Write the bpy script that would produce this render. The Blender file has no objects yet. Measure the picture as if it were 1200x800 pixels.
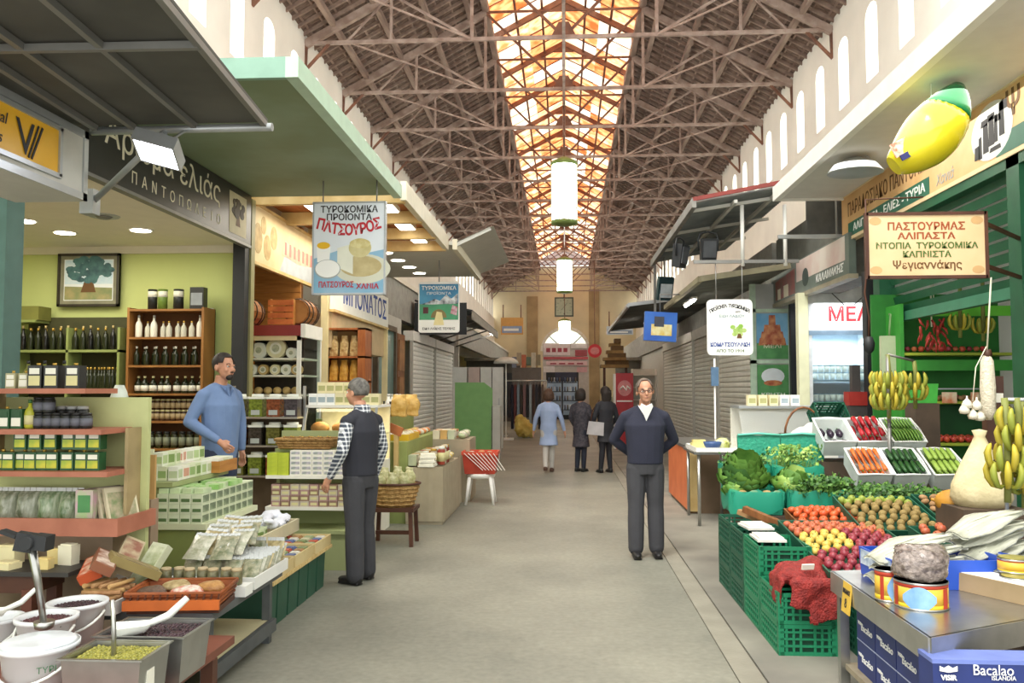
import bpy, bmesh, math, random
from mathutils import Vector, Matrix, noise
random.seed(7)
PI = math.pi
scene = bpy.context.scene
COL = scene.collection
# ------------------------------------------------------------------ camera
F = 1000.0                      # focal length in pixels of the 1200 x 800 frame
EYE = 1.65
PITCH = math.radians(3.205)
YAW = math.radians(3.543)
cd = bpy.data.cameras.new('camera')
cd.sensor_width = 36.0
cd.lens = 36.0 * F / 1200.0
cd.clip_start = 0.05
cd.clip_end = 300
cam = bpy.data.objects.new('camera', cd)
cam.location = (0, 0, EYE)
cam.rotation_euler = (PI / 2 + PITCH, 0, YAW)
COL.objects.link(cam)
scene.camera = cam
# ------------------------------------------------------------------ sky, light, exposure
world = bpy.data.worlds.new('World')
scene.world = world
world.use_nodes = True
wb = world.node_tree.nodes['Background']
wb.inputs[0].default_value = (0.985, 1.0, 0.965, 1)
wb.inputs[1].default_value = 2.3
sl = bpy.data.lights.new('sun', 'SUN')
sl.energy = 3.0
sl.angle = math.radians(25)
sl.color = (1.0, 0.96, 0.9)
so = bpy.data.objects.new('sun', sl)
so.rotation_euler = (math.radians(28), math.radians(-18), 0)
COL.objects.link(so)
vs = scene.view_settings
vs.view_transform = 'Standard'
vs.look = 'None'
vs.gamma = 1
vs.use_curve_mapping = False
vs.exposure = 0.0
scene.cycles.use_denoising = True
scene.cycles.max_bounces = 8
scene.cycles.diffuse_bounces = 5
scene.cycles.transparent_max_bounces = 12
scene.cycles.sample_clamp_indirect = 6
def area(name, loc, rot, sx, sy, power, color=(1, 1, 1)):
 l = bpy.data.lights.new(name, 'AREA')
 l.shape = 'RECTANGLE'
 l.size, l.size_y, l.energy, l.color = sx, sy, power, color
 o = bpy.data.objects.new(name, l)
 o.location = loc
 o.rotation_euler = rot
 COL.objects.link(o)
 return o
# ------------------------------------------------------------------ picture -> world (measuring aid)
_cy, _sy, _cp, _sp = math.cos(YAW), math.sin(YAW), math.cos(PITCH), math.sin(PITCH)
_r = Vector((_cy, _sy, 0))
_f = Vector((-_sy * _cp, _cy * _cp, _sp))
_u = Vector((_sy * _sp, -_cy * _sp, _cp))
def ray(px, py):
 return _f + _r * ((px - 600) / F) + _u * ((400 - py) / F)
def at(px, py, Y):
 d = ray(px, py); k = Y / d.y
 return Vector((d.x * k, Y, EYE + d.z * k))
def atX(px, py, X):
 d = ray(px, py); k = X / d.x
 return Vector((X, d.y * k, EYE + d.z * k))
def atZ(px, py, Z):
 d = ray(px, py); k = (Z - EYE) / d.z
 return Vector((d.x * k, d.y * k, Z))
# ------------------------------------------------------------------ materials
def srgb(c):
 if isinstance(c, str):
  c = c.lstrip('#')
  c = tuple(int(c[i:i + 2], 16) / 255 for i in (0, 2, 4))
 return tuple((x / 12.92 if x <= .04045 else ((x + .055) / 1.055) ** 2.4) for x in c[:3])
MATS = {}
def mat(name, col, rough=.6, metal=0, var=.12, scale=6, bump=0, bscale=40, col2=None, spec=.4, coat=0, stretch=None, emit=0, trans=0, alpha=1):
 """procedural material: base colour varied by noise, optional second colour and fine relief"""
 if name in MATS:
  return MATS[name]
 m = bpy.data.materials.new(name)
 m.use_nodes = True
 nt = m.node_tree
 p = nt.nodes['Principled BSDF']
 c = srgb(col)
 c2 = srgb(col2) if col2 else tuple(x * (1 - var * 2) for x in c)
 p.inputs['Roughness'].default_value = rough
 p.inputs['Metallic'].default_value = metal
 p.inputs['Specular IOR Level'].default_value = spec
 if coat:
  p.inputs['Coat Weight'].default_value = coat
 if trans:
  p.inputs['Transmission Weight'].default_value = trans
 if alpha < 1:
  p.inputs['Alpha'].default_value = alpha
 if emit:
  p.inputs['Emission Color'].default_value = (*c, 1)
  p.inputs['Emission Strength'].default_value = emit
 if var or col2 or bump:
  tc = nt.nodes.new('ShaderNodeTexCoord')
  src = tc.outputs['Object']
  if stretch:
   mp = nt.nodes.new('ShaderNodeMapping')
   mp.inputs['Scale'].default_value = stretch
   nt.links.new(src, mp.inputs[0]); src = mp.outputs[0]
 if var or col2:
  n = nt.nodes.new('ShaderNodeTexNoise')
  n.inputs['Scale'].default_value = scale
  n.inputs['Detail'].default_value = 4
  nt.links.new(src, n.inputs['Vector'])
  r = nt.nodes.new('ShaderNodeValToRGB')
  r.color_ramp.elements[0].position = .35
  r.color_ramp.elements[1].position = .65
  r.color_ramp.elements[0].color = (*c2, 1)
  r.color_ramp.elements[1].color = (*c, 1)
  nt.links.new(n.outputs['Fac'], r.inputs[0])
  nt.links.new(r.outputs[0], p.inputs['Base Color'])
 else:
  p.inputs['Base Color'].default_value = (*c, 1)
 if bump:
  n2 = nt.nodes.new('ShaderNodeTexNoise')
  n2.inputs['Scale'].default_value = bscale
  n2.inputs['Detail'].default_value = 3
  nt.links.new(src, n2.inputs['Vector'])
  b = nt.nodes.new('ShaderNodeBump')
  b.inputs['Strength'].default_value = bump
  b.inputs['Distance'].default_value = .02
  nt.links.new(n2.outputs['Fac'], b.inputs['Height'])
  nt.links.new(b.outputs[0], p.inputs['Normal'])
 m.diffuse_color = (*c, 1)
 MATS[name] = m
 return m
def emat(name, col, strength):
 if name in MATS:
  return MATS[name]
 m = bpy.data.materials.new(name)
 m.use_nodes = True
 nt = m.node_tree
 nt.nodes.remove(nt.nodes['Principled BSDF'])
 e = nt.nodes.new('ShaderNodeEmission')
 e.inputs[0].default_value = (*srgb(col), 1)
 e.inputs[1].default_value = strength
 nt.links.new(e.outputs[0], nt.nodes['Material Output'].inputs[0])
 MATS[name] = m
 return m
def thinglass(name, tint='ffffff', gloss=.08, rough=.03):
 """thin pane or film: mostly clear, some mirror sheen"""
 if name in MATS:
  return MATS[name]
 m = bpy.data.materials.new(name)
 m.use_nodes = True
 nt = m.node_tree
 nt.nodes.remove(nt.nodes['Principled BSDF'])
 t = nt.nodes.new('ShaderNodeBsdfTransparent')
 t.inputs[0].default_value = (*srgb(tint), 1)
 g = nt.nodes.new('ShaderNodeBsdfGlossy')
 g.inputs['Roughness'].default_value = rough
 mx = nt.nodes.new('ShaderNodeMixShader')
 mx.inputs[0].default_value = gloss
 nt.links.new(t.outputs[0], mx.inputs[1]); nt.links.new(g.outputs[0], mx.inputs[2])
 nt.links.new(mx.outputs[0], nt.nodes['Material Output'].inputs[0])
 MATS[name] = m
 return m
def film(name, tint, body=.35, rough=.25):
 """plastic film or netting: part clear, part milky, with sheen"""
 if name in MATS:
  return MATS[name]
 m = bpy.data.materials.new(name)
 m.use_nodes = True
 nt = m.node_tree
 p = nt.nodes['Principled BSDF']
 p.inputs['Base Color'].default_value = (*srgb(tint), 1)
 p.inputs['Roughness'].default_value = rough
 t = nt.nodes.new('ShaderNodeBsdfTransparent')
 mx = nt.nodes.new('ShaderNodeMixShader')
 mx.inputs[0].default_value = body
 nt.links.new(t.outputs[0], mx.inputs[1]); nt.links.new(p.outputs[0], mx.inputs[2])
 nt.links.new(mx.outputs[0], nt.nodes['Material Output'].inputs[0])
 MATS[name] = m
 return m
def pane_mat(name, c1, c2, scale=3.0):
 """old translucent roof glazing, stained by tile dust"""
 m = bpy.data.materials.new(name)
 m.use_nodes = True
 nt = m.node_tree
 nt.nodes.remove(nt.nodes['Principled BSDF'])
 tc = nt.nodes.new('ShaderNodeTexCoord')
 n = nt.nodes.new('ShaderNodeTexNoise'); n.inputs['Scale'].default_value = scale; n.inputs['Detail'].default_value = 6
 nt.links.new(tc.outputs['Object'], n.inputs['Vector'])
 r = nt.nodes.new('ShaderNodeValToRGB')
 r.color_ramp.elements[0].position = .38; r.color_ramp.elements[1].position = .6
 r.color_ramp.elements[0].color = (*srgb(c1), 1); r.color_ramp.elements[1].color = (*srgb(c2), 1)
 nt.links.new(n.outputs['Fac'], r.inputs[0])
 t = nt.nodes.new('ShaderNodeBsdfTranslucent')
 nt.links.new(r.outputs[0], t.inputs[0])
 nt.links.new(t.outputs[0], nt.nodes['Material Output'].inputs[0])
 MATS[name] = m
 return m
# ------------------------------------------------------------------ mesh builder
class M:
 def __init__(s):
  s.v = []; s.f = []; s.sm = []; s.mi = []; s.cur = 0; s.mats = []
 def use(s, m):
  if m not in s.mats:
   s.mats.append(m)
  s.cur = s.mats.index(m)
  return s
 def _add(s, vs_, fs_, smooth=False):
  o = len(s.v)
  s.v += [tuple(x) for x in vs_]
  for f in fs_:
   s.f.append(tuple(i + o for i in f)); s.sm.append(smooth); s.mi.append(s.cur)
  return s
 def box(s, c, d, rot=None, tap=1.0):
  x, y, z = d[0] / 2, d[1] / 2, d[2] / 2
  vs_ = [Vector(p) for p in ((-x * tap, -y * tap, -z), (x * tap, -y * tap, -z), (x * tap, y * tap, -z), (-x * tap, y * tap, -z), (-x, -y, z), (x, -y, z), (x, y, z), (-x, y, z))]
  if rot:
   R = Matrix.Rotation(rot[2], 3, 'Z') @ Matrix.Rotation(rot[1], 3, 'Y') @ Matrix.Rotation(rot[0], 3, 'X')
   vs_ = [R @ p for p in vs_]
  c = Vector(c)
  return s._add([p + c for p in vs_], [(3, 2, 1, 0), (4, 5, 6, 7), (0, 1, 5, 4), (1, 2, 6, 5), (2, 3, 7, 6), (3, 0, 4, 7)])
 def bb(s, a, b):
  return s.box([(a[i] + b[i]) / 2 for i in range(3)], [abs(b[i] - a[i]) for i in range(3)])
 def bar(s, a, b, w, h=None):
  a, b = Vector(a), Vector(b)
  h = h or w
  d = (b - a)
  L = d.length
  if L < 1e-6:
   return s
  d /= L
  up = Vector((0, 0, 1)) if abs(d.z) < .9 else Vector((0, 1, 0))
  sx = d.cross(up).normalized(); uz = sx.cross(d)
  vs_ = []
  for p in (a, b):
   for i, j in ((-1, -1), (1, -1), (1, 1), (-1, 1)):
    vs_.append(p + sx * (i * w / 2) + uz * (j * h / 2))
  return s._add(vs_, [(0, 1, 2, 3), (7, 6, 5, 4), (1, 0, 4, 5), (2, 1, 5, 6), (3, 2, 6, 7), (0, 3, 7, 4)])
 def tube(s, pts, r, n=8, cap=True):
  pts = [Vector(p) for p in pts]
  rr = r if isinstance(r, (list, tuple)) else [r] * len(pts)
  o = len(s.v)
  prev = None
  for i, p in enumerate(pts):
   d = (pts[min(i + 1, len(pts) - 1)] - pts[max(i - 1, 0)])
   d = d.normalized() if d.length > 1e-9 else Vector((0, 0, 1))
   if prev is None:
    a = d.orthogonal().normalized()
   else:
    a = (prev - d * prev.dot(d))
    a = a.normalized() if a.length > 1e-6 else d.orthogonal().normalized()
   prev = a
   b = d.cross(a)
   for k in range(n):
    t = 2 * PI * k / n
    s.v.append(tuple(p + (a * math.cos(t) + b * math.sin(t)) * rr[i]))
  for i in range(len(pts) - 1):
   for k in range(n):
    k2 = (k + 1) % n
    s.f.append((o + i * n + k, o + i * n + k2, o + (i + 1) * n + k2, o + (i + 1) * n + k)); s.sm.append(True); s.mi.append(s.cur)
  if cap:
   e = o + (len(pts) - 1) * n
   s.f.append(tuple(o + k for k in reversed(range(n)))); s.sm.append(False); s.mi.append(s.cur)
   s.f.append(tuple(e + k for k in range(n))); s.sm.append(False); s.mi.append(s.cur)
  return s
 def cyl(s, a, b, r0, r1=None, n=14):
  return s.tube([a, b], [r0, r0 if r1 is None else r1], n)
 def lathe(s, prof, c=(0, 0, 0), n=18, sx=1, sy=1, smooth=True):
  """profile of (radius, height) pairs turned about the upright axis"""
  o = len(s.v)
  for r, z in prof:
   for k in range(n):
    t = 2 * PI * k / n
    s.v.append((c[0] + r * math.cos(t) * sx, c[1] + r * math.sin(t) * sy, c[2] + z))
  for i in range(len(prof) - 1):
   for k in range(n):
    k2 = (k + 1) % n
    s.f.append((o + i * n + k, o + i * n + k2, o + (i + 1) * n + k2, o + (i + 1) * n + k)); s.sm.append(smooth); s.mi.append(s.cur)
  for i, fl in ((0, True), (len(prof) - 1, False)):
   if prof[i][0] > 1e-5:
    r_ = range(n)
    s.f.append(tuple(o + i * n + k for k in (reversed(r_) if fl else r_))); s.sm.append(False); s.mi.append(s.cur)
  return s
 def ell(s, c, r, n=12, m=8, rot=None):
  if not isinstance(r, (list, tuple)):
   r = (r, r, r)
  R = Matrix.Identity(3)
  if rot:
   R = Matrix.Rotation(rot[2], 3, 'Z') @ Matrix.Rotation(rot[1], 3, 'Y') @ Matrix.Rotation(rot[0], 3, 'X')
  vs_ = [R @ Vector((0, 0, -r[2]))]
  for i in range(1, m):
   a = -PI / 2 + PI * i / m
   for k in range(n):
    t = 2 * PI * k / n
    vs_.append(R @ Vector((r[0] * math.cos(a) * math.cos(t), r[1] * math.cos(a) * math.sin(t), r[2] * math.sin(a))))
  vs_.append(R @ Vector((0, 0, r[2])))
  fs_ = []
  L = len(vs_) - 1
  for k in range(n):
   k2 = (k + 1) % n
   fs_.append((0, 1 + k2, 1 + k))
   fs_.append((L, L - n + k, L - n + k2))
   for i in range(m - 2):
    a = 1 + i * n
    fs_.append((a + k, a + k2, a + n + k2, a + n + k))
  c = Vector(c)
  return s._add([p + c for p in vs_], fs_, True)
 def prism(s, poly, z0, z1):
  """outline in x, y raised from z0 to z1 (any simple polygon, counter-clockwise)"""
  n = len(poly)
  vs_ = [(p[0], p[1], z0) for p in poly] + [(p[0], p[1], z1) for p in poly]
  fs_ = [tuple(reversed(range(n))), tuple(range(n, 2 * n))] + [(i, (i + 1) % n, n + (i + 1) % n, n + i) for i in range(n)]
  return s._add(vs_, fs_)
 def face(s, poly, y0, y1):
  """outline in x, z (seen from the front, -y) with its front at y0 and back at y1"""
  n = len(poly)
  vs_ = [(p[0], y0, p[1]) for p in poly] + [(p[0], y1, p[1]) for p in poly]
  fs_ = [tuple(range(n)), tuple(reversed(range(n, 2 * n)))] + [(n + i, n + (i + 1) % n, (i + 1) % n, i) for i in range(n)]
  return s._add(vs_, fs_)
 def quad(s, a, b, c, d):
  return s._add([a, b, c, d], [(0, 1, 2, 3)])
 def open_box(s, c, d, t=.01, tap=1.0):
  """tray without a lid: floor and four sides; c = centre of the underside"""
  x, y, h = d[0] / 2, d[1] / 2, d[2]
  k = tap
  cx, cy, cz = c
  o_b = [(-x * k, -y * k), (x * k, -y * k), (x * k, y * k), (-x * k, y * k)]
  o_t = [(-x, -y), (x, -y), (x, y), (-x, y)]
  i_t = [(-x + t, -y + t), (x - t, -y + t), (x - t, y - t), (-x + t, y - t)]
  i_b = [(-x * k + t, -y * k + t), (x * k - t, -y * k + t), (x * k - t, y * k - t), (-x * k + t, y * k - t)]
  vs_ = [(cx + p[0], cy + p[1], cz) for p in o_b] + [(cx + p[0], cy + p[1], cz + h) for p in o_t] + [(cx + p[0], cy + p[1], cz + h) for p in i_t] + [(cx + p[0], cy + p[1], cz + t) for p in i_b]
  fs_ = [(3, 2, 1, 0), (12, 13, 14, 15)]
  for i in range(4):
   j = (i + 1) % 4
   fs_ += [(i, j, 4 + j, 4 + i), (4 + i, 4 + j, 8 + j, 8 + i), (8 + i, 8 + j, 12 + j, 12 + i)]
  return s._add(vs_, fs_)
 def mesh(s, name, m=None):
  me = bpy.data.meshes.new(name)
  me.from_pydata(s.v, [], s.f)
  for q in (s.mats or [m]):
   me.materials.append(q)
  me.polygons.foreach_set('use_smooth', s.sm)
  if len(s.mats) > 1:
   me.polygons.foreach_set('material_index', s.mi)
  me.update()
  return me
 def build(s, name, m=None, parent=None, loc=None, rot=None):
  return link(name, s.mesh(name, m), parent, loc, rot)
def link(name, me, parent=None, loc=None, rot=None):
 o = bpy.data.objects.new(name, me)
 COL.objects.link(o)
 if parent:
  o.parent = parent
 if loc is not None:
  o.location = loc
 if rot is not None:
  o.rotation_euler = rot
 return o
def tag(o, label, cat, group=None):
 o['label'] = label; o['category'] = cat
 if group:
  o['group'] = group
 return o
def thing(name, label, cat, loc=(0, 0, 0), rz=0, group=None):
 o = bpy.data.objects.new(name, None)
 o.empty_display_size = .1
 COL.objects.link(o)
 o.location = loc
 o.rotation_euler = (0, 0, rz)
 return tag(o, label, cat, group)
def struct(o):
 o['kind'] = 'structure'
 return o
KIDS = {}
def copy_tree(o, loc=None, rz=None, label=None, parent=None):
 c = o.copy()
 COL.objects.link(c)
 if parent:
  c.parent = parent
 for ch in KIDS.get(o.name) or list(o.children):
  copy_tree(ch, parent=c)
 if loc is not None:
  c.location = loc
 if rz is not None:
  c.rotation_euler = (0, 0, rz) if not isinstance(rz, (tuple, list)) else rz
 if label:
  c['label'] = label
 return c
def strip(o, label, cat, loc, rot, group):
 c = o.copy(); COL.objects.link(c)
 c.location = loc; c.rotation_euler = rot
 return tag(c, label, cat, group)
def text(s, size, m, parent, loc, align='CENTER', thick=.002, sx=1.0, rot=0, name='lettering', width=None, shear=0, bold=0, res=3):
 """raised or printed lettering standing upright, read from -y"""
 cu = bpy.data.curves.new('t', 'FONT')
 cu.body = s
 cu.size = size
 cu.align_x = align
 cu.align_y = 'CENTER'
 cu.resolution_u = res
 cu.shear = shear
 cu.offset = bold
 cu.extrude = thick / 2
 o = bpy.data.objects.new('t', cu)
 me = bpy.data.meshes.new_from_object(o)
 bpy.data.objects.remove(o); bpy.data.curves.remove(cu)
 if width and len(me.vertices):
  xs = [v.co.x for v in me.vertices]
  sx = width / (max(xs) - min(xs))
 ca, sa = math.cos(rot), math.sin(rot)
 for v in me.vertices:
  x, y, z = v.co.x * sx, v.co.y, v.co.z
  v.co = (x * ca - y * sa, -z, x * sa + y * ca)
 me.name = name
 me.materials.clear()
 me.materials.append(m)
 return link(name, me, parent, loc)
def remesh(mb, name, m, voxel=.008, smooth=4, parent=None, loc=None, disp=0):
 """fuse overlapping shapes of one body into a single continuous skin"""
 me = mb.mesh('raw', m)
 o = bpy.data.objects.new('raw', me)
 COL.objects.link(o)
 r = o.modifiers.new('r', 'REMESH'); r.mode = 'VOXEL'; r.voxel_size = voxel; r.use_smooth_shade = True
 if smooth:
  s_ = o.modifiers.new('s', 'SMOOTH'); s_.iterations = smooth; s_.factor = .5
 dg = bpy.context.evaluated_depsgraph_get()
 me2 = bpy.data.meshes.new_from_object(o.evaluated_get(dg))
 bpy.data.objects.remove(o); bpy.data.meshes.remove(me)
 me2.name = name
 me2.materials.clear(); me2.materials.append(m)
 if disp:
  for v in me2.vertices:
   k = noise.noise(v.co * 9) * disp
   v.co += v.normal * k
 return link(name, me2, parent, loc)
rnd = random.uniform
# ================================================================== setting
HW, EAVE = 5.12, 8.5            # half width of the hall, height of the eaves
LX, LZ = 1.8, 10.33             # edge of the roof lantern
RIDGE = 12.0
Y0, Y1 = 10.6, 62.0
plaster = mat('plaster_white', 'f4f0e6', .85, var=.04, scale=1.2, bump=.15, bscale=9)
cream = mat('plaster_cream', 'e9dcb8', .85, var=.08, scale=.6)
stone = mat('pilaster_stone', 'b79f78', .8, var=.12, scale=1.5)
tile_under = mat('tile_underside', '806b60', .9, col2='54443d', scale=7, bump=.5, bscale=14, stretch=(1, 3, 1))
timber = mat('roof_timber', 'a18c80', .8, col2='7c685f', scale=5, stretch=(1, .2, 1))
iron = mat('truss_iron', 'b3a096', .55, col2='8d776d', scale=4)
rust = mat('truss_rust', '8a5f4b', .7, col2='69493d', scale=4)
# floor: poured concrete with a dusty warm run along the middle
fm = bpy.data.materials.new('concrete_floor'); fm.use_nodes = True
nt = fm.node_tree; p = nt.nodes['Principled BSDF']
tc = nt.nodes.new('ShaderNodeTexCoord')
n1 = nt.nodes.new('ShaderNodeTexNoise'); n1.inputs['Scale'].default_value = .55; n1.inputs['Detail'].default_value = 8; n1.inputs['Roughness'].default_value = .65
n2 = nt.nodes.new('ShaderNodeTexNoise'); n2.inputs['Scale'].default_value = 22; n2.inputs['Detail'].default_value = 6
r1 = nt.nodes.new('ShaderNodeValToRGB')
r1.color_ramp.elements[0].position = .3; r1.color_ramp.elements[1].position = .72
r1.color_ramp.elements[0].color = (*srgb('6b6b62'), 1); r1.color_ramp.elements[1].color = (*srgb('8f8d7f'), 1)
mx = nt.nodes.new('ShaderNodeMixRGB'); mx.blend_type = 'OVERLAY'; mx.inputs[0].default_value = .28
nt.links.new(tc.outputs['Object'], n1.inputs['Vector']); nt.links.new(tc.outputs['Object'], n2.inputs['Vector'])
nt.links.new(n1.outputs['Fac'], r1.inputs[0]); nt.links.new(r1.outputs[0], mx.inputs[1]); nt.links.new(n2.outputs['Fac'], mx.inputs[2])
nt.links.new(mx.outputs[0], p.inputs['Base Color'])
p.inputs['Roughness'].default_value = .55
p.inputs['Specular IOR Level'].default_value = .35
bm_ = nt.nodes.new('ShaderNodeBump'); bm_.inputs['Strength'].default_value = .15; bm_.inputs['Distance'].default_value = .01
nt.links.new(n2.outputs['Fac'], bm_.inputs['Height']); nt.links.new(bm_.outputs[0], p.inputs['Normal'])
MATS['concrete_floor'] = fm
floor = struct(M().bb((-9, -1, -.3), (.975, 70, 0)).build('floor', fm))
M().bb((.985, -1, -.3), (1.135, 70, -.004)).build('kerb_strip', mat('kerb_strip', '8f8b7d', .7, var=.1, scale=3, bump=.2), floor)
M().bb((1.145, -1, -.3), (9, 70, 0)).build('floor_slab', mat('stall_floor', '8b887c', .7, col2='737068', scale=1.5), floor)
M().bb((.97, -1, -.3), (1.15, 70, -.012)).build('joint', mat('floor_joint', '5d564c', .9), floor)
# upper side walls: one arched window in each half bay
WIN = 1.435
wy = [15.7 + WIN * k for k in range(-3, 32)]
def side_wall(name, sgn):
 w = M()
 x0, x1 = sorted((sgn * HW, sgn * (HW + .4)))
 w.bb((x0, 10.6, 3.4), (x1, Y1, 6.82))
 wins = []
 for y in wy:
  a, b, c = y - WIN / 2, y + WIN / 2, .27
  out = [(a, 6.82), (y - c, 6.82), (y - c, 7.9)]
  out += [(y - c * math.cos(t), 7.9 + .2 * math.sin(t)) for t in (PI / 6, PI / 3, PI / 2, 2 * PI / 3, 5 * PI / 6)]
  out += [(y + c, 7.9), (y + c, 6.82), (b, 6.82), (b, 8.75), (a, 8.75)]
  n = len(out)
  vs_ = [(x0, q[0], q[1]) for q in out] + [(x1, q[0], q[1]) for q in out]
  w._add(vs_, [tuple(range(n)), tuple(reversed(range(n, 2 * n)))] + [(n + i, n + (i + 1) % n, (i + 1) % n, i) for i in range(n)])
 o = struct(w.build(name, plaster))
 return o
wall_left = side_wall('wall_left', -1)
wall_right = side_wall('wall_right', 1)
wg = thinglass('window_glass', 'f4f8f8', .05)
wf = mat('window_frame', 'd9d6cc', .5)
k = 0
fr = M()
c = .27
for z in (6.82, 7.3, 7.78):
 fr.bb((-.02, -c, z), (.02, c, z + .03))
for y in (-c, -.012, c - .03):
 fr.bb((-.02, y, 6.82), (.02, y + .03, 7.88))
frm = fr.mesh('window_frame', wf)
gm = M().bb((-.004, -c + .01, 6.84), (.004, c - .01, 8.08)).mesh('glass', wg)
for sgn in (-1, 1):
 for y in wy[:26]:
  k += 1
  wo = struct(link('window_%d' % k, frm, None, (sgn * (HW + .3), y, 0)))
  link('glass', gm, wo)
  area('daylight', (sgn * (HW + .5), y, 7.45), (0, sgn * PI / 2, 0), 1.25, .52, 46, (.98, 1, .95))
# ceiling: tiled roof slopes with a glazed lantern along the ridge
sl_ = (LZ - EAVE) / (HW - LX)
roof = struct(bpy.data.objects.new('ceiling', None)); COL.objects.link(roof)
for sgn in (-1, 1):
 m_ = M()
 e = (sgn * (HW + .5), EAVE - .5 * sl_ + .22); t = (sgn * LX, LZ + .22)
 m_.bar((e[0], (Y0 + Y1) / 2, e[1]), (t[0], (Y0 + Y1) / 2, t[1]), Y1 - Y0, .06)
 m_.build('tile_deck', tile_under, roof)
 # common rafters
 rm = M().bar((sgn * (HW + .05), 0, EAVE + .13), (sgn * LX, 0, LZ + .15), .05, .08).mesh('common_rafter', timber)
 y = Y0 + .2
 while y < Y1 and y < Y0 + .2 + .36 * 140:
  link('common_rafter', rm, roof, (0, y, 0)); y += .36
 # tile battens seen between the rafters, near half of the roof
 bt = M()
 q = HW - .1
 while q > LX + .1:
  zz = EAVE + (HW - q) * sl_ + .185
  bt.bb((sgn * q - .02, Y0, zz - .012), (sgn * q + .02, Y1, zz + .012)); q -= .28
 bo = bt.build('tile_batten', timber, roof); bo['kind'] = 'stuff'
 for q in (4.55, 3.75, 2.95, 2.15):
  zz = EAVE + (HW - q) * sl_ + .06
  M().bb((sgn * q - .05, Y0, zz - .07), (sgn * q + .05, Y1, zz + .05)).build('purlin', timber, roof)
 M().bb((sgn * LX - .07, Y0, LZ), (sgn * LX + .07, Y1, LZ + .2)).build('lantern_beam', timber, roof)
 # lantern side: louvre slats
 for z in (.26, .38, .5):
  M().bb((sgn * (LX + .02) - .02, Y0, LZ + z - .03), (sgn * (LX + .02) + .02, Y1, LZ + z + .03)).build('louvre_slat', timber, roof)
M().bb((-.05, Y0, RIDGE - .16), (.05, Y1, RIDGE - .02)).build('ridge_beam', rust, roof)
M().bb((-.03, Y0, EAVE - .03), (.03, Y1, EAVE + .03)).build('ridge_tie', iron, roof)
# one truss as a pattern, then copies along the hall
BAY = 2.87
ty = [13.43 + BAY * k for k in range(17)]
def truss_parts():
 P = []
 P.append(('tie_beam', M().bb((-HW, -.03, EAVE - .035), (HW, .03, EAVE + .035)).mesh('tie_beam', iron)))
 for s_ in (-1, 1):
  P.append(('principal_rafter', M().bar((s_ * HW, 0, EAVE - .02), (s_ * LX, 0, LZ - .02), .11, .15).mesh('principal_rafter', iron)))
  zm = EAVE + (HW - 3.4) * sl_
  P.append(('post', M().bar((s_ * 3.4, 0, EAVE), (s_ * 3.4, 0, zm), .05).mesh('post', iron)))
  P.append(('post', M().bar((s_ * LX, 0, EAVE), (s_ * LX, 0, LZ + .7), .06).mesh('post', iron)))
  P.append(('brace', M().bar((s_ * 3.4, 0, zm), (s_ * LX, 0, EAVE), .045).mesh('brace', iron)))
  P.append(('brace', M().bar((s_ * 4.3, 0, EAVE), (s_ * 3.4, 0, zm), .035).mesh('brace', iron)))
  P.append(('brace', M().bar((0, 0, EAVE), (s_ * LX, 0, LZ), .05).mesh('brace', rust)))
  P.append(('lantern_rafter', M().bar((s_ * (LX + .05), 0, LZ + .62), (0, 0, RIDGE - .08), .1, .14).mesh('lantern_rafter', rust)))
  P.append(('bracket', M().bar((s_ * HW, 0, EAVE - .55), (s_ * (HW - .02), 0, EAVE), .06).bar((s_ * HW, 0, EAVE - .55), (s_ * (HW - .5), 0, EAVE), .05).mesh('bracket', rust)))
 P.append(('king_post', M().bar((0, 0, EAVE), (0, 0, RIDGE - .1), .06).mesh('king_post', rust)))
 P.append(('gusset', M().face([(-.26, EAVE - .02), (.26, EAVE - .02), (.1, EAVE + .3), (-.1, EAVE + .3)], -.02, .02).mesh('gusset', rust)))
 P.append(('gusset', M().face([(-.3, RIDGE - .34), (.3, RIDGE - .34), (.06, RIDGE - .02), (-.06, RIDGE - .02)], -.02, .02).mesh('gusset', rust)))
 P.append(('collar_tie', M().bb((-LX, -.02, LZ - .02), (LX, .02, LZ + .03)).mesh('collar_tie', rust)))
 return P
tp = truss_parts()
for y in ty:
 t_ = bpy.data.objects.new('roof_truss', None); COL.objects.link(t_); t_.parent = roof; t_.location = (0, y, 0)
 for nm, me in tp:
  link(nm, me, t_)
# flat cross bracing between neighbouring trusses, both slopes
brm = {}
for s_ in (-1, 1):
 brm[s_] = M().bar((s_ * 4.3, 0, EAVE + .02), (s_ * LX, BAY, EAVE), .03).mesh('wind_brace', iron)
for i, y in enumerate(ty[:-1]):
 for s_ in (-1, 1):
  link('wind_brace', brm[s_], roof, (0, y, 0))
# lantern glazing: panes between glazing bars
gp = [pane_mat('lantern_pane_amber', 'efb48a', 'fbe2cb'), pane_mat('lantern_pane_clear', 'fffaf2', 'fadfc6', 1.6), pane_mat('lantern_pane_rust', 'dd9a70', 'f5cda8')]
PW = BAY / 3
gl = math.hypot(LX + .1, RIDGE - LZ - .7)
pm = {}
for s_ in (-1, 1):
 for i, g_ in enumerate(gp):
  for part in (0, 1):
   a = Vector((s_ * (LX + .1), PW / 2, LZ + .7)); b = Vector((0, PW / 2, RIDGE))
   p0 = a.lerp(b, .5 * part); p1 = a.lerp(b, .5 + .5 * part)
   pm[s_, i, part] = M().bar(p0 + Vector((0, 0, .02 * part)), p1 + Vector((0, 0, .02 * part)), PW - .03, .012).mesh('glass_pane', g_)
barm = {s_: M().bar((s_ * (LX + .1), 0, LZ + .72), (0, 0, RIDGE + .02), .045, .05).mesh('glazing_bar', rust) for s_ in (-1, 1)}
y = Y0 + .3
i = 0
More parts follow.
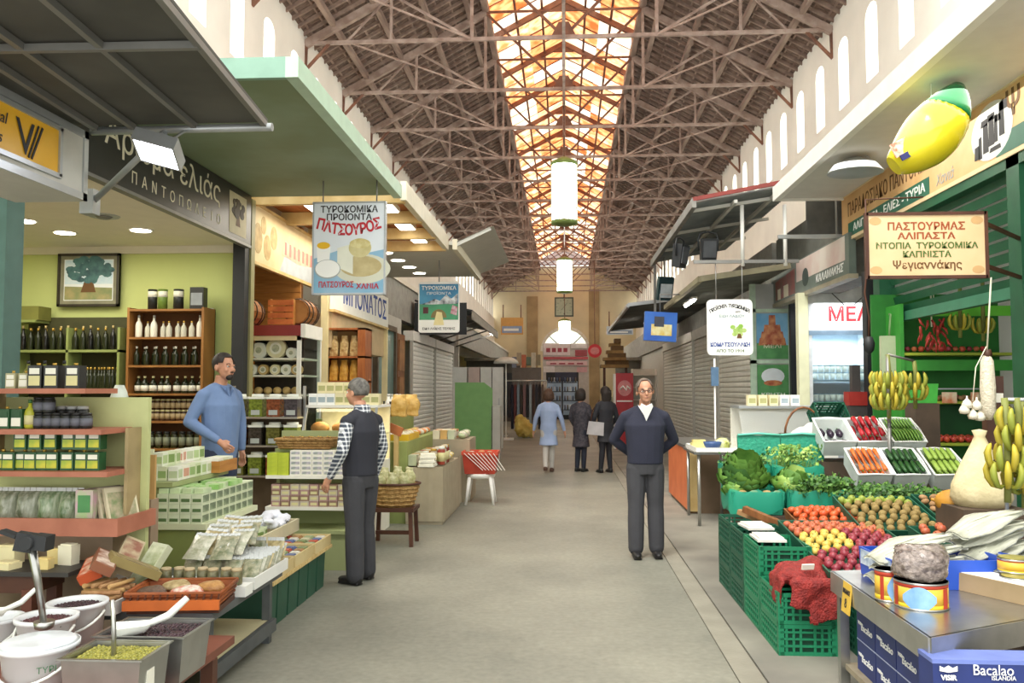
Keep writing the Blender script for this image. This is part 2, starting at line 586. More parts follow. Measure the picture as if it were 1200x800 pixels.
while y < Y1 - 1:
 for s_ in (-1, 1):
  for part in (0, 1):
   pick = random.choice((0, 0, 1, 2) if part == 0 else (0, 1, 1, 2))
   link('glass_pane', pm[s_, pick, part], roof, (0, y, 0))
  link('glazing_bar', barm[s_], roof, (0, y, 0))
 y += PW
for s_ in (-1, 1):
 for q in (.35, .7):
  a = Vector((s_ * (LX + .1), 0, LZ + .66)).lerp(Vector((0, 0, RIDGE - .06)), q)
  M().bb((a.x - .03, Y0, a.z - .03), (a.x + .03, Y1, a.z + .03)).build('glazing_purlin', rust, roof)
# far end wall: cream gable, pilasters, round-headed opening
ew = M()
EY = Y1
ax, az, ar = .05, 4.4, 1.62
out = [(-HW - .4, 0), (ax - ar, 0), (ax - ar, az)]
out += [(ax - ar * math.cos(t * PI / 12), az + ar * math.sin(t * PI / 12)) for t in range(1, 12)]
out += [(ax + ar, az), (ax + ar, 0), (HW + .4, 0), (HW + .4, EAVE + .1), (LX, LZ + .3), (-LX, LZ + .3), (-HW - .4, EAVE + .1)]
ew.face(out, EY, EY + .5)
wall_end = struct(ew.build('wall_back', cream))
for s_ in (-1, 1):
 struct(M().bb((s_ * 5.5, EY, 0), (s_ * 8.4, EY + .2, 4.4)).build('wall_back.001', cream))
for x0, x1 in ((-2.75, -1.95), (1.75, 2.5)):
 M().bb((x0, EY - .18, 0), (x1, EY, EAVE - .1 if x0 < 0 else EAVE + .4)).build('pilaster', stone, wall_end)
am = M()
for i in range(12):
 a0, a1 = i * PI / 12 + .012, (i + 1) * PI / 12 - .012
 am.face([(ax - ar * math.cos(a0), az + ar * math.sin(a0)), (ax - (ar + .2) * math.cos(a0), az + (ar + .2) * math.sin(a0)), (ax - (ar + .2) * math.cos(a1), az + (ar + .2) * math.sin(a1)), (ax - ar * math.cos(a1), az + ar * math.sin(a1))], EY - .06, EY + .1)
am.build('arch_surround', plaster, wall_end)
M().bb((-HW, EY - .1, 6.05), (-2.75, EY, 6.2)).bb((2.5, EY - .1, 6.05), (HW, EY, 6.2)).build('cornice', cream, wall_end)
# fanlight of the arch
fl = struct(M().bb((ax - ar, EY + .2, 4.38), (ax + ar, EY + .3, 4.5)).bb((ax - .05, EY + .2, 4.4), (ax + .05, EY + .3, 6)).bar((ax, EY + .25, 4.4), (ax - 1.15, EY + .25, 5.5), .07).bar((ax, EY + .25, 4.4), (ax + 1.15, EY + .25, 5.5), .07).build('window_90', mat('fanlight_frame', '6b6e72', .5)))
M().face([(ax - ar * math.cos(t * PI / 12), az + ar * math.sin(t * PI / 12)) for t in range(13)], EY + .33, EY + .34).build('glass', wg, fl)
# glazed gable that closes the lantern
lg = struct(M().face([(-LX - .1, LZ + .28), (LX + .1, LZ + .28), (LX + .1, LZ + .66), (0, RIDGE - .02), (-LX - .1, LZ + .66)], EY - .42, EY - .4).build('window_91', film('gable_glass', 'dfe8f5', .75)))
for s_ in (-1, 1):
 for d in (0, .3, .6):
  M().bar((s_ * (LX + .05), EY - .46, LZ + .62 - d * .9), (0, EY - .46, RIDGE - .06 - d), .06, .05).build('glazing_bar', mat('grey_bar', '77808c', .5), lg)
# hall beyond the arch
struct(M().bb((-HW, EY + 7.6, 0), (HW, EY + 7.8, 9)).build('wall_far', plaster))
# ================================================================== shop shells and canopies
lime = mat('lime_wall', 'cdd68a', .8, var=.05, scale=.8)
shopceil = mat('shop_ceiling', 'eee8d8', .8, var=.02)
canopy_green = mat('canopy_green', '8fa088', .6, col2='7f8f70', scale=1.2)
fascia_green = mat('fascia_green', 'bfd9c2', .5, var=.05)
alu = mat('aluminium', 'b9bcbd', .38, metal=.6, var=.05)
alu_dark = mat('awning_batten', '8b8a86', .45, metal=.5, var=.05)
white_paint = mat('white_paint', 'f1efe8', .5, var=.03)
black_paint = mat('black_paint', '26282a', .5, var=.05)
dark_sheet = mat('awning_sheet', '5e5d57', .7, col2='4c4b46', scale=1.5)
teal_post = mat('teal_post', '5f7f78', .45, var=.08, metal=.2)
wood_orange = mat('wood_orange', 'c08442', .5, col2='a66b30', scale=3, stretch=(1, 1, 9))
wood_pale = mat('wood_pale', 'd9bf86', .55, col2='c4a56a', scale=4, stretch=(1, 6, 1))
wood_brown = mat('wood_brown', '8a5a34', .5, col2='6d4325', scale=4, stretch=(8, 8, 1))
wood_dark = mat('wood_dark', '5a3626', .5, col2='45281c', scale=4)
steel = mat('steel', 'b8b8b4', .28, metal=.9, var=.08, scale=9)
galv = mat('galvanised_sheet', '9aa09f', .5, metal=.35, col2='7c8383', scale=2.5)
shutter_grey = mat('shutter_grey', 'd3cfc4', .6, var=.05)
green_paint = mat('green_paint', '1f5a3c', .45, var=.1)
green_bright = mat('green_bright', '3f9a3a', .5, var=.08)
grey_panel = mat('grey_panel', 'c9c7be', .6, var=.04)
# outer walls of the side rows and the roof slabs over the shops
struct(M().bb((-8.4, -1, 0), (-8.2, Y1, 4.4)).build('wall_left.001', lime))
struct(M().bb((8.2, -1, 0), (8.4, Y1, 4.4)).build('wall_right.001', plaster))
struct(M().bb((-8.4, -1, 4.3), (-4.05, Y1, 4.4)).build('ceiling.001', shopceil))
struct(M().bb((4.3, -1, 4.3), (8.4, Y1, 4.4)).build('ceiling.002', shopceil))
# party walls between the left shops
struct(M().bb((-8.2, 10.42, 0), (-4.05, 10.56, 4.3)).build('wall_left.002', lime))
struct(M().bb((-8.2, 6.0, 0), (-4.12, 6.1, 4.3)).build('wall_left.003', mat('pink_wall', 'dcc3b4', .8, var=.04)))
struct(M().bb((-8.2, 13.6, 0), (-4.3, 13.75, 4.3)).build('wall_left.004', wood_orange))
struct(M().bb((-8.2, 6.16, 3.45), (-4.05, 10.42, 3.6)).build('ceiling.003', shopceil))
struct(M().bb((-8.2, 6.16, 0), (-3.3, 10.42, .2)).build('floor.001', mat('shop_floor', '8d8577', .6)))
struct(M().bb((-8.2, 10.56, 0), (-4.1, 13.6, .05)).build('floor.002', MATS['shop_floor']))
struct(M().bb((-8.2, 17.4, 0), (-4.3, 17.55, 4.3)).build('wall_left.005', plaster))
struct(M().bb((-8.2, 32, 0), (-4.0, 32.2, 4.3)).build('wall_left.006', grey_panel))
# row fronts farther down the hall, left and right
struct(M().bb((-4.3, 17.55, 0), (-4.1, 21.2, 3.4)).build('wall_left.007', grey_panel))
struct(M().bb((-4.3, 17.55, 3.4), (-4.1, Y1, 4.3)).build('wall_left.008', mat('dark_front', 'a5a39b', .7)))
struct(M().bb((3.75, 15.6, 3.3), (4.3, Y1, 4.3)).build('wall_right.002', mat('dark_front_r', 'a5a39a', .7)))
struct(M().bb((3.85, 30.2, 0), (4.3, Y1, 3.3)).build('wall_right.003', grey_panel))
# right shops: party walls
struct(M().bb((4.0, 10.55, 0), (8.2, 10.7, 4.3)).build('wall_right.004', plaster))
struct(M().bb((4.3, 15.4, 0), (8.2, 15.55, 4.3)).build('wall_right.005', plaster))
struct(M().bb((5.6, 5, 0), (5.75, 10.55, 4.3)).build('wall_right.006', mat('green_wall', '33643f', .7, var=.1)))
struct(M().bb((3.75, -1, 0), (8.2, 4.85, .1)).build('floor.003', MATS['shop_floor']))
# --- green canopy of the olive shop
g = thing('shop_canopy', 'broad green painted canopy slab over the olive oil shop', 'canopy', (0, 0, 0))
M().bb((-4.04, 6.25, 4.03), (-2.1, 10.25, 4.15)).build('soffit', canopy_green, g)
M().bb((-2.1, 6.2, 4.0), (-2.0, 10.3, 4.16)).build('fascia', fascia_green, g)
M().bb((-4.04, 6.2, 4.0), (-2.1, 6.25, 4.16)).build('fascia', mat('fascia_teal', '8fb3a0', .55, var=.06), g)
# shopfront of the olive shop
_p = atX(24, 400, -4.0).y
g = struct(M().bb((-4.12, _p - .2, 0), (-4.0, _p, 4.02)).build('trim_1', teal_post))
g = struct(M().bb((-4.05, 10.14, 0), (-3.9, 10.28, 4.02)).build('trim_2', black_paint))
g = struct(M().bb((-4.0, 10.3, 0), (-3.88, 10.42, 4.02)).build('trim_3', mat('olive_post', '9b9466', .5, var=.05)))
struct(M().bb((-8.2, 10.36, 3.36), (-4.1, 10.42, 3.45)).build('trim_4', shopceil))
# --- dark awning with battens over the corner at top left
g = thing('awning', 'dark grey flat awning with metal battens and front bar', 'awning', (0, 0, 0))
M().prism([(-3.5, 2.6), (-1.72, 2.6), (-2.02, 5.62), (-3.5, 5.62)], 3.47, 3.49).build('sheet', dark_sheet, g)
for a, b in (((-2.30, 2.6), (-2.52, 5.6)), ((-2.72, 2.6), (-2.95, 5.6)), ((-3.0, 2.6), (-3.22, 5.6)), ((-1.74, 2.6), (-2.03, 5.6))):
 M().bar((a[0], a[1], 3.445), (b[0], b[1], 3.445), .035, .04).build('batten', alu_dark, g)
M().bar((-3.5, 4.22, 3.44), (-1.9, 4.25, 3.44), .035, .04).build('batten', alu_dark, g)
M().cyl((-3.26, 5.62, 3.43), (-1.98, 5.6, 3.43), .028).build('front_bar', alu, g)
M().cyl((-2.72, 5.58, 3.40), (-3.42, 5.95, 3.02), .022).bb((-3.5, 5.9, 2.92), (-3.4, 6.0, 3.1)).build('strut', alu, g)
# flood lamp on the awning bar
fl_on = emat('lamp_white', 'f4f6ff', 14)
g = thing('flood_lamp', 'square white flood lamp shining under the dark awning', 'lamp', (-2.68, 5.45, 3.28))
M().open_box((0, 0, 0), (.28, .26, .09), .012).build('housing', alu, g, (0, 0, .0), (PI - .35, .25, .15))
M().box((0, 0, -.02), (.24, .22, .012), (-.35, .25, .15)).build('glass', fl_on, g, (0, -.0, -.035))
M().bar((0.02, 0, 0), (.1, .15, .14), .03, .012).build('bracket', alu, g)
# --- wooden canopy of the cheese shop
g = thing('shop_canopy', 'wood boarded canopy with pale cross beams over the cheese shop', 'canopy', (0, 0, 0))
for i in range(12):
 x = -4.0 + i * .165
 M().bb((x, 10.4, 4.16), (x + .158, 14.2, 4.19)).build('board', mat('canopy_board', 'b9713c', .55, col2='9c5a2c', scale=3), g)
for y in (10.45, 11.75, 13.0, 14.15):
 M().bb((-4.0, y, 3.98), (-2.0, y + .1, 4.15)).build('beam', wood_pale, g)
M().bb((-2.04, 10.4, 4.0), (-1.96, 14.25, 4.24)).build('fascia', mat('fascia_cream', 'e4dcc4', .5, var=.05), g)
tube_on = emat('tube_white', 'fff6e4', 9)
k = 0
for x0, lbl in ((-3.35, 'over the cheese counter'), (-2.4, 'near the canopy edge')):
 for y, wh in ((10.75, 'first'), (12.05, 'second'), (13.2, 'third')):
  t = thing('canopy_light', 'white tube light box, %s in the row %s' % (wh, lbl), 'light', (x0, y, 4.1), 0, 'tube lights under the wooden canopy')
  M().open_box((0, .42, 0), (.26, .84, .06), .01).build('housing', white_paint, t)
  M().bb((-.11, .02, -.012), (.11, .82, -.002)).build('diffuser', tube_on, t)
# --- grey canopy beyond
g = thing('shop_canopy', 'pale grey canopy with spotlights beyond the wooden canopy', 'canopy', (0, 0, 0))
M().bb((-4.1, 14.3, 4.1), (-1.9, 18.4, 4.16)).build('soffit', mat('soffit_grey', 'd2cfc4', .7, var=.03), g)
M().bb((-1.9, 14.3, 4.02), (-1.82, 18.4, 4.2)).build('fascia', MATS['fascia_cream'], g)
M().bar((-1.9, 14.35, 4.08), (-1.25, 14.35, 4.38), .06).build('edge_beam', grey_panel, g)
M().quad((-1.85, 14.3, 4.15), (-1.85, 18.4, 4.15), (-1.2, 18.4, 4.42), (-1.2, 14.3, 4.42)).build('raised_flap', grey_panel, g)
spot_on = emat('spot_white', 'fff4dc', 12)
for i, (x, y) in enumerate(((-3.2, 15.0), (-3.15, 15.9), (-3.1, 16.8), (-3.05, 17.7))):
 t = thing('ceiling_spot', 'small round spotlight, %s along the grey canopy soffit' % ('first', 'second', 'third', 'fourth')[i], 'light', (x, y, 4.1), 0, 'spotlights in the grey canopy')
 M().lathe([(.16, -.012), (.17, 0)], n=14).build('rim', white_paint, t)
 M().lathe([(.13, -.018), (.13, -.013)], n=14).build('bulb', spot_on, t)
# recessed lights of the olive shop
for px, py, w in ((65, 231, 'nearest the sign'), (28, 258, 'beside the teal post'), (76, 272, 'above the framed tree'), (165, 269, 'above the bookcase')):
 q = atZ(px, py, 3.45)
 t = thing('ceiling_spot', 'round recessed ceiling light %s in the olive shop' % w, 'light', tuple(q), 0, 'recessed lights in the olive shop')
 M().lathe([(.13, -.01), (.14, 0)], n=16).build('rim', white_paint, t)
 M().lathe([(.11, -.016), (.11, -.011)], n=16).build('bulb', spot_on, t)
q = atZ(122, 253, 3.45)
t = thing('ceiling_vent', 'unlit grey round ceiling fitting between the recessed lights', 'vent', tuple(q))
M().lathe([(.15, -.01), (.16, 0)], n=16).build('rim', alu, t)
M().lathe([(.06, -.03), (.09, -.01)], n=12).build('grille', alu_dark, t)
area('olive_shop_light', (-5.6, 8.4, 3.38), (0, 0, 0), 2.4, 2.4, 90, (1, .95, .8))
area('cheese_light', (-3.1, 12.2, 3.95), (0, 0, 0), 1.4, 3, 60, (1, .93, .78))
for x, y, z, lb in ((-2.6, 30.2, 3.62, 'bright tube lamp at the far end of the black awning'), (2.4, 16.5, 3.3, 'tube lamp under the small corrugated canopy'), (2.3, 24, 3.5, 'tube lamp under the farthest canopy on the right')):  # the two right-row tubes are added to brighten the hall there
 t = thing('tube_lamp_and_fill', lb, 'lamp', (x, y, z))
 M().bb((-.05, -.6, .02), (.05, .6, .06)).build('housing', white_paint, t)
 M().cyl((0, -.58, 0), (0, .58, 0), .025, n=8).build('tube', emat('tube_bright', 'fff8ee', 40), t)
 M().cyl((0, 0, .05), (0, 0, .2), .012).build('hanger', alu_dark, t)
# --- black awning and shutters farther down the left row
g = thing('awning', 'black sloping awning farther down the left row', 'awning', (0, 0, 0))
a_, b_ = 22.5, 31
M()._add([(-4.0, a_, 4.0), (-2.45, a_, 3.72), (-2.45, b_, 3.72), (-4.0, b_, 4.0), (-4.0, a_, 4.04), (-2.45, a_, 3.76), (-2.45, b_, 3.76), (-4.0, b_, 4.04)], [(0, 3, 2, 1), (4, 5, 6, 7), (0, 1, 5, 4), (1, 2, 6, 5), (2, 3, 7, 6), (3, 0, 4, 7)]).build('sheet', black_paint, g)
M().bb((-4.0, a_ - .02, 3.1), (-2.6, a_, 3.95)).build('end_panel', black_paint, g)
M().bb((-2.47, a_, 3.5), (-2.43, b_, 3.72)).build('valance', mat('valance_grey', '9b968a', .6), g)
for i in range(5):
 M().cyl((-3.95, a_ + .3 + i * 2, 3.2), (-2.5, a_ + .3 + i * 2, 3.68), .025).build('support_arm', alu_dark, g)
def shutter(name, label, X, y0, y1, z0, z1, m, sgn, pitch=.1, housing=True):
 """roller shutter along the aisle; the front faces the aisle"""
 t = thing(name, label, 'shutter', (X, (y0 + y1) / 2, z0), sgn * PI / 2)
 w = y1 - y0
 n = int((z1 - z0) / pitch)
 me = M()._add([(-w / 2, 0, 0), (w / 2, 0, 0), (w / 2, -.022, pitch * .3), (-w / 2, -.022, pitch * .3), (w / 2, -.022, pitch * .75), (-w / 2, -.022, pitch * .75), (w / 2, 0, pitch * .97), (-w / 2, 0, pitch * .97)], [(0, 1, 2, 3), (3, 2, 4, 5), (5, 4, 6, 7)]).mesh('slat', m)
 for i in range(n):
  link('slat', me, t, (0, 0, i * pitch))
 for s_ in (-1, 1):
  M().bb((s_ * w / 2 - .04, -.05, 0), (s_ * w / 2 + .04, .03, z1 - z0)).build('side_rail', grey_panel if m is not green_paint else green_paint, t)
 if housing:
  M().bb((-w / 2 - .04, -.06, z1 - z0), (w / 2 + .04, .2, z1 - z0 + .25)).build('housing', m, t)
 return t
shutter('roller_shutter', 'white closed roller shutter in left row, nearer of the two', -3.92, 21.6, 25.3, 0, 2.9, white_paint, 1, .12)
shutter('roller_shutter', 'white closed roller shutter in left row, farther of the two', -3.92, 25.5, 29.6, 0, 2.9, white_paint, 1, .12)
for i, (a, b, w) in enumerate(((15.65, 19.3, 'behind the white cheese sign'), (19.5, 22.9, 'second along the right row'), (23.1, 29.9, 'widest and farthest along the right row'))):
 shutter('roller_shutter', 'grey closed roller shutter %s' % w, 3.45, a, b, 0, 2.95, shutter_grey, -1, .105)
struct(M().bb((3.42, 15.45, 0), (3.75, 15.62, 3.5)).build('trim_5', mat('pale_green_frame', 'bcd3bb', .5)))
# --- doorway with teal glass and a wooden door leaf, left row
d = struct(bpy.data.objects.new('door_1', None)); COL.objects.link(d); d.location = (-4.05, 18.0, 0); d.rotation_euler = (0, 0, PI / 2)
M().bb((0, -.06, 0), (.12, .06, 3.0)).bb((2.0, -.06, 0), (2.12, .06, 3.0)).bb((0, -.06, 3.0), (2.12, .06, 3.12)).build('frame', mat('bronze_frame', '6a5a48', .5), d)
M().bb((.12, 0, 0), (2.0, .02, 3.0)).build('glass', mat('teal_glass', '7fa09a', .15, var=.15, scale=1), d)
M().bb((2.3, -.04, 0), (3.2, .04, 3.0)).build('door_leaf', wood_brown, d)
for z in (.3, 1.2, 2.1):
 M().bb((2.42, -.065, z), (3.08, -.03, z + .75)).build('panel', mat('wood_mid', 'a8794c', .5, col2='8a5f38', scale=4), d)
# --- right side: white canopy of the produce shop
g = thing('shop_canopy', 'broad white canopy slab over the greengrocer stall', 'canopy', (0, 0, 0))
M().bb((2.86, 3.4, 4.2), (5.1, 11.5, 4.3)).build('soffit', mat('soffit_white', 'dcdad4', .7, var=.03), g)
M()._add([(2.8, 3.4, 4.17), (2.88, 3.4, 4.17), (2.88, 11.55, 4.17), (2.8, 11.55, 4.17), (2.8, 3.4, 4.36), (2.88, 3.4, 4.36), (2.88, 11.55, 4.36), (2.8, 11.55, 4.36)], [(3, 2, 1, 0), (4, 5, 6, 7), (0, 1, 5, 4), (1, 2, 6, 5), (2, 3, 7, 6), (3, 0, 4, 7)]).build('fascia', white_paint, g)
M().bb((2.86, 11.5, 4.17), (5.1, 11.55, 4.36)).build('fascia', white_paint, g)
M()._add([(2.88, 3.4, 4.36), (2.88, 11.5, 4.36), (5.12, 11.5, 6.2), (5.12, 3.4, 6.2)], [(0, 1, 2, 3)]).build('sloping_top', mat('slope_plaster', 'ece8dc', .8, var=.03), g)
# --- corrugated canopy R2
def corrugated(t, xa, za, xb, zb, y0, y1, m, pitch=.12, amp=.02):
 n = int((y1 - y0) / pitch) * 2
 vs_, fs_ = [], []
 for i in range(n + 1):
  y = y0 + (y1 - y0) * i / n
  dz = amp if i % 2 else -amp
  vs_ += [(xa, y, za + dz), (xb, y, zb + dz)]
 for i in range(n):
  fs_.append((2 * i, 2 * i + 1, 2 * i + 3, 2 * i + 2))
 b = M(); b._add(vs_, fs_, False)
 return b.build('corrugated_sheet', m, t)
g = thing('shop_canopy', 'grey corrugated metal canopy with red edge, upper on right row', 'canopy', (0, 0, 0))
corrugated(g, 1.97, 4.5, 3.6, 4.78, 13, 19.2, galv)
M().bb((1.93, 12.95, 4.4), (2.0, 19.2, 4.54)).build('edge_beam', mat('edge_grey', '8d8b84', .6), g)
M().bar((1.95, 12.97, 4.53), (3.6, 12.97, 4.83), .05, .06).build('edge_beam', mat('edge_red', '8d3f38', .6), g)
for y in (13.3, 15.2, 17.1):
 M().bar((2.0, y, 4.42), (3.6, y, 4.66), .05).build('purlin', grey_panel, g)
for x, z in ((2.6, 4.5), (3.2, 4.6)):
 M().bar((x, 13, z), (x, 19.2, z), .05).build('purlin', grey_panel, g)
for x in (2.75, 3.4):
 M().cyl((x, 13.3, 3.55), (x, 13.3, 4.5), .03).build('hanger', white_paint, g)
M().bar((2.0, 13.3, 3.62), (3.6, 13.3, 3.62), .05).build('cross_beam', alu_dark, g)
M().bar((2.0, 19.0, 2.9), (2.0, 19.0, 4.45), .05).build('hanger', alu_dark, g)
g = thing('shop_canopy', 'small grey corrugated canopy below the upper one, right row', 'canopy', (0, 0, 0))
corrugated(g, 2.2, 3.42, 3.6, 3.6, 13.8, 18.6, mat('galv_dark', '77786f', .6, metal=.2, col2='5f6159', scale=2))
M().bar((2.18, 13.8, 3.42), (2.18, 18.6, 3.42), .07, .09).build('edge_beam', mat('edge_olive', '9c9478', .6), g)
M().bar((2.18, 13.78, 3.42), (3.6, 13.78, 3.62), .05, .09).build('edge_beam', MATS['edge_olive'], g)
g = thing('shop_canopy', 'dark grey sheet canopy farthest along the right row', 'canopy', (0, 0, 0))
corrugated(g, 1.5, 3.6, 3.75, 3.85, 20, 28.5, mat('galv_slate', '6b6b68', .6, metal=.2, col2='585956', scale=2))
M().bar((1.48, 20, 3.6), (1.48, 28.5, 3.6), .06, .08).build('edge_beam', alu, g)
M().bar((1.48, 19.98, 3.62), (3.75, 19.98, 3.88), .06, .08).build('edge_beam', alu, g)
# dark store front panels between the white canopy and the corrugated one
g = thing('storage_loft', 'dark boarded loft panel behind the corrugated canopy', 'panel', (0, 0, 0))
for i in range(3):
 M().bb((3.3 + i * .42, 11.75, 3.75), (3.68 + i * .42, 11.8, 4.25)).build('panel', mat('loft_grey', '55544f', .7), g)
M().bar((2.9, 11.72, 3.72), (4.4, 11.72, 3.72), .05).build('rail', alu, g)
struct(M().bb((3.78, 11.55, 3.15), (4.3, 15.4, 4.3)).build('wall_right.007', mat('front_olive', '6f7068', .7)))
# --- frame of the produce shop: green posts and half open shutter
for i, y in enumerate((7.15, 10.3, 4.4)):
 struct(M().bb((3.72, y, 0), (3.9, y + .2, 3.62)).build('trim_%d' % (6 + i), green_paint))
struct(M().bb((3.72, 4.4, 3.5), (3.95, 10.5, 3.62)).build('trim_9', green_paint))
t = thing('roller_shutter', 'green slatted shutter half raised over the greengrocer shelves', 'shutter', (3.84, 8.82, 2.47), -PI / 2)
sm_ = M().box((0, 0, 0), (2.85, .02, .085), (.25, 0, 0)).mesh('slat', green_paint)
for i in range(9):
 link('slat', sm_, t, (0, 0, .09 + i * .115))
M().bb((-1.42, -.05, -.05), (1.42, .03, .05)).build('bottom_bar', mat('green_bar', '3f7f62', .4, var=.06), t)
t = thing('roller_shutter', 'green slatted shutter beyond the thick green post', 'shutter', (3.84, 5.85, 2.47), -PI / 2)
sm_ = M().box((0, 0, 0), (2.5, .02, .085), (.25, 0, 0)).mesh('slat', green_paint)
for i in range(9):
 link('slat', sm_, t, (0, 0, .09 + i * .115))
# ceiling lamp under white canopy
q = atZ(1002, 190, 4.13)
t = thing('flood_lamp', 'white shaded lamp hanging under the white canopy', 'lamp', tuple(q))
M().lathe([(.27, -.12), (.26, -.1), (.2, -.02), (.1, .03), (.06, .05)], n=18, sx=1.1).build('shade', alu, t)
M().lathe([(.22, -.118), (.22, -.112)], n=18).build('bulb', emat('lamp_soft', 'f6fbff', 5), t)
M().bar((.1, 0, 0), (.14, 0, .06), .04).build('bracket', alu, t)
area('produce_light', (3.0, 7.5, 4.1), (0, 0, 0), 1.5, 4, 70, (1, .96, .88))
area('fridge_light', (4.3, 13, 3.0), (0, 0, 0), .8, 3, 50, (.95, .98, 1))
# hanging lanterns along the axis of the hall
lan = emat('lantern_glass', 'fdfdf4', 24)
lanframe = mat('lantern_green', '8aa05a', .5, metal=.3)
for i, (Y, zc, r, h, w) in enumerate(((20.3, 6.35, .3, 1.5, 'nearest'), (41, 7.1, .36, 1.62, 'middle'), (52, 4.9, .36, 1.9, 'farthest, hanging lowest'))):
 t = thing('pendant_lantern', 'tall cylindrical white pendant lantern, %s in the hall' % w, 'lantern', (0, Y, zc))
 M().lathe([(r * .96, -h / 2 + .08), (r * .96, h / 2 - .08)], n=16).build('glass', lan, t)
 M().lathe([(r * .5, -h / 2 - .04), (r * 1.06, -h / 2), (r * 1.06, -h / 2 + .08), (r * .9, -h / 2 + .08)], n=16).build('lower_rim', lanframe, t)
 M().lathe([(r * .9, h / 2 - .08), (r * 1.06, h / 2 - .08), (r * 1.06, h / 2), (r * .3, h / 2 + .12)], n=16).build('upper_rim', lanframe, t)
 b = M()
 for k in range(16):
  a = 2 * PI * k / 16
  b.bar((r * math.cos(a), r * math.sin(a), -h / 2), (r * math.cos(a), r * math.sin(a), h / 2), .018)
 for z in (-.25, .25):
  b.lathe([(r * .99, z * h - .01), (r * 1.01, z * h - .01), (r * 1.01, z * h + .01), (r * .99, z * h + .01)], n=16)
 b.build('cage', mat('lantern_bar', 'b7ba9a', .5, metal=.3), t)
 M().cyl((0, 0, h / 2 + .1), (0, 0, EAVE - zc), .02).build('rod', rust, t)
# ================================================================== signs and lettering
ink = mat('ink_black', '2b2a2c', .6, var=0)
ink_cream = mat('ink_cream', 'e6dfc6', .6, var=0)
ink_red = mat('ink_red', 'c2303a', .6, var=0)
ink_blue = mat('ink_blue', '2f4a9a', .6, var=0)
ink_brown = mat('ink_brown', '6b4a26', .6, var=0)
ink_green = mat('ink_green', '4c6a2e', .6, var=0)
ink_white = mat('ink_white', 'f4f4f0', .6, var=0)
ink_yellow = mat('ink_yellow', 'e9b92a', .6, var=0)
ink_orange = mat('ink_orange', 'd9792c', .6, var=0)
ink_sky = mat('ink_sky', '5f9ecb', .6, col2='8fc0dc', scale=2)
ink_leaf = mat('ink_leaf', '5a9a5c', .6, col2='4b8550', scale=6)
ink_grey = mat('ink_grey', 'aab0ae', .6, var=.05)
def disc(cx, cz, rx, rz, n=24, a0=0, a1=2 * PI):
 return [(cx + rx * math.cos(a0 + (a1 - a0) * k / n), cz + rz * math.sin(a0 + (a1 - a0) * k / n)) for k in range(n if a1 - a0 > 6.28 else n + 1)]
def rrect(x0, z0, x1, z1, r, n=4):
 out = []
 for cx, cz, a in ((x1 - r, z0 + r, -PI / 2), (x1 - r, z1 - r, 0), (x0 + r, z1 - r, PI / 2), (x0 + r, z0 + r, PI)):
  out += [(cx + r * math.cos(a + PI / 2 * k / n), cz + r * math.sin(a + PI / 2 * k / n)) for k in range(n + 1)]
 return out
def decal(parent, poly, y, m, name='print'):
 """flat print lying on a sign face"""
 return M().face(poly, y - .0015, y + .001).build(name, m, parent)
def tree_print(t, x, z, w, h, y, crown, trunk, seed=1):
 rg = random.Random(seed)
 c = M().use(crown)
 for k in range(34):
  a = rg.uniform(0, 2 * PI); rr = math.sqrt(rg.random())
  cx = x + math.cos(a) * rr * w * .36; cz = z + h * .16 + math.sin(a) * rr * h * .22
  c.face(disc(cx, cz, w * rg.uniform(.06, .12), h * rg.uniform(.05, .09), 9), y - .0016 - .0001 * k, y)
 c.build('print', None, t)
 M().face([(x - w * .13, z - h * .3), (x + w * .13, z - h * .3), (x + w * .06, z), (x - w * .05, z)], y - .0012, y).build('print', trunk, t)
# --- black shop board over the olive shop (faces the aisle)
t = thing('shop_sign', 'long black board with cream lettering over the olive shop', 'sign', (-3.87, 8.3, 3.72), PI / 2)
M().bb((-2.03, -.03, -.32), (1.86, .03, .3)).build('board', mat('sign_black', '333230', .35, var=.05), t)
M().bb((-2.03, -.04, -.345), (1.86, .035, -.315)).build('trim', alu_dark, t)
text('Άρωμα ελιάς', .34, ink_cream, t, (-.28, -.032, .1), width=2.4)
for i, ch in enumerate('ΠΑΝΤΟΠΩΛΕΙΟ'):
 text(ch, .15, ink_cream, t, (-.98 + i * .186, -.032, -.19))
decal(t, [(1.18, -.26), (1.7, -.26), (1.7, .22), (1.18, .22)], -.032, mat('emblem_cream', 'd9cfae', .6, var=.05))
tree_print(t, 1.44, -.02, .5, .46, -.035, mat('emblem_brown', '4b4030', .6, var=.1), ink_brown, 3)
# --- yellow lit box at the top left corner
t = thing('light_box_sign', 'yellow sign box in aluminium frame under the dark awning', 'sign', (-3.29, 4.5, 3.19), PI / 2)
M().bb((-1.4, 0, -.25), (1.12, .5, .22)).build('box', grey_panel, t)
M().bb((-1.4, -.012, .18), (1.12, .0, .23)).bb((-1.4, -.012, -.25), (1.12, 0, -.2)).bb((1.07, -.012, -.25), (1.12, 0, .23)).bb((.78, -.02, -.16), (.81, 0, .16)).bb((-1.4, -.02, .14), (.81, 0, .17)).bb((-1.4, -.02, -.17), (.81, 0, -.14)).build('frame', alu, t)
M().bb((-1.4, -.006, -.14), (.78, 0, .14)).build('panel', mat('sign_yellow', 'eeb52c', .4, var=.03), t)
text('V', .3, ink, t, (.44, -.012, -.02), shear=-.05, name='emblem')
M().bar((.47, -.012, -.12), (.56, -.012, .1), .012, .006).bar((.50, -.012, -.12), (.6, -.012, .1), .014, .006).build('emblem', ink, t)
text('nal', .1, ink, t, (.2, -.012, .05), shear=.2)
text('rs', .1, ink, t, (.18, -.012, -.07), shear=.2)
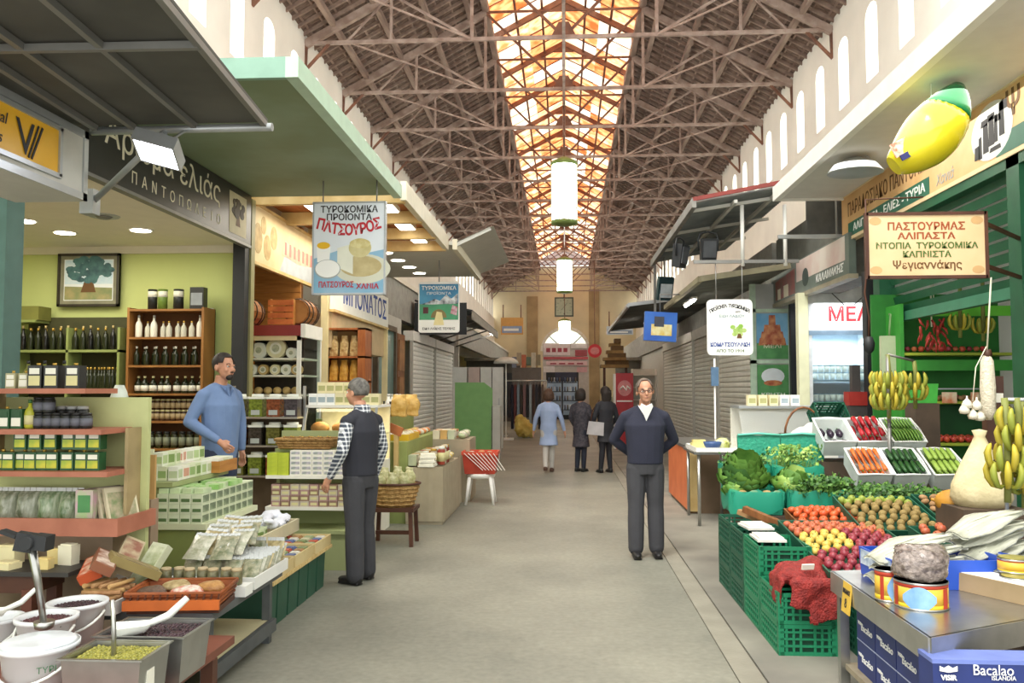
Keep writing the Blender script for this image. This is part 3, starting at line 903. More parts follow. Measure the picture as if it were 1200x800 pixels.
# --- faded picture banner of the cheese shop
t = thing('shop_sign', 'faded picture banner with cream and pink print over the cheese shop', 'sign', (-3.95, 12.0, 3.64), PI / 2)
M().bb((-1.62, -.02, -.37), (1.62, .02, .37)).build('board', mat('banner_cream', 'e3cfa0', .6, col2='d3b98a', scale=2), t)
M().bb((-1.65, -.03, -.4), (1.65, .03, -.36)).bb((-1.65, -.03, .36), (1.65, .03, .4)).build('frame', wood_pale, t)
decal(t, [(-.5, -.35), (1.6, -.35), (1.6, -.05), (.3, -.16), (-.3, -.12)], -.021, mat('banner_blue', 'b9bfc4', .6, var=.06))
decal(t, [(-.4, -.12), (.3, -.16), (1.6, -.05), (1.6, .12), (.2, .05), (-.3, .1)], -.021, mat('banner_pink', 'd99a88', .6, col2='e4bfa2', scale=5))
for x, z, s in ((-1.35, -.05, .2), (-1.0, -.12, .17), (-.75, .05, .16), (-1.15, .15, .12)):
 decal(t, disc(x, z, s * .8, s, 14), -.0215, mat('banner_ochre', 'a98d58', .6, col2='c2a872', scale=9))
for k in range(9):
 decal(t, [(-.3 + k * .2, -.1), (-.22 + k * .2, -.1), (-.22 + k * .2, .08), (-.3 + k * .2, .08)], -.022, mat('banner_rose', 'cf7a72', .6, var=.05), 'lettering')
# --- white board with blue letters
t = thing('shop_sign', 'white board with tall blue letters beside the pasta cabinet', 'sign', (-3.58, 15.0, 3.19), PI / 2)
M().bb((-2, -.02, -.31), (2, .06, .3)).build('board', white_paint, t)
M().bb((-2.03, -.03, -.34), (2.03, .06, -.3)).build('trim', wood_pale, t)
text('ΜΠΟΝΑΤΟΣ', .5, ink_blue, t, (.15, -.022, .0), width=3.3, bold=.008)
# --- hanging cheese sign
t = thing('hanging_sign', 'hanging sign with red arched lettering and pictured cheeses', 'sign', (at(409.5, 291, 9.5).x, 9.5, at(409.5, 291, 9.5).z))
w, h = .41, .52
M().bb((-w, -.03, -h), (w, .03, h)).build('board', mat('sign_bluewhite', 'e3e9ee', .4, var=.02), t)
M().bb((-w - .012, -.036, -h - .012), (-w + .008, .036, h + .012)).bb((w - .008, -.036, -h - .012), (w + .012, .036, h + .012)).bb((-w, -.036, h - .008), (w, .036, h + .012)).bb((-w, -.036, -h - .012), (w, .036, -h + .008)).build('frame', alu, t)
text('ΤΥΡΟΚΟΜΙΚΑ', .105, ink, t, (0, -.032, .44), width=.66, bold=.002)
text('ΠΡΟΪΟΝΤΑ', .1, ink, t, (0, -.032, .35), width=.52, bold=.002)
word = 'ΠΑΤΣΟΥΡΟΣ'
for i, ch in enumerate(word):
 u = (i - 4) / 4.0
 text(ch, .165, ink_red, t, (u * .325, -.032, .20 + u * u * .07), bold=.006, sx=.78, rot=u * .22)
decal(t, [(-w + .01, -h + .01), (w - .01, -h + .01), (w - .01, -.02), (.25, -.05), (-.1, -.02), (-w + .01, -.12)], -.031, mat('sign_skyblue', '9cbfd6', .5, col2='7fb0cc', scale=3))
decal(t, disc(.16, -.24, .32, .17, 26), -.0318, mat('plate_print', 'd8d8c4', .5, var=.04))
decal(t, disc(.14, -.21, .24, .12, 26), -.0326, mat('print_straw', 'cdbf8e', .5, col2='b9a878', scale=8))
decal(t, [(-.13, -.22), (.05, -.3), (.05, .05), (-.13, .0)], -.0332, mat('print_cheese', 'e9ead9', .5, var=.04))
decal(t, disc(.13, .0, .13, .11, 22), -.034, mat('print_cheese2', 'c9bd84', .5, col2='dcd2a4', scale=7))
decal(t, disc(.13, .05, .12, .055, 22), -.0348, mat('print_cheese3', 'ddd39c', .5, col2='c3b06a', scale=12))
decal(t, [(-.36, -.16), (-.22, -.16), (-.21, .02), (-.37, .02)], -.0335, ink_white)
decal(t, disc(-.29, .03, .075, .04, 18), -.034, ink_yellow)
decal(t, disc(-.24, -.24, .15, .11, 24), -.0355, ink_grey)
decal(t, disc(-.24, -.235, .14, .1, 24), -.036, ink_white)
text('ΠΑΤΣΟΥΡΟΣ', .09, ink_red, t, (-.14, -.0375, -.42), width=.4, bold=.002)
text('ΧΑΝΙΑ', .08, ink_red, t, (.22, -.0375, -.44), width=.26, bold=.002)
for sx_ in (-w + .1, w - .1):
 M().cyl((sx_, 0, h), (sx_, 0, 4.03 - t.location.z), .008).build('hanger', alu_dark, t)
# --- second hanging sign: mountains and meadow
q = at(514.5, 360, 16)
t = thing('hanging_sign', 'hanging sign with blue sky, dark mountains and green meadow', 'sign', tuple(q))
w, h = .39, .48
M().face(rrect(-w, -h, w, h, .05), -.03, .03).build('board', ink_white, t)
M().bb((-.01, -.01, h), (.01, .01, 4.1 - q.z)).build('hanger', alu_dark, t)
decal(t, [(-w + .02, .02), (w - .02, .02), (w - .02, h - .04), (-w + .02, h - .04)], -.031, mat('sky_deep', '2f6fa0', .5, col2='4f9cc4', scale=2))
decal(t, [(-w + .02, -.24), (w - .02, -.24), (w - .02, .08), (-w + .02, .06)], -.0318, mat('meadow', '4fa57a', .5, col2='3d8d66', scale=3))
decal(t, [(-.36, .05), (-.2, .1), (-.08, .16), (.02, .12), (.14, .24), (.24, .16), (.36, .26), (.36, .06)], -.0326, mat('mountain', '2c3a48', .5, col2='e8eef2', scale=9))
decal(t, disc(0, -.2, .15, .16, 18, 0, PI), -.0334, mat('brown_print', '8a7a4a', .5, var=.1))
decal(t, [(-.1, -.34), (.1, -.34), (.06, -.1), (-.04, -.08)], -.034, mat('cream_print', 'efe2a6', .5, var=.04))
decal(t, [(-.3, -.12), (-.2, -.12), (-.2, 0), (-.3, 0)], -.034, mat('maroon', '5b2a30', .5))
decal(t, [(.22, -.12), (.34, -.16), (.36, 0), (.26, .04)], -.034, mat('flower_print', 'd9c8d4', .5, col2='b86a7a', scale=14))
text('ΤΥΡΟΚΟΜΙΚΑ', .1, ink_white, t, (0, -.033, .36), width=.66, bold=.002)
text('ΠΡΟΪΟΝΤΑ', .07, ink_white, t, (0, -.033, .26), width=.46)
text('ΕΙΔΗ ΛΑΪΚΗΣ ΤΕΧΝΗΣ', .06, ink, t, (0, -.0345, -.41), width=.62, bold=.001)
# --- greengrocer board along the right row
board_tan = mat('board_tan', 'd8b27e', .5, col2='cba06a', scale=2.5)
t = thing('shop_sign', 'long tan board with brown lettering and round picture over greengrocer', 'sign', (3.74, 8.5, 3.9), -PI / 2)
M().bb((-3.1, -.02, -.27), (3.6, .05, .29)).build('board', board_tan, t)
M().bb((-3.12, -.035, -.31), (3.6, .06, -.27)).bb((-3.12, -.03, .285), (3.6, .06, .3)).build('trim', mat('trim_tan', 'e3caa0', .5, var=.04), t)
text('ΠΑΡΑΔΟΣΙΑΚΟ ΠΑΝΤΟΠΩΛΕΙΟ', .24, ink_brown, t, (-1.42, -.023, .08), width=2.85, bold=.002)
decal(t, [(-2.85, -.26), (-.35, -.26), (-.35, -.08), (-2.85, -.08)], -.0215, mat('strip_green', '2f6b55', .5))
text('ΑΛΙΠΑΣΤΑ - ΕΛΙΕΣ - ΤΥΡΙΑ', .13, ink_white, t, (-1.55, -.0245, -.17), width=2.2, bold=.002)
text('Χανιά', .15, ink_grey, t, (.0, -.0235, -.18), width=.4, shear=.3)
decal(t, disc(.93, .0, .36, .25, 28), -.022, mat('oval_white', 'dfdfdc', .5, var=.03))
for x, z, a, b in ((.52, -.1, .03, .1), (.62, -.04, .05, .13), (.72, 0, .05, .13), (.8, 0, .03, .12), (.9, .06, .045, .15), (.46, -.13, .05, .06), (.6, .1, .06, .03), (.72, .12, .07, .03), (.93, .16, .07, .04), (.84, .08, .05, .03), (.78, -.17, .1, .02)):
 x += .21
 decal(t, [(x - a, z - b), (x + a, z - b), (x + a * .9, z + b), (x - a * .8, z + b * .9)], -.0235, ink)
text('Ψ', .3, ink_brown, t, (1.3, -.023, .12), bold=.006)
decal(t, [(1.0, -.26), (1.9, -.26), (1.9, -.08), (1.0, -.08)], -.0215, MATS['strip_green'])
# --- hanging wooden framed sign
q = at(1085, 287.5, 6.5)
t = thing('hanging_sign', 'hanging tan sign with dark wooden frame and five lettered lines', 'sign', tuple(q))
w, h = .435, .24
M().bb((-w, -.012, -h), (w, .012, h)).build('board', mat('sign_sand', 'dcb98a', .5, col2='e2c79c', scale=3), t)
M().bb((-w - .01, -.02, -h - .01), (-w + .014, .02, h + .01)).bb((w - .014, -.02, -h - .01), (w + .01, .02, h + .01)).bb((-w, -.02, h - .014), (w, .02, h + .01)).bb((-w, -.02, -h - .01), (w, .02, -h + .014)).build('frame', wood_dark, t)
for s_, z, sz, wd, m_ in (('ΠΑΣΤΟΥΡΜΑΣ', .14, .078, .56, mat('ink_rust', '9a4a26', .6, var=0)), ('ΑΛΙΠΑΣΤΑ', .068, .066, .42, MATS['ink_rust']), ('ΝΤΟΠΙΑ  ΤΥΡΟΚΟΜΙΚΑ', -.005, .062, .74, ink_green), ('ΚΑΠΝΙΣΤΑ', -.07, .062, .35, ink_green), ('Ψεγιαννάκης', -.15, .082, .5, ink_brown)):
 text(s_, sz, m_, t, (0, -.0135, z), width=wd, bold=.0016)
for sx_ in (-1, 1):
 for sz_ in (-1, 1):
  decal(t, disc(sx_ * .37, sz_ * .185, .045, .03, 12), -.0122, mat('corner_tan', 'cfa672', .6, var=.06))
for z in (-.16, .16):
 M().bar((w, .0, z), (3.74 - q.x, 7.2 - q.y, z), .02, .03).build('bracket', wood_dark, t)
# --- board of the shop with the fridge
t = thing('shop_sign', 'dark picture board with white lettering over the fridge shop', 'sign', (3.7, 13.3, 3.38), -PI / 2)
M().bb((-2.05, -.03, -.24), (2.1, .06, .3)).build('board', mat('board_slate', '6f7a70', .4, col2='59645c', scale=2), t)
M().bb((-2.08, -.05, -.3), (2.12, .08, -.24)).build('trim', mat('trim_sand', 'a39a82', .5), t)
decal(t, [(-1.75, -.2), (-.5, -.2), (-.5, .2), (-1.75, .12)], -.031, mat('photo_red', '9a4a44', .5, col2='7a5a50', scale=4))
decal(t, [(-1.2, -.2), (-.9, -.2), (-.9, .0), (-1.2, .0)], -.032, ink_cream)
decal(t, [(-1.6, -.2), (-1.4, -.2), (-1.4, -.02), (-1.6, -.02)], -.032, ink_cream)
decal(t, [(-.4, -.04), (1.95, -.04), (1.95, .28), (-.4, .28)], -.0315, mat('photo_pale', 'd8cfc4', .4, col2='c9a8a0', scale=1.6))
decal(t, disc(.1, -.02, .17, .14, 16), -.033, mat('photo_dark', '3f4a44', .5))
text('ΚΑΛΑΜΑΚΗΣ', .15, ink_white, t, (1.25, -.033, -.13), width=1.25, shear=.2, bold=.002)
# --- white rounded hanging sign
q = at(855, 383.5, 13.3)
t = thing('hanging_sign', 'white rounded hanging sign with arched letters and green plant', 'sign', tuple(q), 0)
w, h = .345, .43
M().face(rrect(-w, -h, w, h, .07, 5), -.03, .03).build('board', ink_white, t)
for sx_ in (-.2, .2):
 M().cyl((sx_, 0, h), (sx_, 0, 3.6 - q.z), .008).build('hanger', alu_dark, t)
s_ = 'ΠΡΟΪΟΝΤΑ ΤΥΡΟΚΟΜΙΚΑ'
for i, ch in enumerate(s_):
 u = (i - (len(s_) - 1) / 2) / (len(s_) / 2)
 text(ch, .07, ink, t, (u * .3, -.032, .33 - u * u * .09), rot=-u * .5, bold=.002)
text('και', .05, ink, t, (.12, -.032, .24), shear=.3)
text('ΕΙΔΗ ΛΑΔΙΟΥ', .055, mat('ink_teal', '3f7a80', .6, var=0), t, (.03, -.032, .17), width=.38)
for k in range(16):
 a = random.random() * 6.3; r_ = random.random()
 decal(t, disc(.13 + math.cos(a) * r_ * .12, -.02 + math.sin(a) * r_ * .13, .04, .035, 8), -.0312 - k * .0001, mat('plant_print', '8cb84a', .6, col2='c4d48a', scale=9))
decal(t, [(.1, -.17), (.18, -.17), (.16, -.1), (.12, -.1)], -.033, ink_brown)
text('ΚΟΜΑΤΣΟΥΛΑΚΗ', .08, ink_blue, t, (0, -.032, -.27), width=.6, bold=.003)
text('ΑΠΟ ΤΟ 1914', .06, ink_green, t, (0, -.032, -.365), width=.42, bold=.001)
# --- blue lit box sign, tilted
q = at(774, 382.5, 16)
t = thing('light_box_sign', 'small blue lit sign box tilted above the aisle', 'sign', tuple(q))
M().box((0, .05, 0), (.6, .14, .54), (0, .06, 0)).build('box', mat('box_blue', '2f62c4', .4, col2='3f7ad4', scale=2), t)
decal(t, [(-.18, -.16), (.2, -.18), (.21, .03), (-.17, .05)], -.025, mat('box_cream', 'f0edc0', .4, col2='e4c65a', scale=7))
decal(t, [(-.12, .0), (.06, -.01), (.07, .18), (-.11, .19)], -.027, mat('box_dark', '4a4c58', .4))
M().tube([(0, .05, .27), (0, .05, 3.42 - q.z), (2.2 - q.x, .05, 3.42 - q.z)], .012, 6).build('hanger', alu_dark, t)
# --- poster column by the fridge shop
q = at(905, 400, 15.2)
t = thing('poster_panel', 'pale green framed panel with two food posters', 'poster', (q.x, 15.2, 0))
M().bb((-.36, 0, 1.4), (.34, .04, 3.5)).build('panel', mat('poster_back', 'a8aaa6', .5, var=.04), t)
M().bb((-.38, -.02, 1.3), (-.28, .05, 3.5)).bb((.28, -.02, 1.3), (.36, .05, 3.5)).bb((-.38, -.02, 2.1), (.36, .05, 2.16)).bb((-.38, -.02, 3.0), (.36, .05, 3.06)).build('frame', MATS['pale_green_frame'], t)
decal(t, [(-.27, 2.18), (.27, 2.18), (.27, 2.98), (-.27, 2.98)], -.004, ink_sky, 'poster')
decal(t, [(-.27, 2.18), (.27, 2.18), (.27, 2.42), (-.27, 2.46)], -.006, ink_leaf, 'poster')
for a, z0, z1 in ((.24, 2.42, 2.55), (.2, 2.55, 2.66), (.15, 2.66, 2.78), (.06, 2.78, 2.95)):
 decal(t, [(-a, z0), (a, z0), (a * .9, z1), (-a * .9, z1)], -.0085, mat('pot_print', '9a4a30', .5, col2='c98a5a', scale=9), 'poster')
text('ΜΕΛΙ', .09, ink_cream, t, (0, -.009, 2.4), width=.3)
decal(t, [(-.27, 1.5), (.27, 1.5), (.27, 2.08), (-.27, 2.08)], -.004, ink_leaf, 'poster')
decal(t, disc(0, 1.88, .2, .14, 16), -.006, mat('cloud_print', 'dfe6ea', .5, var=.05), 'poster')
decal(t, disc(0, 1.76, .16, .05, 14), -.0075, MATS['pot_print'], 'poster')
text('ΚΡΗΤΗ', .07, ink_white, t, (0, -.009, 1.56), width=.4)
# --- black lamps hung under the corrugated canopy, and a white faced one
for px, py, rz, lb in ((830, 290, .1, 'boxy black flood lamp with looped handle, front facing the aisle'), (797, 297, 1.0, 'boxy black flood lamp turned sideways on the same beam')):
 q = at(px, py, 13.5)
 t = thing('flood_lamp', lb, 'lamp', tuple(q), rz)
 M().box((0, 0, -.04), (.27, .16, .36), (.15, 0, 0), .85).build('housing', black_paint, t)
 M().box((0, -.085, -.04), (.2, .02, .26), (.15, 0, 0)).build('grille', mat('lamp_grey', '4b4d50', .4), t)
 M().tube([(-.15, 0, -.05), (-.16, 0, .12), (-.13, 0, .22), (0, 0, .25), (.13, 0, .22), (.16, 0, .12), (.15, 0, -.05)], .014, 6).build('handle', black_paint, t)
q = at(779, 338, 18.5)
t = thing('flood_lamp', 'slim dark lamp with pale glass below the corrugated canopy', 'lamp', tuple(q), .3)
M().box((0, 0, 0), (.34, .12, .5), (.3, 0, 0)).build('housing', mat('lamp_teal', '2f4a4e', .5), t)
M().box((0, -.075, -.06), (.26, .02, .3), (.3, 0, 0)).build('glass', mat('lamp_pane', 'dfeaf0', .3), t)
M().cyl((0, .02, .2), (0, .02, .9), .015).build('hanger', alu_dark, t)
# --- inflatable banana
t = thing('inflatable_banana', 'big yellow inflatable fruit with green tip under white canopy', 'inflatable', tuple(at(1085, 148, 7.2)))
ax_ = Vector((.30, -.05, .36)).normalized()
pts, rr = [], []
for i in range(15):
 u = i / 14
 pts.append(Vector((-.27, 0, -.33)) + Vector((.52, -.06, .66)) * u + Vector((.06, 0, -.05)) * math.sin(u * PI))
 rr.append(.03 + .205 * math.sin(PI * min(1, u * .93 + .06)) ** .75)
M().tube(pts[:11], rr[:11], 20).build('body', mat('vinyl_yellow', 'e3d428', .25, var=.05, coat=.5), t)
M().tube(pts[10:], [r * 1.012 for r in rr[10:]], 20).build('tip', mat('vinyl_green', '1f8a52', .25, var=.05, coat=.5), t)
M().tube([p + Vector((-.07, -.155 - .0 * i, .02)) for i, p in enumerate(pts[4:11])], .008, 6).build('seam', MATS['vinyl_green'], t)
M().box((-.24, -.13, -.2), (.2, .01, .12), (0, -.5, .1)).build('patch', mat('patch_red', 'c95a3a', .4, col2='f0e0d0', scale=18), t)
M().box((-.2, -.15, -.27), (.16, .01, .05), (0, -.5, .1)).build('patch', mat('patch_navy', '2c3470', .4), t)
M().cyl((.05, 0, .2), (.05, 0, 4.2 - at(1085, 148, 7.2).z), .004).build('string', ink_white, t)
# --- square clock under the far roof
t = thing('wall_clock', 'square dark framed clock hanging below the farthest roof tie', 'clock', tuple(at(661, 359.5, 56)))
M().face([(-.62, -.64), (.62, -.64), (.62, .64), (-.62, .64)], 0, .16).build('case', mat('clock_case', '3f4438', .5), t)
M().face([(-.53, -.55), (.53, -.55), (.53, .55), (-.53, .55)], -.01, .02).build('dial', mat('clock_dial', '9a9c86', .5, var=.06), t)
b = M()
for k in range(12):
 a = k * PI / 6
 b.bar((.42 * math.sin(a), -.02, .42 * math.cos(a)), (.5 * math.sin(a), -.02, .5 * math.cos(a)), .05, .02)
b.build('hour_mark', ink, t)
M().bar((0, -.03, 0), (-.18, -.03, -.2), .06, .02).build('hand', ink, t)
M().bar((0, -.03, 0), (.2, -.03, .26), .05, .02).build('hand', ink, t)
M().cyl((0, .08, .64), (0, .08, 8.4 - at(661, 359.5, 56).z), .03).build('hanger', rust, t)
# --- far signs above the stalls at the end
for px0, py0, px1, py1, Y, lb, c1, c2 in ((587, 372, 613, 392, 52, 'far picture board with orange and blue bands, left of the arch', 'd6a25a', '8fa6cc'), (711, 382, 742, 392, 46, 'long pale blue board above the far right stalls', 'c9d6e4', '8496ad')):
 a, b = at(px0, py1, Y), at(px1, py0, Y)
 t = thing('wall_sign', lb, 'sign', ((a.x + b.x) / 2, Y, a.z))
 w_, h_ = (b.x - a.x) / 2, b.z - a.z
 M().bb((-w_, 0, 0), (w_, .12, h_)).build('board', mat('far_' + c1, c1, .5, var=.06), t)
 M().bb((-w_ * .9, -.02, h_ * .1), (w_ * .9, 0, h_ * .5)).build('panel', mat('far_' + c2, c2, .5, var=.06), t)
 M().bb((-w_ * .75, -.03, h_ * .22), (w_ * .6, -.02, h_ * .36)).build('lettering', ink_white, t)
 for sx_ in (-.8, .8):
  M().cyl((w_ * sx_, .06, h_), (w_ * sx_, .06, h_ + .8), .03).build('hanger', rust, t)
# ================================================================== goods of the left row
def put(me, name, label, cat, group, loc, rz=0):
 o = link(name, me, None, loc, (0, 0, rz) if not isinstance(rz, tuple) else rz)
 return tag(o, label, cat, group)
glass_dark = mat('bottle_glass', '2a2f1c', .12, var=.1)
glass_brown = mat('jar_brown', '4a3322', .2, var=.15)
label_white = mat('label_white', 'ece9da', .6, var=.04)
label_cream = mat('label_cream', 'd9d19a', .6, var=.08)
gold = mat('gold_cap', 'c9a24a', .35, metal=.5, var=.05)
tin_green = mat('tin_green', '2e5a35', .35, var=.1, col2='24482a', scale=9)
tin_yellow = mat('tin_yellow', 'c9c23a', .4, col2='8fa838', scale=14)
tin_dark = mat('tin_dark', '2b2c2a', .35, var=.1)
terracotta = mat('shelf_terracotta', 'b5745c', .55, col2='a3644e', scale=5)
beige_green = mat('display_green', 'a3ab78', .6, var=.06, scale=3)
olive_board = mat('display_olive', '8f9a5a', .6, var=.06)
def bottle(h, r, glass=None, cap=None, lab=None):
 b = M().use(glass or glass_dark)
 b.lathe([(r * .9, 0), (r, .01), (r, h * .55), (r * .8, h * .66), (r * .36, h * .76), (r * .33, h * .9)], n=10)
 b.use(cap or gold).lathe([(r * .38, h * .88), (r * .38, h)], n=8)
 if lab:
  b.use(lab).lathe([(r * 1.02, h * .14), (r * 1.02, h * .46)], n=10)
 return b.mesh('bottle')
def jar(h, r, body, lid, lab=None, n=10):
 b = M().use(body).lathe([(r * .92, 0), (r, .008), (r, h * .8), (r * .85, h * .86)], n=n)
 b.use(lid).lathe([(r * .9, h * .85), (r * .9, h)], n=n)
 if lab:
  b.use(lab).lathe([(r * 1.02, h * .18), (r * 1.02, h * .66)], n=n)
 return b.mesh('jar')
# --- brown bookcase at the back of the olive shop
x0, x1 = at(147, 450, 10).x, at(237.5, 450, 10).x
BZ = [.25, .59, .94, 1.27, 1.60, 1.94, 2.28, 2.62]
case = thing('bookcase', 'brown wooden bookcase of bottles against the lime wall', 'bookcase', ((x0 + x1) / 2, 10, .2))
w = (x1 - x0) / 2
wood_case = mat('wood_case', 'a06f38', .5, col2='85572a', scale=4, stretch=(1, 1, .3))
for s_ in (-1, 1):
 M().bb((s_ * w - .03 * (s_ > 0) - .0, 0, 0), (s_ * w + .03 * (s_ < 0), .34, 2.44)).build('side_panel', wood_case, case)
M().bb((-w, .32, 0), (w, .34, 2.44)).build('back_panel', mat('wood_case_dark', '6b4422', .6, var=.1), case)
for z in BZ:
 M().bb((-w + .03, .0, z - .225), (w - .03, .32, z - .2)).build('shelf', wood_case, case)
cx = (x0 + x1) / 2
sh = lambda k: BZ[k] + .001
m_w = bottle(.27, .04, label_white, mat('cap_grey', 'b8b8b0', .4), None)
m_w2 = bottle(.2, .035, mat('bottle_pale', 'd8d6c4', .4), gold, None)
for i in range(9):
 tall = i in (0, 2, 8)
 put(m_w if tall else m_w2, 'bottle', 'pale oil bottle on top row of the brown bookcase', 'bottle', 'pale bottles on the bookcase', (cx - w + .1 + i * (2 * w - .2) / 8, 10.12 + rnd(-.03, .03), sh(6)))
m_b = bottle(.23, .034, glass_dark, label_white, None)
for i in range(14):
 put(m_b, 'bottle', 'dark white-capped bottle on second row of the brown bookcase', 'bottle', 'white-capped bottles on the bookcase', (cx - w + .08 + i * (2 * w - .16) / 13, 10.1 + .08 * (i % 2), sh(5)))
m_j = bottle(.21, .045, glass_dark, label_cream, label_white)
for i in range(9):
 put(m_j, 'bottle', 'squat dark bottle with white label on middle row of the bookcase', 'bottle', 'squat bottles on the bookcase', (cx - w + .09 + i * (2 * w - .18) / 8, 10.12 + rnd(-.04, .04), sh(4)))
m_s = jar(.13, .033, glass_brown, label_cream, mat('label_tan', 'b5a078', .6, var=.1))
for i in range(13):
 for tier in (0, 1):
  put(m_s, 'jar', 'small brown jar stacked on fourth row of the bookcase', 'jar', 'small brown jars on the bookcase', (cx - w + .08 + i * (2 * w - .16) / 12, 10.12, sh(3) + tier * .131))
m_t = jar(.2, .042, mat('jar_olive', '3a3b20', .2, var=.2), tin_dark, mat('label_dull', '8f957c', .6, var=.1))
for i in range(9):
 put(m_t, 'jar', 'dark olive jar on lowest visible row of the brown bookcase', 'jar', 'dark olive jars on the bookcase', (cx - w + .09 + i * (2 * w - .18) / 8, 10.1, sh(2)))
for px, wd, hh, mm, lb in ((178, .055, .25, tin_dark, 'leftmost'), (190, .055, .25, mat('tin_lime', '6f8a3a', .4, var=.1), 'green'), (208.5, .06, .25, tin_dark, 'third')):
 b = M().use(mm).lathe([(wd, 0), (wd, hh)], n=14).use(label_white).lathe([(wd * 1.01, hh * .62), (wd * 1.01, hh * .9)], n=14)
 o = b.build('oil_tin', None, None, (at(px, 350, 10.1).x, 10.12, 2.62))
 tag(o, {'leftmost': 'dark round tin beside the green one atop the bookcase', 'green': 'green round tin standing atop the brown bookcase', 'third': 'dark round tin beside the square box atop the bookcase'}[lb], 'tin', 'tins on the bookcase')
M().use(tin_dark).bb((-.085, -.06, 0), (.085, .06, .27)).use(mat('label_grey', '9aa0a4', .5)).bb((-.07, -.063, .05), (.07, -.06, .2)).build('oil_tin', None, None, (at(232, 350, 10.1).x, 10.12, 2.62))
tag(bpy.data.objects[-1] if False else COL.objects[-1], 'square dark tin with grey label atop the bookcase', 'tin', 'tins on the bookcase')
t = thing('wall_notice', 'white paper notice beside the bookcase on the lime wall', 'notice', (at(244, 377, 10.36).x, 10.35, at(244, 377, 10.36).z))
M().bb((-.07, 0, -.17), (.07, .008, .17)).build('sheet', ink_white, t)
M().face(disc(-.01, -.12, .035, .035, 12), -.003, 0).build('print', ink_red, t)
# --- framed olive tree
q = at(106, 328.5, 10.38)
t = thing('framed_picture', 'framed painting of a broad blue-green olive tree', 'picture', (q.x, 10.37, q.z))
W_, H_ = .40, .335
M().bb((-W_, -.03, -H_), (W_, 0, H_)).build('mount', mat('mount_grey', '8f8c72', .6), t)
M().bb((-W_, -.05, -H_), (-W_ + .03, 0, H_)).bb((W_ - .03, -.05, -H_), (W_, 0, H_)).bb((-W_, -.05, -H_), (W_, 0, -H_ + .03)).bb((-W_, -.05, H_ - .03), (W_, 0, H_)).build('frame', mat('frame_dark', '3b3428', .4), t)
decal(t, [(-.32, -.26), (.32, -.26), (.32, .26), (-.32, .26)], -.031, mat('picture_white', 'e8ecec', .5, var=.03))
decal(t, [(-.31, -.05), (.31, -.05), (.31, .25), (-.31, .25)], -.033, mat('picture_sky', 'b9d4e2', .5, col2='dfe8ea', scale=4))
decal(t, [(-.31, -.25), (.31, -.25), (.31, -.1), (-.31, -.08)], -.0335, mat('picture_field', 'a89a6a', .5, col2='7f8a5a', scale=8))
tree_print(t, 0, .03, .76, .62, -.0345, mat('picture_crown', '4f7a78', .5, col2='36565c', scale=12), ink_brown, 5)
# --- olive green wall shelves with rows of bottles
x0, x1 = at(18, 450, 10.1).x, at(143, 450, 10.1).x
t = thing('wall_shelf', 'olive green shelving full of bottles left of the bookcase', 'shelf', ((x0 + x1) / 2, 10.02, .2))
w = (x1 - x0) / 2
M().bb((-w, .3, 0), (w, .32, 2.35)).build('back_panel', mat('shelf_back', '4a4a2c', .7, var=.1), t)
for z in (.55, .95, 1.42, 1.9):
 M().bb((-w, 0, z), (w, .3, z + .03)).build('shelf', olive_board, t)
for x in (-w, 0, w - .03):
 M().bb((x, .0, 0), (x + .03, .3, 2.2)).build('upright', olive_board, t)
cx = (x0 + x1) / 2
m_1 = bottle(.27, .034, glass_dark, gold, None); m_2 = bottle(.3, .034, mat('bottle_black', '1f1f1c', .12), mat('cap_sand', 'c9b27a', .4), None)
for i in range(26):
 u = i / 25
 put(m_2 if i % 3 == 0 else m_1, 'bottle', 'dark gold-capped bottle on top row of the olive shelving', 'bottle', 'gold-capped bottles on the olive shelving', (cx - w + .08 + u * (2 * w - .16), 10.1 + .09 * (i % 2), 2.131))
for i in range(13):
 put(m_1, 'bottle', 'slim dark bottle on second row of the olive shelving', 'bottle', 'slim bottles on the olive shelving', (cx + .12 + i * (w - .2) / 12, 10.12 + rnd(-.03, .03), 1.651))
for i in range(12):
 put(m_t, 'jar', 'dark jar on third row of the olive shelving', 'jar', 'dark jars on the olive shelving', (cx - w + .1 + i * (2 * w - .2) / 11, 10.12, 1.181))
g = M().bb((-.32, 0, 0), (.32, .26, .17)).build('carton', mat('carton_olive', '7a7a3a', .7, var=.08), None, (at(27, 395, 10.1).x - .1, 10.05, 2.5))
# the carton rests on an upper board of its own
M().bb((at(27, 395, 10.1).x - .45, 10.03, 2.47), (at(45, 395, 10.1).x, 10.34, 2.5)).build('shelf', olive_board, t, -Vector(t.location))
tag(g, 'olive coloured carton on the shelf end near the teal post', 'carton')
# ------------------------------------------------------------------ terracotta display stand, lower left
YS = 4.8
st = thing('display_stand', 'tiered stand of terracotta shelves with green tins', 'stand', (-3.0, YS, 0))
xr = [at(100, 457, YS).x, at(118, 507, YS).x, at(125, 557, YS).x]
zs = [at(50, 455, YS).z, at(50, 503, YS).z, at(50, 552.5, YS).z]
for x, z in zip(xr, zs):
 M().bb((-3.55 + 3.0, 0, z - .03), (x + 3.0, .36, z)).build('shelf', terracotta, st)
M().bb((-.55, .36, .2), (.42, .4, 1.6)).build('back_panel', mat('panel_palegreen', 'c2c78c', .6, var=.05), st)
M().bb((-.55, .1, zs[2]), (-.5, .36, zs[0])).bb((.36, .2, .9), (.38, .36, zs[1])).build('upright', mat('upright_sand', 'a8946a', .6), st)
ZT = .90
M().open_box((-.05, .2, ZT - .09), (1.0, .46, .1), .02).build('tray', terracotta, st)
M().bb((-.55, .2, 0), (.3, .4, ZT - .09)).build('base', mat('base_brown', 'a08a72', .6, var=.08), st)
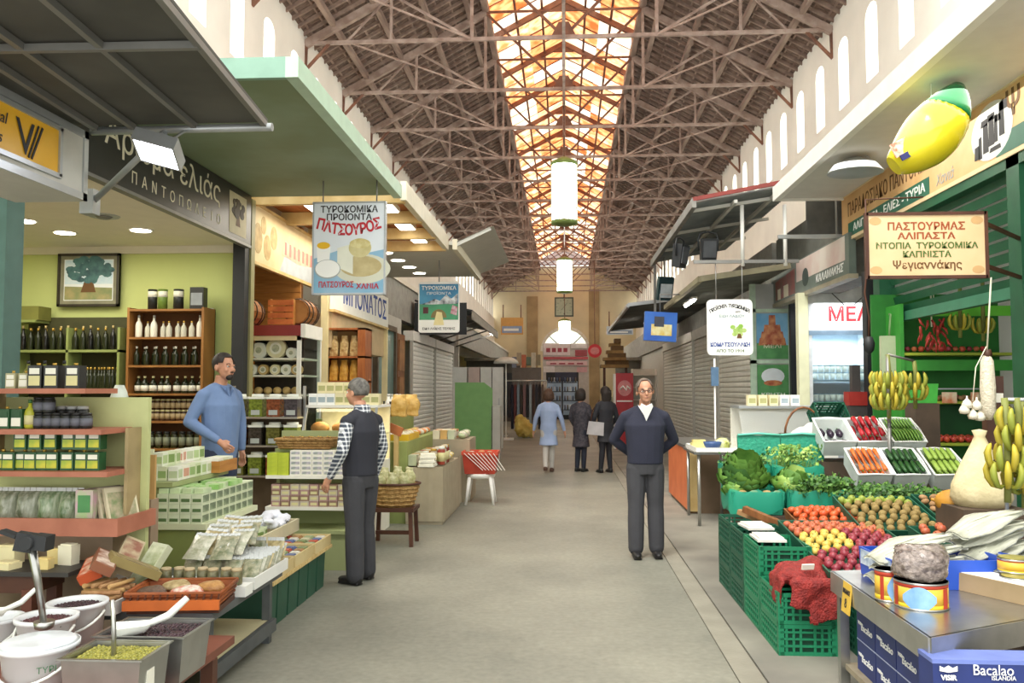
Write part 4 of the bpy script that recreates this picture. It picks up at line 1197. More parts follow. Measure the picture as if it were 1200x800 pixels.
def tin(wd, h, dp, body, lab, lab2=None):
 o = M().bb((-wd / 2, -dp / 2, 0), (wd / 2, dp / 2, h)).build('oil_tin', body)
 M().bb((-wd * .4, -dp / 2 - .003, h * .12), (wd * .4, -dp / 2, h * .55)).build('label', lab, o)
 M().bb((-wd * .36, -dp / 2 - .003, h * .62), (wd * .36, -dp / 2, h * .88)).build('label', lab2 or lab, o)
 M().lathe([(wd * .14, h), (wd * .14, h + .015)], n=10).build('cap', gold, o)
 return o
def rowtins(proto, pts, label, cat, group, z, first=True):
 two = max(q_[1] for q_ in pts) > 0
 for i, (px, dz) in enumerate(pts):
  lb_ = label + (', upper tier' if dz else ', lower tier') * two
  loc = (at(px, 500, YS + .1).x, YS + .1 + rnd(0, .02), z + dz + .001)
  if i == 0:
   o = proto; o.location = loc; tag(o, lb_, cat, group)
  else:
   copy_tree(proto, loc, rnd(-.05, .05), lb_)
p = tin(.085, .135, .08, tin_dark, label_cream, label_white)
rowtins(p, [(43, 0), (62, 0), (86, 0)], 'dark square tin with cream label on upper terracotta shelf', 'tin', 'dark tins on the upper terracotta shelf', zs[0])
p = tin(.06, .09, .06, mat('box_sand', 'b5b08a', .6, var=.1), label_white)
rowtins(p, [(12, 0), (27, 0)], 'small pale box at the end of upper terracotta shelf', 'box', 'pale boxes on the upper terracotta shelf', zs[0])
jm = bottle(.17, .028, mat('bottle_greenyellow', '7a7d35', .2), tin_dark, label_white)
for px in (33, 52, 75):
 put(jm, 'bottle', 'small bottle behind the dark tins on upper terracotta shelf', 'bottle', 'small bottles on the upper terracotta shelf', (at(px, 440, YS + .25).x, YS + .25, zs[0] + .001))
p = tin(.072, .115, .07, tin_green, label_white, tin_green)
rowtins(p, [(-8, 0), (8, 0), (22, 0)], 'green tin with white label on middle terracotta shelf', 'tin', 'green tins on the middle terracotta shelf', zs[1])
put(bottle(.17, .03, mat('bottle_yellow', 'b5b53a', .3), mat('cap_green', '3d6b3a', .4), label_cream), 'bottle', 'yellow-green bottle beside the dark jars on middle terracotta shelf', 'bottle', None, (at(35, 490, YS + .1).x, YS + .1, zs[1] + .001))
jd = jar(.092, .036, tin_dark, mat('lid_black', '232222', .3), mat('label_slate', '6d6f78', .6, var=.15))
for i, (px, dz) in enumerate(((46, 0), (46, .093), (57, .093), (57, 0), (67, 0), (78, 0), (78, .04), (90, 0), (90, .093 * .35), (101, 0))):
 if dz in (0, .093):
  put(jd, 'jar', 'black-lidded dark jar on middle terracotta shelf', 'jar', 'dark jars on the middle terracotta shelf', (at(px, 490, YS + .12).x, YS + .12, zs[1] + dz + .001))
jd2 = jar(.13, .036, tin_dark, mat('lid_silver', 'b0b0ac', .3), mat('label_slate2', '8a8794', .6, var=.15))
for px in (72, 84, 97):
 put(jd2, 'jar', 'tall silver-lidded jar behind others on middle terracotta shelf', 'jar', 'silver-lidded jars on the middle terracotta shelf', (at(px, 490, YS + .22).x, YS + .22, zs[1] + .001))
p = tin(.078, .105, .075, tin_green, tin_yellow, label_white)
pts = [(3, 0), (15, 0), (28, 0), (40, 0), (52, 0), (65, 0), (82, 0), (82, .122), (98, 0), (98, .122), (113, 0), (113, .122), (28, .122), (45, .122), (61, .122)]
rowtins(p, pts, 'green oil tin with yellow band on lowest terracotta shelf', 'tin', 'green and yellow tins on the lowest terracotta shelf', zs[2])
# tray: herb bags, upright packets, tilted picture boxes
herb = mat('herb_bag', 'b3b6a2', .35, col2='6f785c', scale=34, bump=.5, bscale=50, stretch=(1, 1, .25), coat=.4)
herb2 = mat('herb_bag2', 'b9c2a6', .35, col2='5f7f4f', scale=34, bump=.5, bscale=50, stretch=(1, 1, .25), coat=.4)
o = M().bb((-.05, -.03, 0), (.05, .03, .23)).build('spice_packet', mat('packet_pink', 'c9a0b0', .5, col2='a8c08a', scale=14), None, (at(99, 590, YS + .08).x, YS + .1, ZT - .069), (0, 0, .1))
M().bb((-.035, -.033, .1), (.035, -.03, .2)).build('label', ink_leaf, o)
tag(o, 'upright pink and green packet leaning on the herb bags', 'packet')
for i, (px, tl) in enumerate(((131, .28), (140, .3), (149, .33))):
 o = M().bb((-.012, -.1, 0), (.012, .1, .24)).build('picture_box', mat('pbox%d' % i, ('8f8478', 'c9bfa4', 'd9cfae')[i], .5, var=.1), None, (at(px, 600, YS + .22).x, YS + .2, ZT - .068), (0, -tl, -.5))
 M().bb((.012, -.085, .03), (.015, .085, .21)).build('picture', mat('pboxp%d' % i, ('5b5148', '6f7a58', '7a8a5c')[i], .5, col2='b5a58a', scale=22), o)
 tag(o, ('grey flat box tilted first in row at tray end', 'pale flat picture box tilted in the middle at tray end', 'cream flat picture box tilted last at tray end')[i], 'box', 'flat picture boxes')
o = M().bb((-.16, 0, 0), (.16, .02, .28)).build('display_board', mat('board_wood', 'c9a068', .6, var=.08), None, (at(153, 560, 5.35).x, 5.35, .95))
tag(o, 'plain tan wooden board standing behind the picture boxes', 'board')
M().bb((-.16, -.04, -.95), (.16, .06, 0)).build('leg', MATS['base_brown'], o)
cont = M().lathe([(.07, 0), (.085, .3), (.06, .4), (.035, .46)], n=14).build('plastic_jug', mat('jug_white', 'dfe6da', .4), None, (at(139, 500, 6.9).x, 6.9, at(139, 516, 6.9).z))
tag(cont, 'white plastic jug behind the soap display', 'jug')
M().bb((at(128, 500, 6.9).x, 6.7, .2), (at(152, 500, 6.9).x, 7.1, at(139, 516, 6.9).z)).build('jug_stand', beige_green)
tag(COL.objects[-1], 'beige green block carrying the white plastic jug', 'stand')
# ------------------------------------------------------------------ stepped soap display
sd = thing('soap_display', 'stepped beige green display for soaps along the shop front', 'display', (0, 0, 0))
M().bb((-3.05, 5.98, .95), (-2.8, 7.0, .985)).build('top_board', beige_green, sd)
M().bb((-3.05, 6.0, .2), (-2.9, 7.0, .95)).build('upright_panel', beige_green, sd)
M().bb((-3.0, 5.93, .66), (-2.53, 6.95, .70)).build('step_board', mat('step_white', 'd9dcb8', .6, var=.04), sd)
M().bb((-2.9, 5.96, .0), (-2.62, 6.92, .66)).build('step_box', olive_board, sd)
M().bb((-2.62, 6.1, .0), (-2.4, 7.3, .44)).build('step_box', mat('panel_bright', '6f9a35', .6, var=.1), sd)
# soap boxes: 4 across, 8 deep, 3 high
sb = M().bb((-.039, -.06, 0), (.039, .06, .068)).build('soap_box', mat('soap_box', 'dfe5c8', .6, col2='cfd9b4', scale=9))
M().bb((-.03, -.063, .014), (.03, -.06, .036)).build('label', mat('soap_print', '5f7a4a', .6, var=.1), sb)
M().bb((.039, -.05, .01), (.042, .05, .058)).build('label', mat('soap_print2', '9aa888', .6, col2='6d7a62', scale=30), sb)
tag(sb, 'pale green soap box in the block on the lower step', 'box', 'soap boxes stacked in the block')
first = True
for j in range(8):
 for i in range(4):
  for k in range(3):
   loc = (-2.85 + i * .083, 6.0 + j * .123, .701 + k * .0695)
   if first:
    sb.location = loc; first = False; o = sb
   else:
    o = copy_tree(sb, loc)
   o['label'] = 'pale green soap box, %s layer, %s row, %s from the near end' % (('bottom', 'middle', 'top')[k], ('shop side', 'second', 'third', 'aisle side')[i], ('first', 'second', 'third', 'fourth', 'fifth', 'sixth', 'seventh', 'eighth')[j])
sg = M().box((0, 0, .0175), (.07, .11, .035)).mesh('soap_bar', mat('soap_green', '8fbf6a', .5, col2='b9d99a', scale=6))
sg2 = M().box((0, 0, .0175), (.07, .11, .035)).mesh('soap_bar', mat('soap_pale', 'cfe0b4', .5))
for j in range(7):
 for i in range(4):
  if (i + j) % 5 != 4:
   put(sg if (i * 3 + j) % 3 else sg2, 'soap_bar', 'green soap bar lying on top of the soap box block', 'soap', 'green soap bars on the soap box block', (-2.85 + i * .083 + rnd(-.01, .01), 6.02 + j * .125, .701 + .2087), rnd(-.2, .2))
# baskets and gift packs on the top board
gp1 = M().bb((-.1, -.012, 0), (.1, .012, .23)).build('leaf_card', mat('frame_pale', 'dcdcb8', .5, var=.05), None, (at(160, 540, 6.05).x, 6.06, .987), (-.25, 0, .15))
M().bb((-.08, -.016, .02), (.08, -.012, .21)).build('picture', mat('frame_leaf', '8a9a5f', .5, col2='a86a58', scale=14), gp1)
tag(gp1, 'pale framed card with leaf picture leaning on top board', 'card')
pk = [('e4e8d4', 'b5c98f'), ('dfe2c4', '9ab374'), ('ecebe0', 'c3cda8'), ('d6dfb8', '7f9a58'), ('efeadb', 'd9a08a')]
pkm = []
for i, (a, b) in enumerate(pk):
 pkm.append(M().use(mat('pk' + a, a, .5, var=.05)).bb((-.035, -.05, 0), (.035, .05, .1)).use(mat('pk' + b, b, .5, var=.08)).bb((-.03, -.052, .02), (.03, -.05, .07)).bb((.035, -.04, .02), (.0365, .04, .08)).mesh('soap_pack'))
for i in range(24):
 y = 6.12 + (i % 8) * .104
 r_ = i // 8
 put(pkm[(i * 7) % 5], 'soap_pack', 'wrapped soap packet standing on the top board of the display', 'soap', 'wrapped soap packets on the top board', (-2.99 + r_ * .073, y, .987 + (.1 if r_ == 0 and i % 2 else 0) * 0), rnd(-.1, .1))
for i in range(7):
 put(pkm[(i * 3) % 5], 'soap_pack', 'wrapped soap packet in the upper layer on the top board', 'soap', 'wrapped soap packets in the upper layer', (-2.96, 6.12 + i * .106, 1.089), rnd(-.2, .2))
b = M().open_box((0, 0, 0), (.18, .36, .09), .012).build('wooden_tray', wood_orange, None, (-2.83, 6.85, .987))
tag(b, 'orange wooden tray of soaps at the end of top board', 'tray')
for i in range(6):
 put(pkm[(i * 2) % 5], 'soap_pack', 'wrapped soap packet in the orange wooden tray', 'soap', 'soaps in the orange tray', (-2.866 + (i % 2) * .072, 6.732 + (i // 2) * .103, 1.0), 0)
# low tray with paper and green packets
lt = M().open_box((-2.44, 6.85, .44), (.3, .9, .1), .015).build('wooden_tray', mat('tray_cream', 'd9cfae', .6, var=.06))
tag(lt, 'cream wooden tray on the lowest step with crumpled white paper', 'tray')
pp = M()
for k in range(7):
 pp.ell((rnd(-.08, .08), rnd(-.2, .2), rnd(.02, .07)), (rnd(.05, .09), rnd(.07, .14), rnd(.02, .05)), 7, 5, (rnd(-.5, .5), rnd(-.5, .5), 0))
o = remesh(pp, 'white_paper', mat('paper_white', 'e9ebf4', .6, var=.04), .012, 1, disp=.03)
o.location = (-2.44, 7.0, .52); tag(o, 'crumpled white paper lying in the cream tray', 'paper')
for i in range(6):
 put(pkm[3 if i % 2 else 0], 'soap_pack', 'green packet in the cream tray beside the paper', 'soap', 'packets in the cream tray', (-2.5 + (i % 2) * .09, 6.5 + (i // 2) * .11, .456), rnd(-.3, .3))
# ------------------------------------------------------------------ soap counter facing the aisle (behind the customer)
X0, X1, YC = -2.75, -1.98, 7.75
sc = thing('display_counter', 'white and green shelf counter of boxed soaps behind the customer', 'counter', (0, 0, 0))
for z in (.86, .575):
 M().bb((X0, YC, z - .03), (X1, YC + .45, z)).build('shelf', label_white, sc)
M().bb((X0, YC + .43, .1), (X1, YC + .45, 1.25)).build('back_panel', beige_green, sc)
M().bb((X0, YC + .03, .0), (X1, YC + .42, .33)).build('base', beige_green, sc)
M().bb((X0, YC, .33), (X1, YC + .43, .36)).build('shelf', beige_green, sc)
for x in (X0, X1 - .03):
 M().bb((x, YC + .3, .3), (x + .03, YC + .43, .86)).build('upright', beige_green, sc)
bx_w = M().use(label_white).bb((-.05, -.06, 0), (.05, .06, .045)).use(mat('print_lilac', 'c9bccb', .6, col2='8a9a8a', scale=25)).bb((-.04, -.062, .01), (.04, -.06, .034)).mesh('soap_box')
for i in range(5):
 for k in range(5 if i < 4 else 4):
  put(bx_w, 'soap_box', 'flat white soap box stacked on upper counter shelf', 'box', 'white soap boxes on the counter', (X0 + .27 + i * .103, YC + .08, .861 + k * .0455))
bx_y = M().use(mat('lime_box', 'b9c43a', .5, col2='9aac30', scale=8)).bb((-.05, -.06, 0), (.05, .06, .04)).mesh('soap_box')
for i in range(2):
 for k in range(5):
  put(bx_y, 'soap_box', 'lime yellow soap slab stacked on the counter end', 'soap', 'lime soap slabs on the counter', (X0 + .055 + i * .102, YC + .08, .861 + k * .0405))
for ci, (c, lb) in enumerate((('b5908a', 'pinkish brown'), ('c9bba8', 'cream'), ('9a7a66', 'brown'))):
 me = M().use(mat('bar' + c, c, .5, var=.12)).bb((-.042, -.06, 0), (.042, .06, .05)).use(label_cream).bb((-.03, -.062, .012), (.03, -.06, .036)).mesh('soap_box')
 for i in range(8):
  for k in range(4):
   if (i * 2 + k + i // 3) % 3 == ci:
    put(me, 'soap_box', '%s soap box on lower counter shelf' % lb, 'box', '%s soap boxes on the lower shelf' % lb, (X0 + .09 + i * .089, YC + .08, .576 + k * .0505))
# tray basket of small brown flasks above the counter
wicker = mat('wicker', 'b08a52', .7, col2='8a6636', scale=30, bump=.8, bscale=60)
def basket(name, w, d, h, m, tap=.85, rows=4, per=None):
 """woven basket: slanted walls of rods with bands, open top"""
 b = M()
 b.open_box((0, 0, 0), (w, d, h * .98), .014, tap)
 t_ = b.build(name, m)
 for k in range(rows):
  z = h * (k + .6) / rows
  s_ = tap + (1 - tap) * z / h
  x, y = w / 2 * s_ + .004, d / 2 * s_ + .004
  M().tube([(-x, -y, z), (x, -y, z), (x, y, z), (-x, y, z), (-x, -y, z)], .008, 5, False).build('woven_band', m, t_)
 M().tube([(-w / 2, -d / 2, h), (w / 2, -d / 2, h), (w / 2, d / 2, h), (-w / 2, d / 2, h), (-w / 2, -d / 2, h)], .012, 6, False).build('rim', m, t_)
 return t_
b = basket('wicker_basket', .55, .3, .09, wicker)
b.location = (-2.42, YC + .22, 1.095); tag(b, 'shallow wicker basket of small brown flasks above the soap counter', 'basket')
M().bb((-.3, -.06, -.233), (.3, .14, 0)).build('stand', beige_green, b)
fm_ = bottle(.1, .02, mat('flask_brown', '8a5a34', .3, var=.2), gold, label_cream)
for i in range(11):
 put(fm_, 'flask', 'small brown flask standing in the shallow wicker basket', 'bottle', 'flasks in the shallow basket', (-2.64 + i * .044, YC + .17 + .07 * (i % 2), 1.11))
# ------------------------------------------------------------------ rack with square jars of olives
YJ = 9.55
jx0, jx1 = at(272, 500, YJ).x, at(350, 500, YJ).x
jr = thing('jar_rack', 'rack of big square jars of olives and pickles', 'rack', (0, 0, 0))
jz = [at(310, 556, YJ).z, at(310, 521, YJ).z, at(310, 488, YJ).z]
for z in jz:
 M().bb((jx0 - .05, YJ - .12, z - .02), (jx1 + .02, YJ + .15, z)).build('shelf', steel, jr)
for x in (jx0 - .04, jx1 + .02):
 M().bb((x - .015, YJ + .13, 0), (x + .015, YJ + .16, jz[2] + .35)).build('upright', steel, jr)
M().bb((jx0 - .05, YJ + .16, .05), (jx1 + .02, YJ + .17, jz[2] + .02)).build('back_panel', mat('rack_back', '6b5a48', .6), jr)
lidw = mat('lid_white', 'eceee6', .4, var=.03)
for zi, z in enumerate(jz):
 for i in range(4):
  c = [('6b6a2f', 'olive green'), ('7a8a2f', 'bright green'), ('8a4a2a', 'reddish'), ('3f3a34', 'dark')][(i + zi * 2) % 4] if not (zi == 2 and i == 3) else ('4a4248', 'dark')
  x = jx0 + .09 + i * (jx1 - jx0 - .16) / 3
  o = M().bb((-.075, -.075, 0), (.075, .075, .2)).build('pickle_jar', mat('pickle' + c[0], c[0], .25, var=.3, scale=28), None, (x, YJ, z + .001))
  M().bb((-.08, -.08, .2), (.08, .08, .225)).lathe([(.07, .225), (.065, .255)], n=12).build('lid', lidw, o)
  M().bb((-.05, -.078, .02), (.05, -.075, .075)).build('label', ink_grey, o)
  tag(o, '%s square jar, %s in the %s row of the jar rack' % (c[1], ('first', 'second', 'third', 'fourth')[i], ('bottom', 'middle', 'top')[zi]), 'jar', 'square jars on the rack')
# ------------------------------------------------------------------ cheese fridge with wheels, barrels on top
YF = 11.0
fx0, fx1 = at(274, 420, YF).x, at(352, 420, YF).x
fz1 = at(300, 381, YF).z
fr_ = thing('cheese_fridge', 'white framed glass fridge with red header full of cheese wheels', 'fridge', (0, 0, 0))
M().bb((fx0, YF - .02, fz1 - .14), (fx1, YF + .8, fz1)).build('header', mat('header_red', '8f2f2f', .4, var=.05), fr_)
M().bb((fx1, YF, fz1 - .16), (fx1 + .06, YF + .8, fz1 + .02)).build('side_header', white_paint, fr_)
for x, y in ((fx0, YF), (fx1 - .05, YF), (fx1, YF + .75)):
 M().bb((x, y, 0), (x + .05, y + .05, fz1 - .14)).build('corner_post', white_paint, fr_)
M().bb((fx0, YF, fz1 - .2), (fx1, YF + .04, fz1 - .14)).build('frame', MATS['trim_tan'], fr_)
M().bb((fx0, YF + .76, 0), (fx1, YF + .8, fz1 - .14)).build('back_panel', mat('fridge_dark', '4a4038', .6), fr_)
M().bb((fx0, YF, 0), (fx1, YF + .78, .7)).build('base', white_paint, fr_)
fs = [at(310, 419, YF).z, at(310, 439, YF).z, at(310, 462, YF).z]
for z in fs + [1.0]:
 M().bb((fx0 + .02, YF + .05, z - .025), (fx1 + .02, YF + .74, z)).build('shelf', label_white, fr_)
M().bb((fx1 + .03, YF + .05, .7), (fx1 + .04, YF + .75, fz1 - .16)).build('glass', thinglass('clear_glass', 'eef4f2', .1), fr_)
rind = [mat('rind_cream', 'e0d8b4', .6, col2='cfc594', scale=8), mat('rind_white', 'e9e9df', .6, var=.06), mat('rind_ochre', 'cdb27a', .6, col2='b99a5e', scale=8)]
def wheel(r, h, m):
 return M().use(m).tube([(0, 0, 0), (0, h, 0)], r, 20).use(label_white).tube([(0, -.004, 0), (0, .0, 0)], r * .62, 16).use(mat('wheel_print', '9aa08a', .6, col2='c9c4a4', scale=18)).tube([(0, -.006, 0), (0, -.003, 0)], r * .4, 12).mesh('cheese_wheel')
for i, (px, rr_, m_) in enumerate(((288, .125, 0), (303, .105, 1), (323, .13, 0), (341, .07, 1))):
 put(wheel(rr_, .12, rind[m_]), 'round_cheese', '%s cheese wheel standing on top fridge shelf' % ('outermost cream', 'white', 'largest pale', 'smallest white')[i], 'cheese', 'cheese wheels on the top fridge shelf', (at(px, 410, YF + .15).x, YF + .15, fs[0] + rr_ + .001))
wm = [wheel(.07, .1, rind[k]) for k in range(3)]
for i, px in enumerate((282, 295, 308, 322, 335, 347)):
 put(wm[i % 3], 'round_cheese', '%s cheese wheel on second fridge shelf, %s from the post' % (('cream', 'white', 'ochre')[i % 3], ('first', 'second', 'third', 'fourth', 'fifth', 'last')[i]), 'cheese', 'cheese wheels on the second fridge shelf', (at(px, 430, YF + .15).x, YF + .15, fs[1] + .071))
rm_ = M().ell((0, 0, .05), (.058, .058, .05), 12, 6).mesh('cheese_round', rind[2])
for i, px in enumerate((282, 292, 303, 314, 325, 336, 346)):
 put(rm_, 'round_cheese', 'small domed tan cheese on third fridge shelf', 'cheese', 'domed cheeses on the third fridge shelf', (at(px, 455, YF + .15).x, YF + .15, fs[2] + .001))
# barrels and orange gift box on the fridge
barrel_wood = mat('barrel_wood', 'a0672f', .5, col2='7f4d20', scale=4, stretch=(6, .6, 6))
def barrel(r, L, label, loc):
 t_ = thing('barrel', label, 'barrel', loc)
 prof = [(r * .86, 0), (r * .95, L * .2), (r, L * .5), (r * .95, L * .8), (r * .86, L)]
 for k in range(14):
  a0, a1 = 2 * PI * k / 14 + .015, 2 * PI * (k + 1) / 14 - .015
  b = M(); vs_ = []
  for rr_, y in prof:
   vs_ += [(rr_ * math.cos(a0), y, rr_ * math.sin(a0)), (rr_ * math.cos(a1), y, rr_ * math.sin(a1)), (rr_ * .92 * math.cos(a1), y, rr_ * .92 * math.sin(a1)), (rr_ * .92 * math.cos(a0), y, rr_ * .92 * math.sin(a0))]
  fs_ = [(0, 1, 2, 3), (16, 19, 18, 17)]
  for q_ in range(4):
   o_ = q_ * 4
   for e in range(4):
    f_ = (e + 1) % 4
    fs_.append((o_ + f_, o_ + e, o_ + 4 + e, o_ + 4 + f_))
  b._add(vs_, fs_).build('stave', barrel_wood, t_)
 M().tube([(0, .02, 0), (0, .04, 0)], r * .84, 20).build('head', mat('barrel_head', 'b98244', .5, var=.1), t_)
 for y in (.03, L * .3, L * .7, L - .03):
  rr_ = r * (.88 + .13 * math.sin(PI * y / L))
  M().tube([(rr_ * math.cos(a * PI / 10), y, rr_ * math.sin(a * PI / 10)) for a in range(21)], .01, 5, False).build('hoop', mat('hoop_iron', '4f4238', .5, metal=.5), t_)
 return t_
barrel(.2, .5, 'wooden barrel lying on the fridge beside the dark post', (at(287, 364, YF).x - .1, YF + .05, fz1 + .202))
barrel(.19, .5, 'wooden barrel lying behind the orange crate on the fridge', (at(343, 362, YF).x, YF + .16, fz1 + .192))
o = thing('orange_crate', 'orange slatted gift crate standing on the cheese fridge', 'crate', (at(329, 376, YF).x - .01, YF + .06, fz1 + .001))
oc = mat('crate_orange', 'd9773a', .5, col2='b8572a', scale=6)
for k in range(4):
 M().bb((-.17, -.05, .01 + k * .085), (.17, -.035, .08 + k * .085)).build('slat', oc, o)
for x in (-.165, .14):
 M().bb((x, -.035, 0), (x + .025, .06, .35)).build('post', wood_orange, o)
# wood wall boards behind the fridge
for k in range(10):
 M().bb((-5.4, 12.5, 1.0 + k * .3), (-3.95, 12.53, 1.29 + k * .3)).build('board', wood_orange, MATS and roof and bpy.data.objects['wall_left.004'])
# pasta cabinet
YP = 13.0
px0, px1 = at(373, 420, YP).x, at(428, 420, YP).x
pz1 = at(400, 384, YP).z
pc = thing('pasta_cabinet', 'open wooden cabinet with hanging bags of pasta', 'cabinet', ((px0 + px1) / 2, YP, 0))
w = (px1 - px0) / 2
cab = mat('cabinet_wood', 'a5602f', .5, col2='8a4a22', scale=4, stretch=(5, 5, 1))
M().bb((-w, 0, 0), (-w + .1, .45, pz1)).bb((w - .12, 0, 0), (w, .45, pz1)).build('side_panel', cab, pc)
M().bb((-w, .42, 0), (w, .45, pz1)).build('back_panel', mat('cabinet_back', 'c99a5c', .6, var=.08), pc)
pzs = [at(400, 446, YP).z, at(400, 417, YP).z]
for z in pzs + [.5, pz1]:
 M().bb((-w, 0, z - .03), (w, .44, z)).build('shelf', cab, pc)
pasta = mat('pasta_bag', 'd9a94e', .4, col2='c48a34', scale=18, bump=.4, bscale=30)
pasta2 = mat('pasta_bag_brown', 'a8824e', .4, col2='d6c08a', scale=22, bump=.4, bscale=30)
for row, (m_, zz) in enumerate(((pasta, pzs[0]), (pasta2, pzs[1]))):
 b = M().ell((0, 0, .15), (.076, .07, .15), 10, 8).box((0, 0, .06), (.13, .1, .12)).box((0, 0, .3), (.1, .02, .06))
 o = remesh(b, 'pasta_bag', m_, .012, 2)
 for i in range(3):
  if i:
   o = o.copy(); COL.objects.link(o)
  o.location = ((px0 + px1) / 2 - .16 + i * .16, YP + .15, zz + .001)
  tag(o, '%s pasta bag, %s on the %s cabinet shelf' % (('yellow', 'brown')[row], ('first', 'middle', 'last')[i], ('lower', 'upper')[row]), 'bag', 'pasta bags in the cabinet')
struct(M().bb((-3.75, 12.9, 0), (-3.65, 13.0, 4.0)).build('trim_10', mat('post_cream', 'e8d9a8', .5, var=.04)))
struct(M().bb((-3.66, 16.9, 0), (-3.56, 17.0, 2.86)).build('trim_11', MATS['post_cream']))
struct(M().bb((-3.9, 13.05, 2.3), (-3.62, 17.0, 2.84)).build('trim_12', mat('fascia_sand', 'd3b990', .6, var=.05)))
# ------------------------------------------------------------------ white-trayed table in front, lower left
TT = .52
tb = thing('market_table', 'low steel-legged table with white trays and herb packets', 'table', (0, 0, 0))
iron_leg = mat('iron_leg', '6a6e70', .45, metal=.5)
for x, y in ((-1.95, 4.62), (-1.95, 5.56), (-2.5, 5.56), (-2.6, 4.62)):
 M().bb((x - .025, y - .025, 0), (x + .025, y + .025, TT - .08)).build('leg', iron_leg, tb)
M().bb((-2.66, 4.5, TT - .1), (-1.87, 5.62, TT - .06)).build('frame', iron_leg, tb)
M().bb((-2.55, 4.62, .12), (-1.93, 5.56, .15)).build('lower_shelf', mat('shelf_ply', 'c9bf98', .6, var=.06), tb)
M().bb((-1.935, 4.6, .07), (-1.9, 5.6, .15)).build('shelf_edge', iron_leg, tb)
wt = mat('tray_white', 'e9e9e4', .4, var=.03)
def tray(x0, y0, x1, y1, z, h, label, m=wt):
 o = M().open_box((0, 0, 0), (x1 - x0, y1 - y0, h), .012).build('tray', m, None, ((x0 + x1) / 2, (y0 + y1) / 2, z))
 return tag(o, label, 'tray')
TZ = TT - .058
tray(-2.36, 5.03, -1.84, 5.64, TZ, .07, 'white shallow tray of grey herb packets at the aisle edge')
tray(-2.65, 4.42, -2.37, 4.95, TZ, .07, 'white shallow tray of bark and sticks near the buckets')
# herb packets: pillow bags of clear film with crimped ends, leaning in rows
cello = mat('herb_cello', 'b3ad92', .3, col2='6b7353', scale=30, bump=.3, bscale=50, coat=.5)
cello2 = mat('herb_cello_pale', 'cfcbb8', .3, col2='9a9c80', scale=22, bump=.3, bscale=50, coat=.5)
cello3 = mat('herb_cello_gold', 'd0bd8c', .3, col2='8f8254', scale=26, bump=.3, bscale=50, coat=.5)
crimp = mat('film_crimp', 'd6d8d6', .25, var=.05)
def pillow(w, L, t_, m, seed):
 rg = random.Random(seed); b = M(); n = 8
 for sd_ in (-1, 1):
  b.use(m); o = len(b.v)
  for i in range(n + 1):
   for j in range(n + 1):
    u, v = i / n - .5, j / n - .5
    k = max(0, (1 - (2 * u) ** 4) * (1 - (2.1 * v) ** 4)) if abs(v) < .47 else 0
    b.v.append((u * w * (1 - .1 * (1 - abs(2 * v))), sd_ * (k * t_ / 2 * (1 + rg.uniform(-.25, .15)) + .0012), (v + .5) * L))
  for i in range(n):
   for j in range(n):
    f_ = (o + i * (n + 1) + j, o + (i + 1) * (n + 1) + j, o + (i + 1) * (n + 1) + j + 1, o + i * (n + 1) + j + 1)
    b.f.append(f_ if sd_ < 0 else tuple(reversed(f_))); b.sm.append(True); b.mi.append(b.cur)
 b.use(crimp)
 for k in range(8):
  b.bb((-w / 2 + k * w / 8, -.004 * (k % 2) - .001, L), (-w / 2 + (k + .9) * w / 8, .004 * ((k + 1) % 2) + .001, L + .022))
 return b.mesh('herb_packet')
for i, (px, m_, lb) in enumerate(((2, herb, 'outermost'), (28, herb, 'second'), (53, herb2, 'third'), (78, herb2, 'fourth, beside the pink packet'))):
 tag(link('herb_bag', pillow(.15, .2, .13, m_, 40 + i), None, (at(px, 590, YS + .2).x, YS + .24, ZT - .068), (-.1, 0, rnd(-.05, .05))), 'clear bag of dried grey-green herbs on the terracotta tray, %s' % lb, 'bag', 'herb bags on the terracotta tray')
hb = [pillow(.115, .17, .036, m_, i) for i, m_ in enumerate((cello, cello2, cello, cello3))]
for r_ in range(8):
 for c_ in range(4):
  put(hb[(r_ * 3 + c_ * 2) % 4], 'herb_packet', 'film bag of dried herbs leaning in the rows of the aisle edge tray', 'packet', 'herb bags leaning in the aisle edge tray', (-2.285 + c_ * .125, 5.1 + r_ * .064, TZ + .015), (-.75 + .05 * (c_ % 2), rnd(-.05, .05), rnd(-.04, .04)))
for c_ in range(4):
 put(hb[c_], 'herb_packet', 'upright film bag of dried herbs in the back row of the aisle tray', 'packet', 'upright herb bags', (-2.285 + c_ * .125, 5.585, TZ + .02), (-.12, 0, 0))
hb2 = [pillow(.14, .2, .05, m_, 60 + i) for i, m_ in enumerate((cello2, cello, cello3))]
for i in range(10):
 c_, r_ = i % 2, i // 2
 put(hb2[i % 3], 'herb_packet', 'larger film bag of herbs lying on top of the leaning rows', 'packet', 'larger herb bags on top', (-2.26 + c_ * .17 + .03 * (r_ % 2), 5.12 + r_ * .105, TZ + .155 + .012 * r_), (-.95, rnd(-.1, .1), rnd(-.12, .12)))
# row of spice jars between herb heap and lattice basket
sj = jar(.09, .033, mat('spice_olive', '7f7a58', .35, var=.3, scale=30), mat('spice_top', 'c4b08a', .5, var=.1), None)
for i in range(7):
 put(sj, 'spice_bag', 'round spice bag in a row behind the lattice basket', 'bag', 'spice bags in a row', (-2.32 + i * .07, 4.9 + (i % 2) * .02, TZ + .062), rnd(0, 3))
rs_ = thing('tray_riser', 'narrow white riser under the row of spice bags', 'stand', (-2.1, 4.91, TZ)); M().bb((-.27, -.055, 0), (.27, .06, .06)).build('block', wt, rs_)
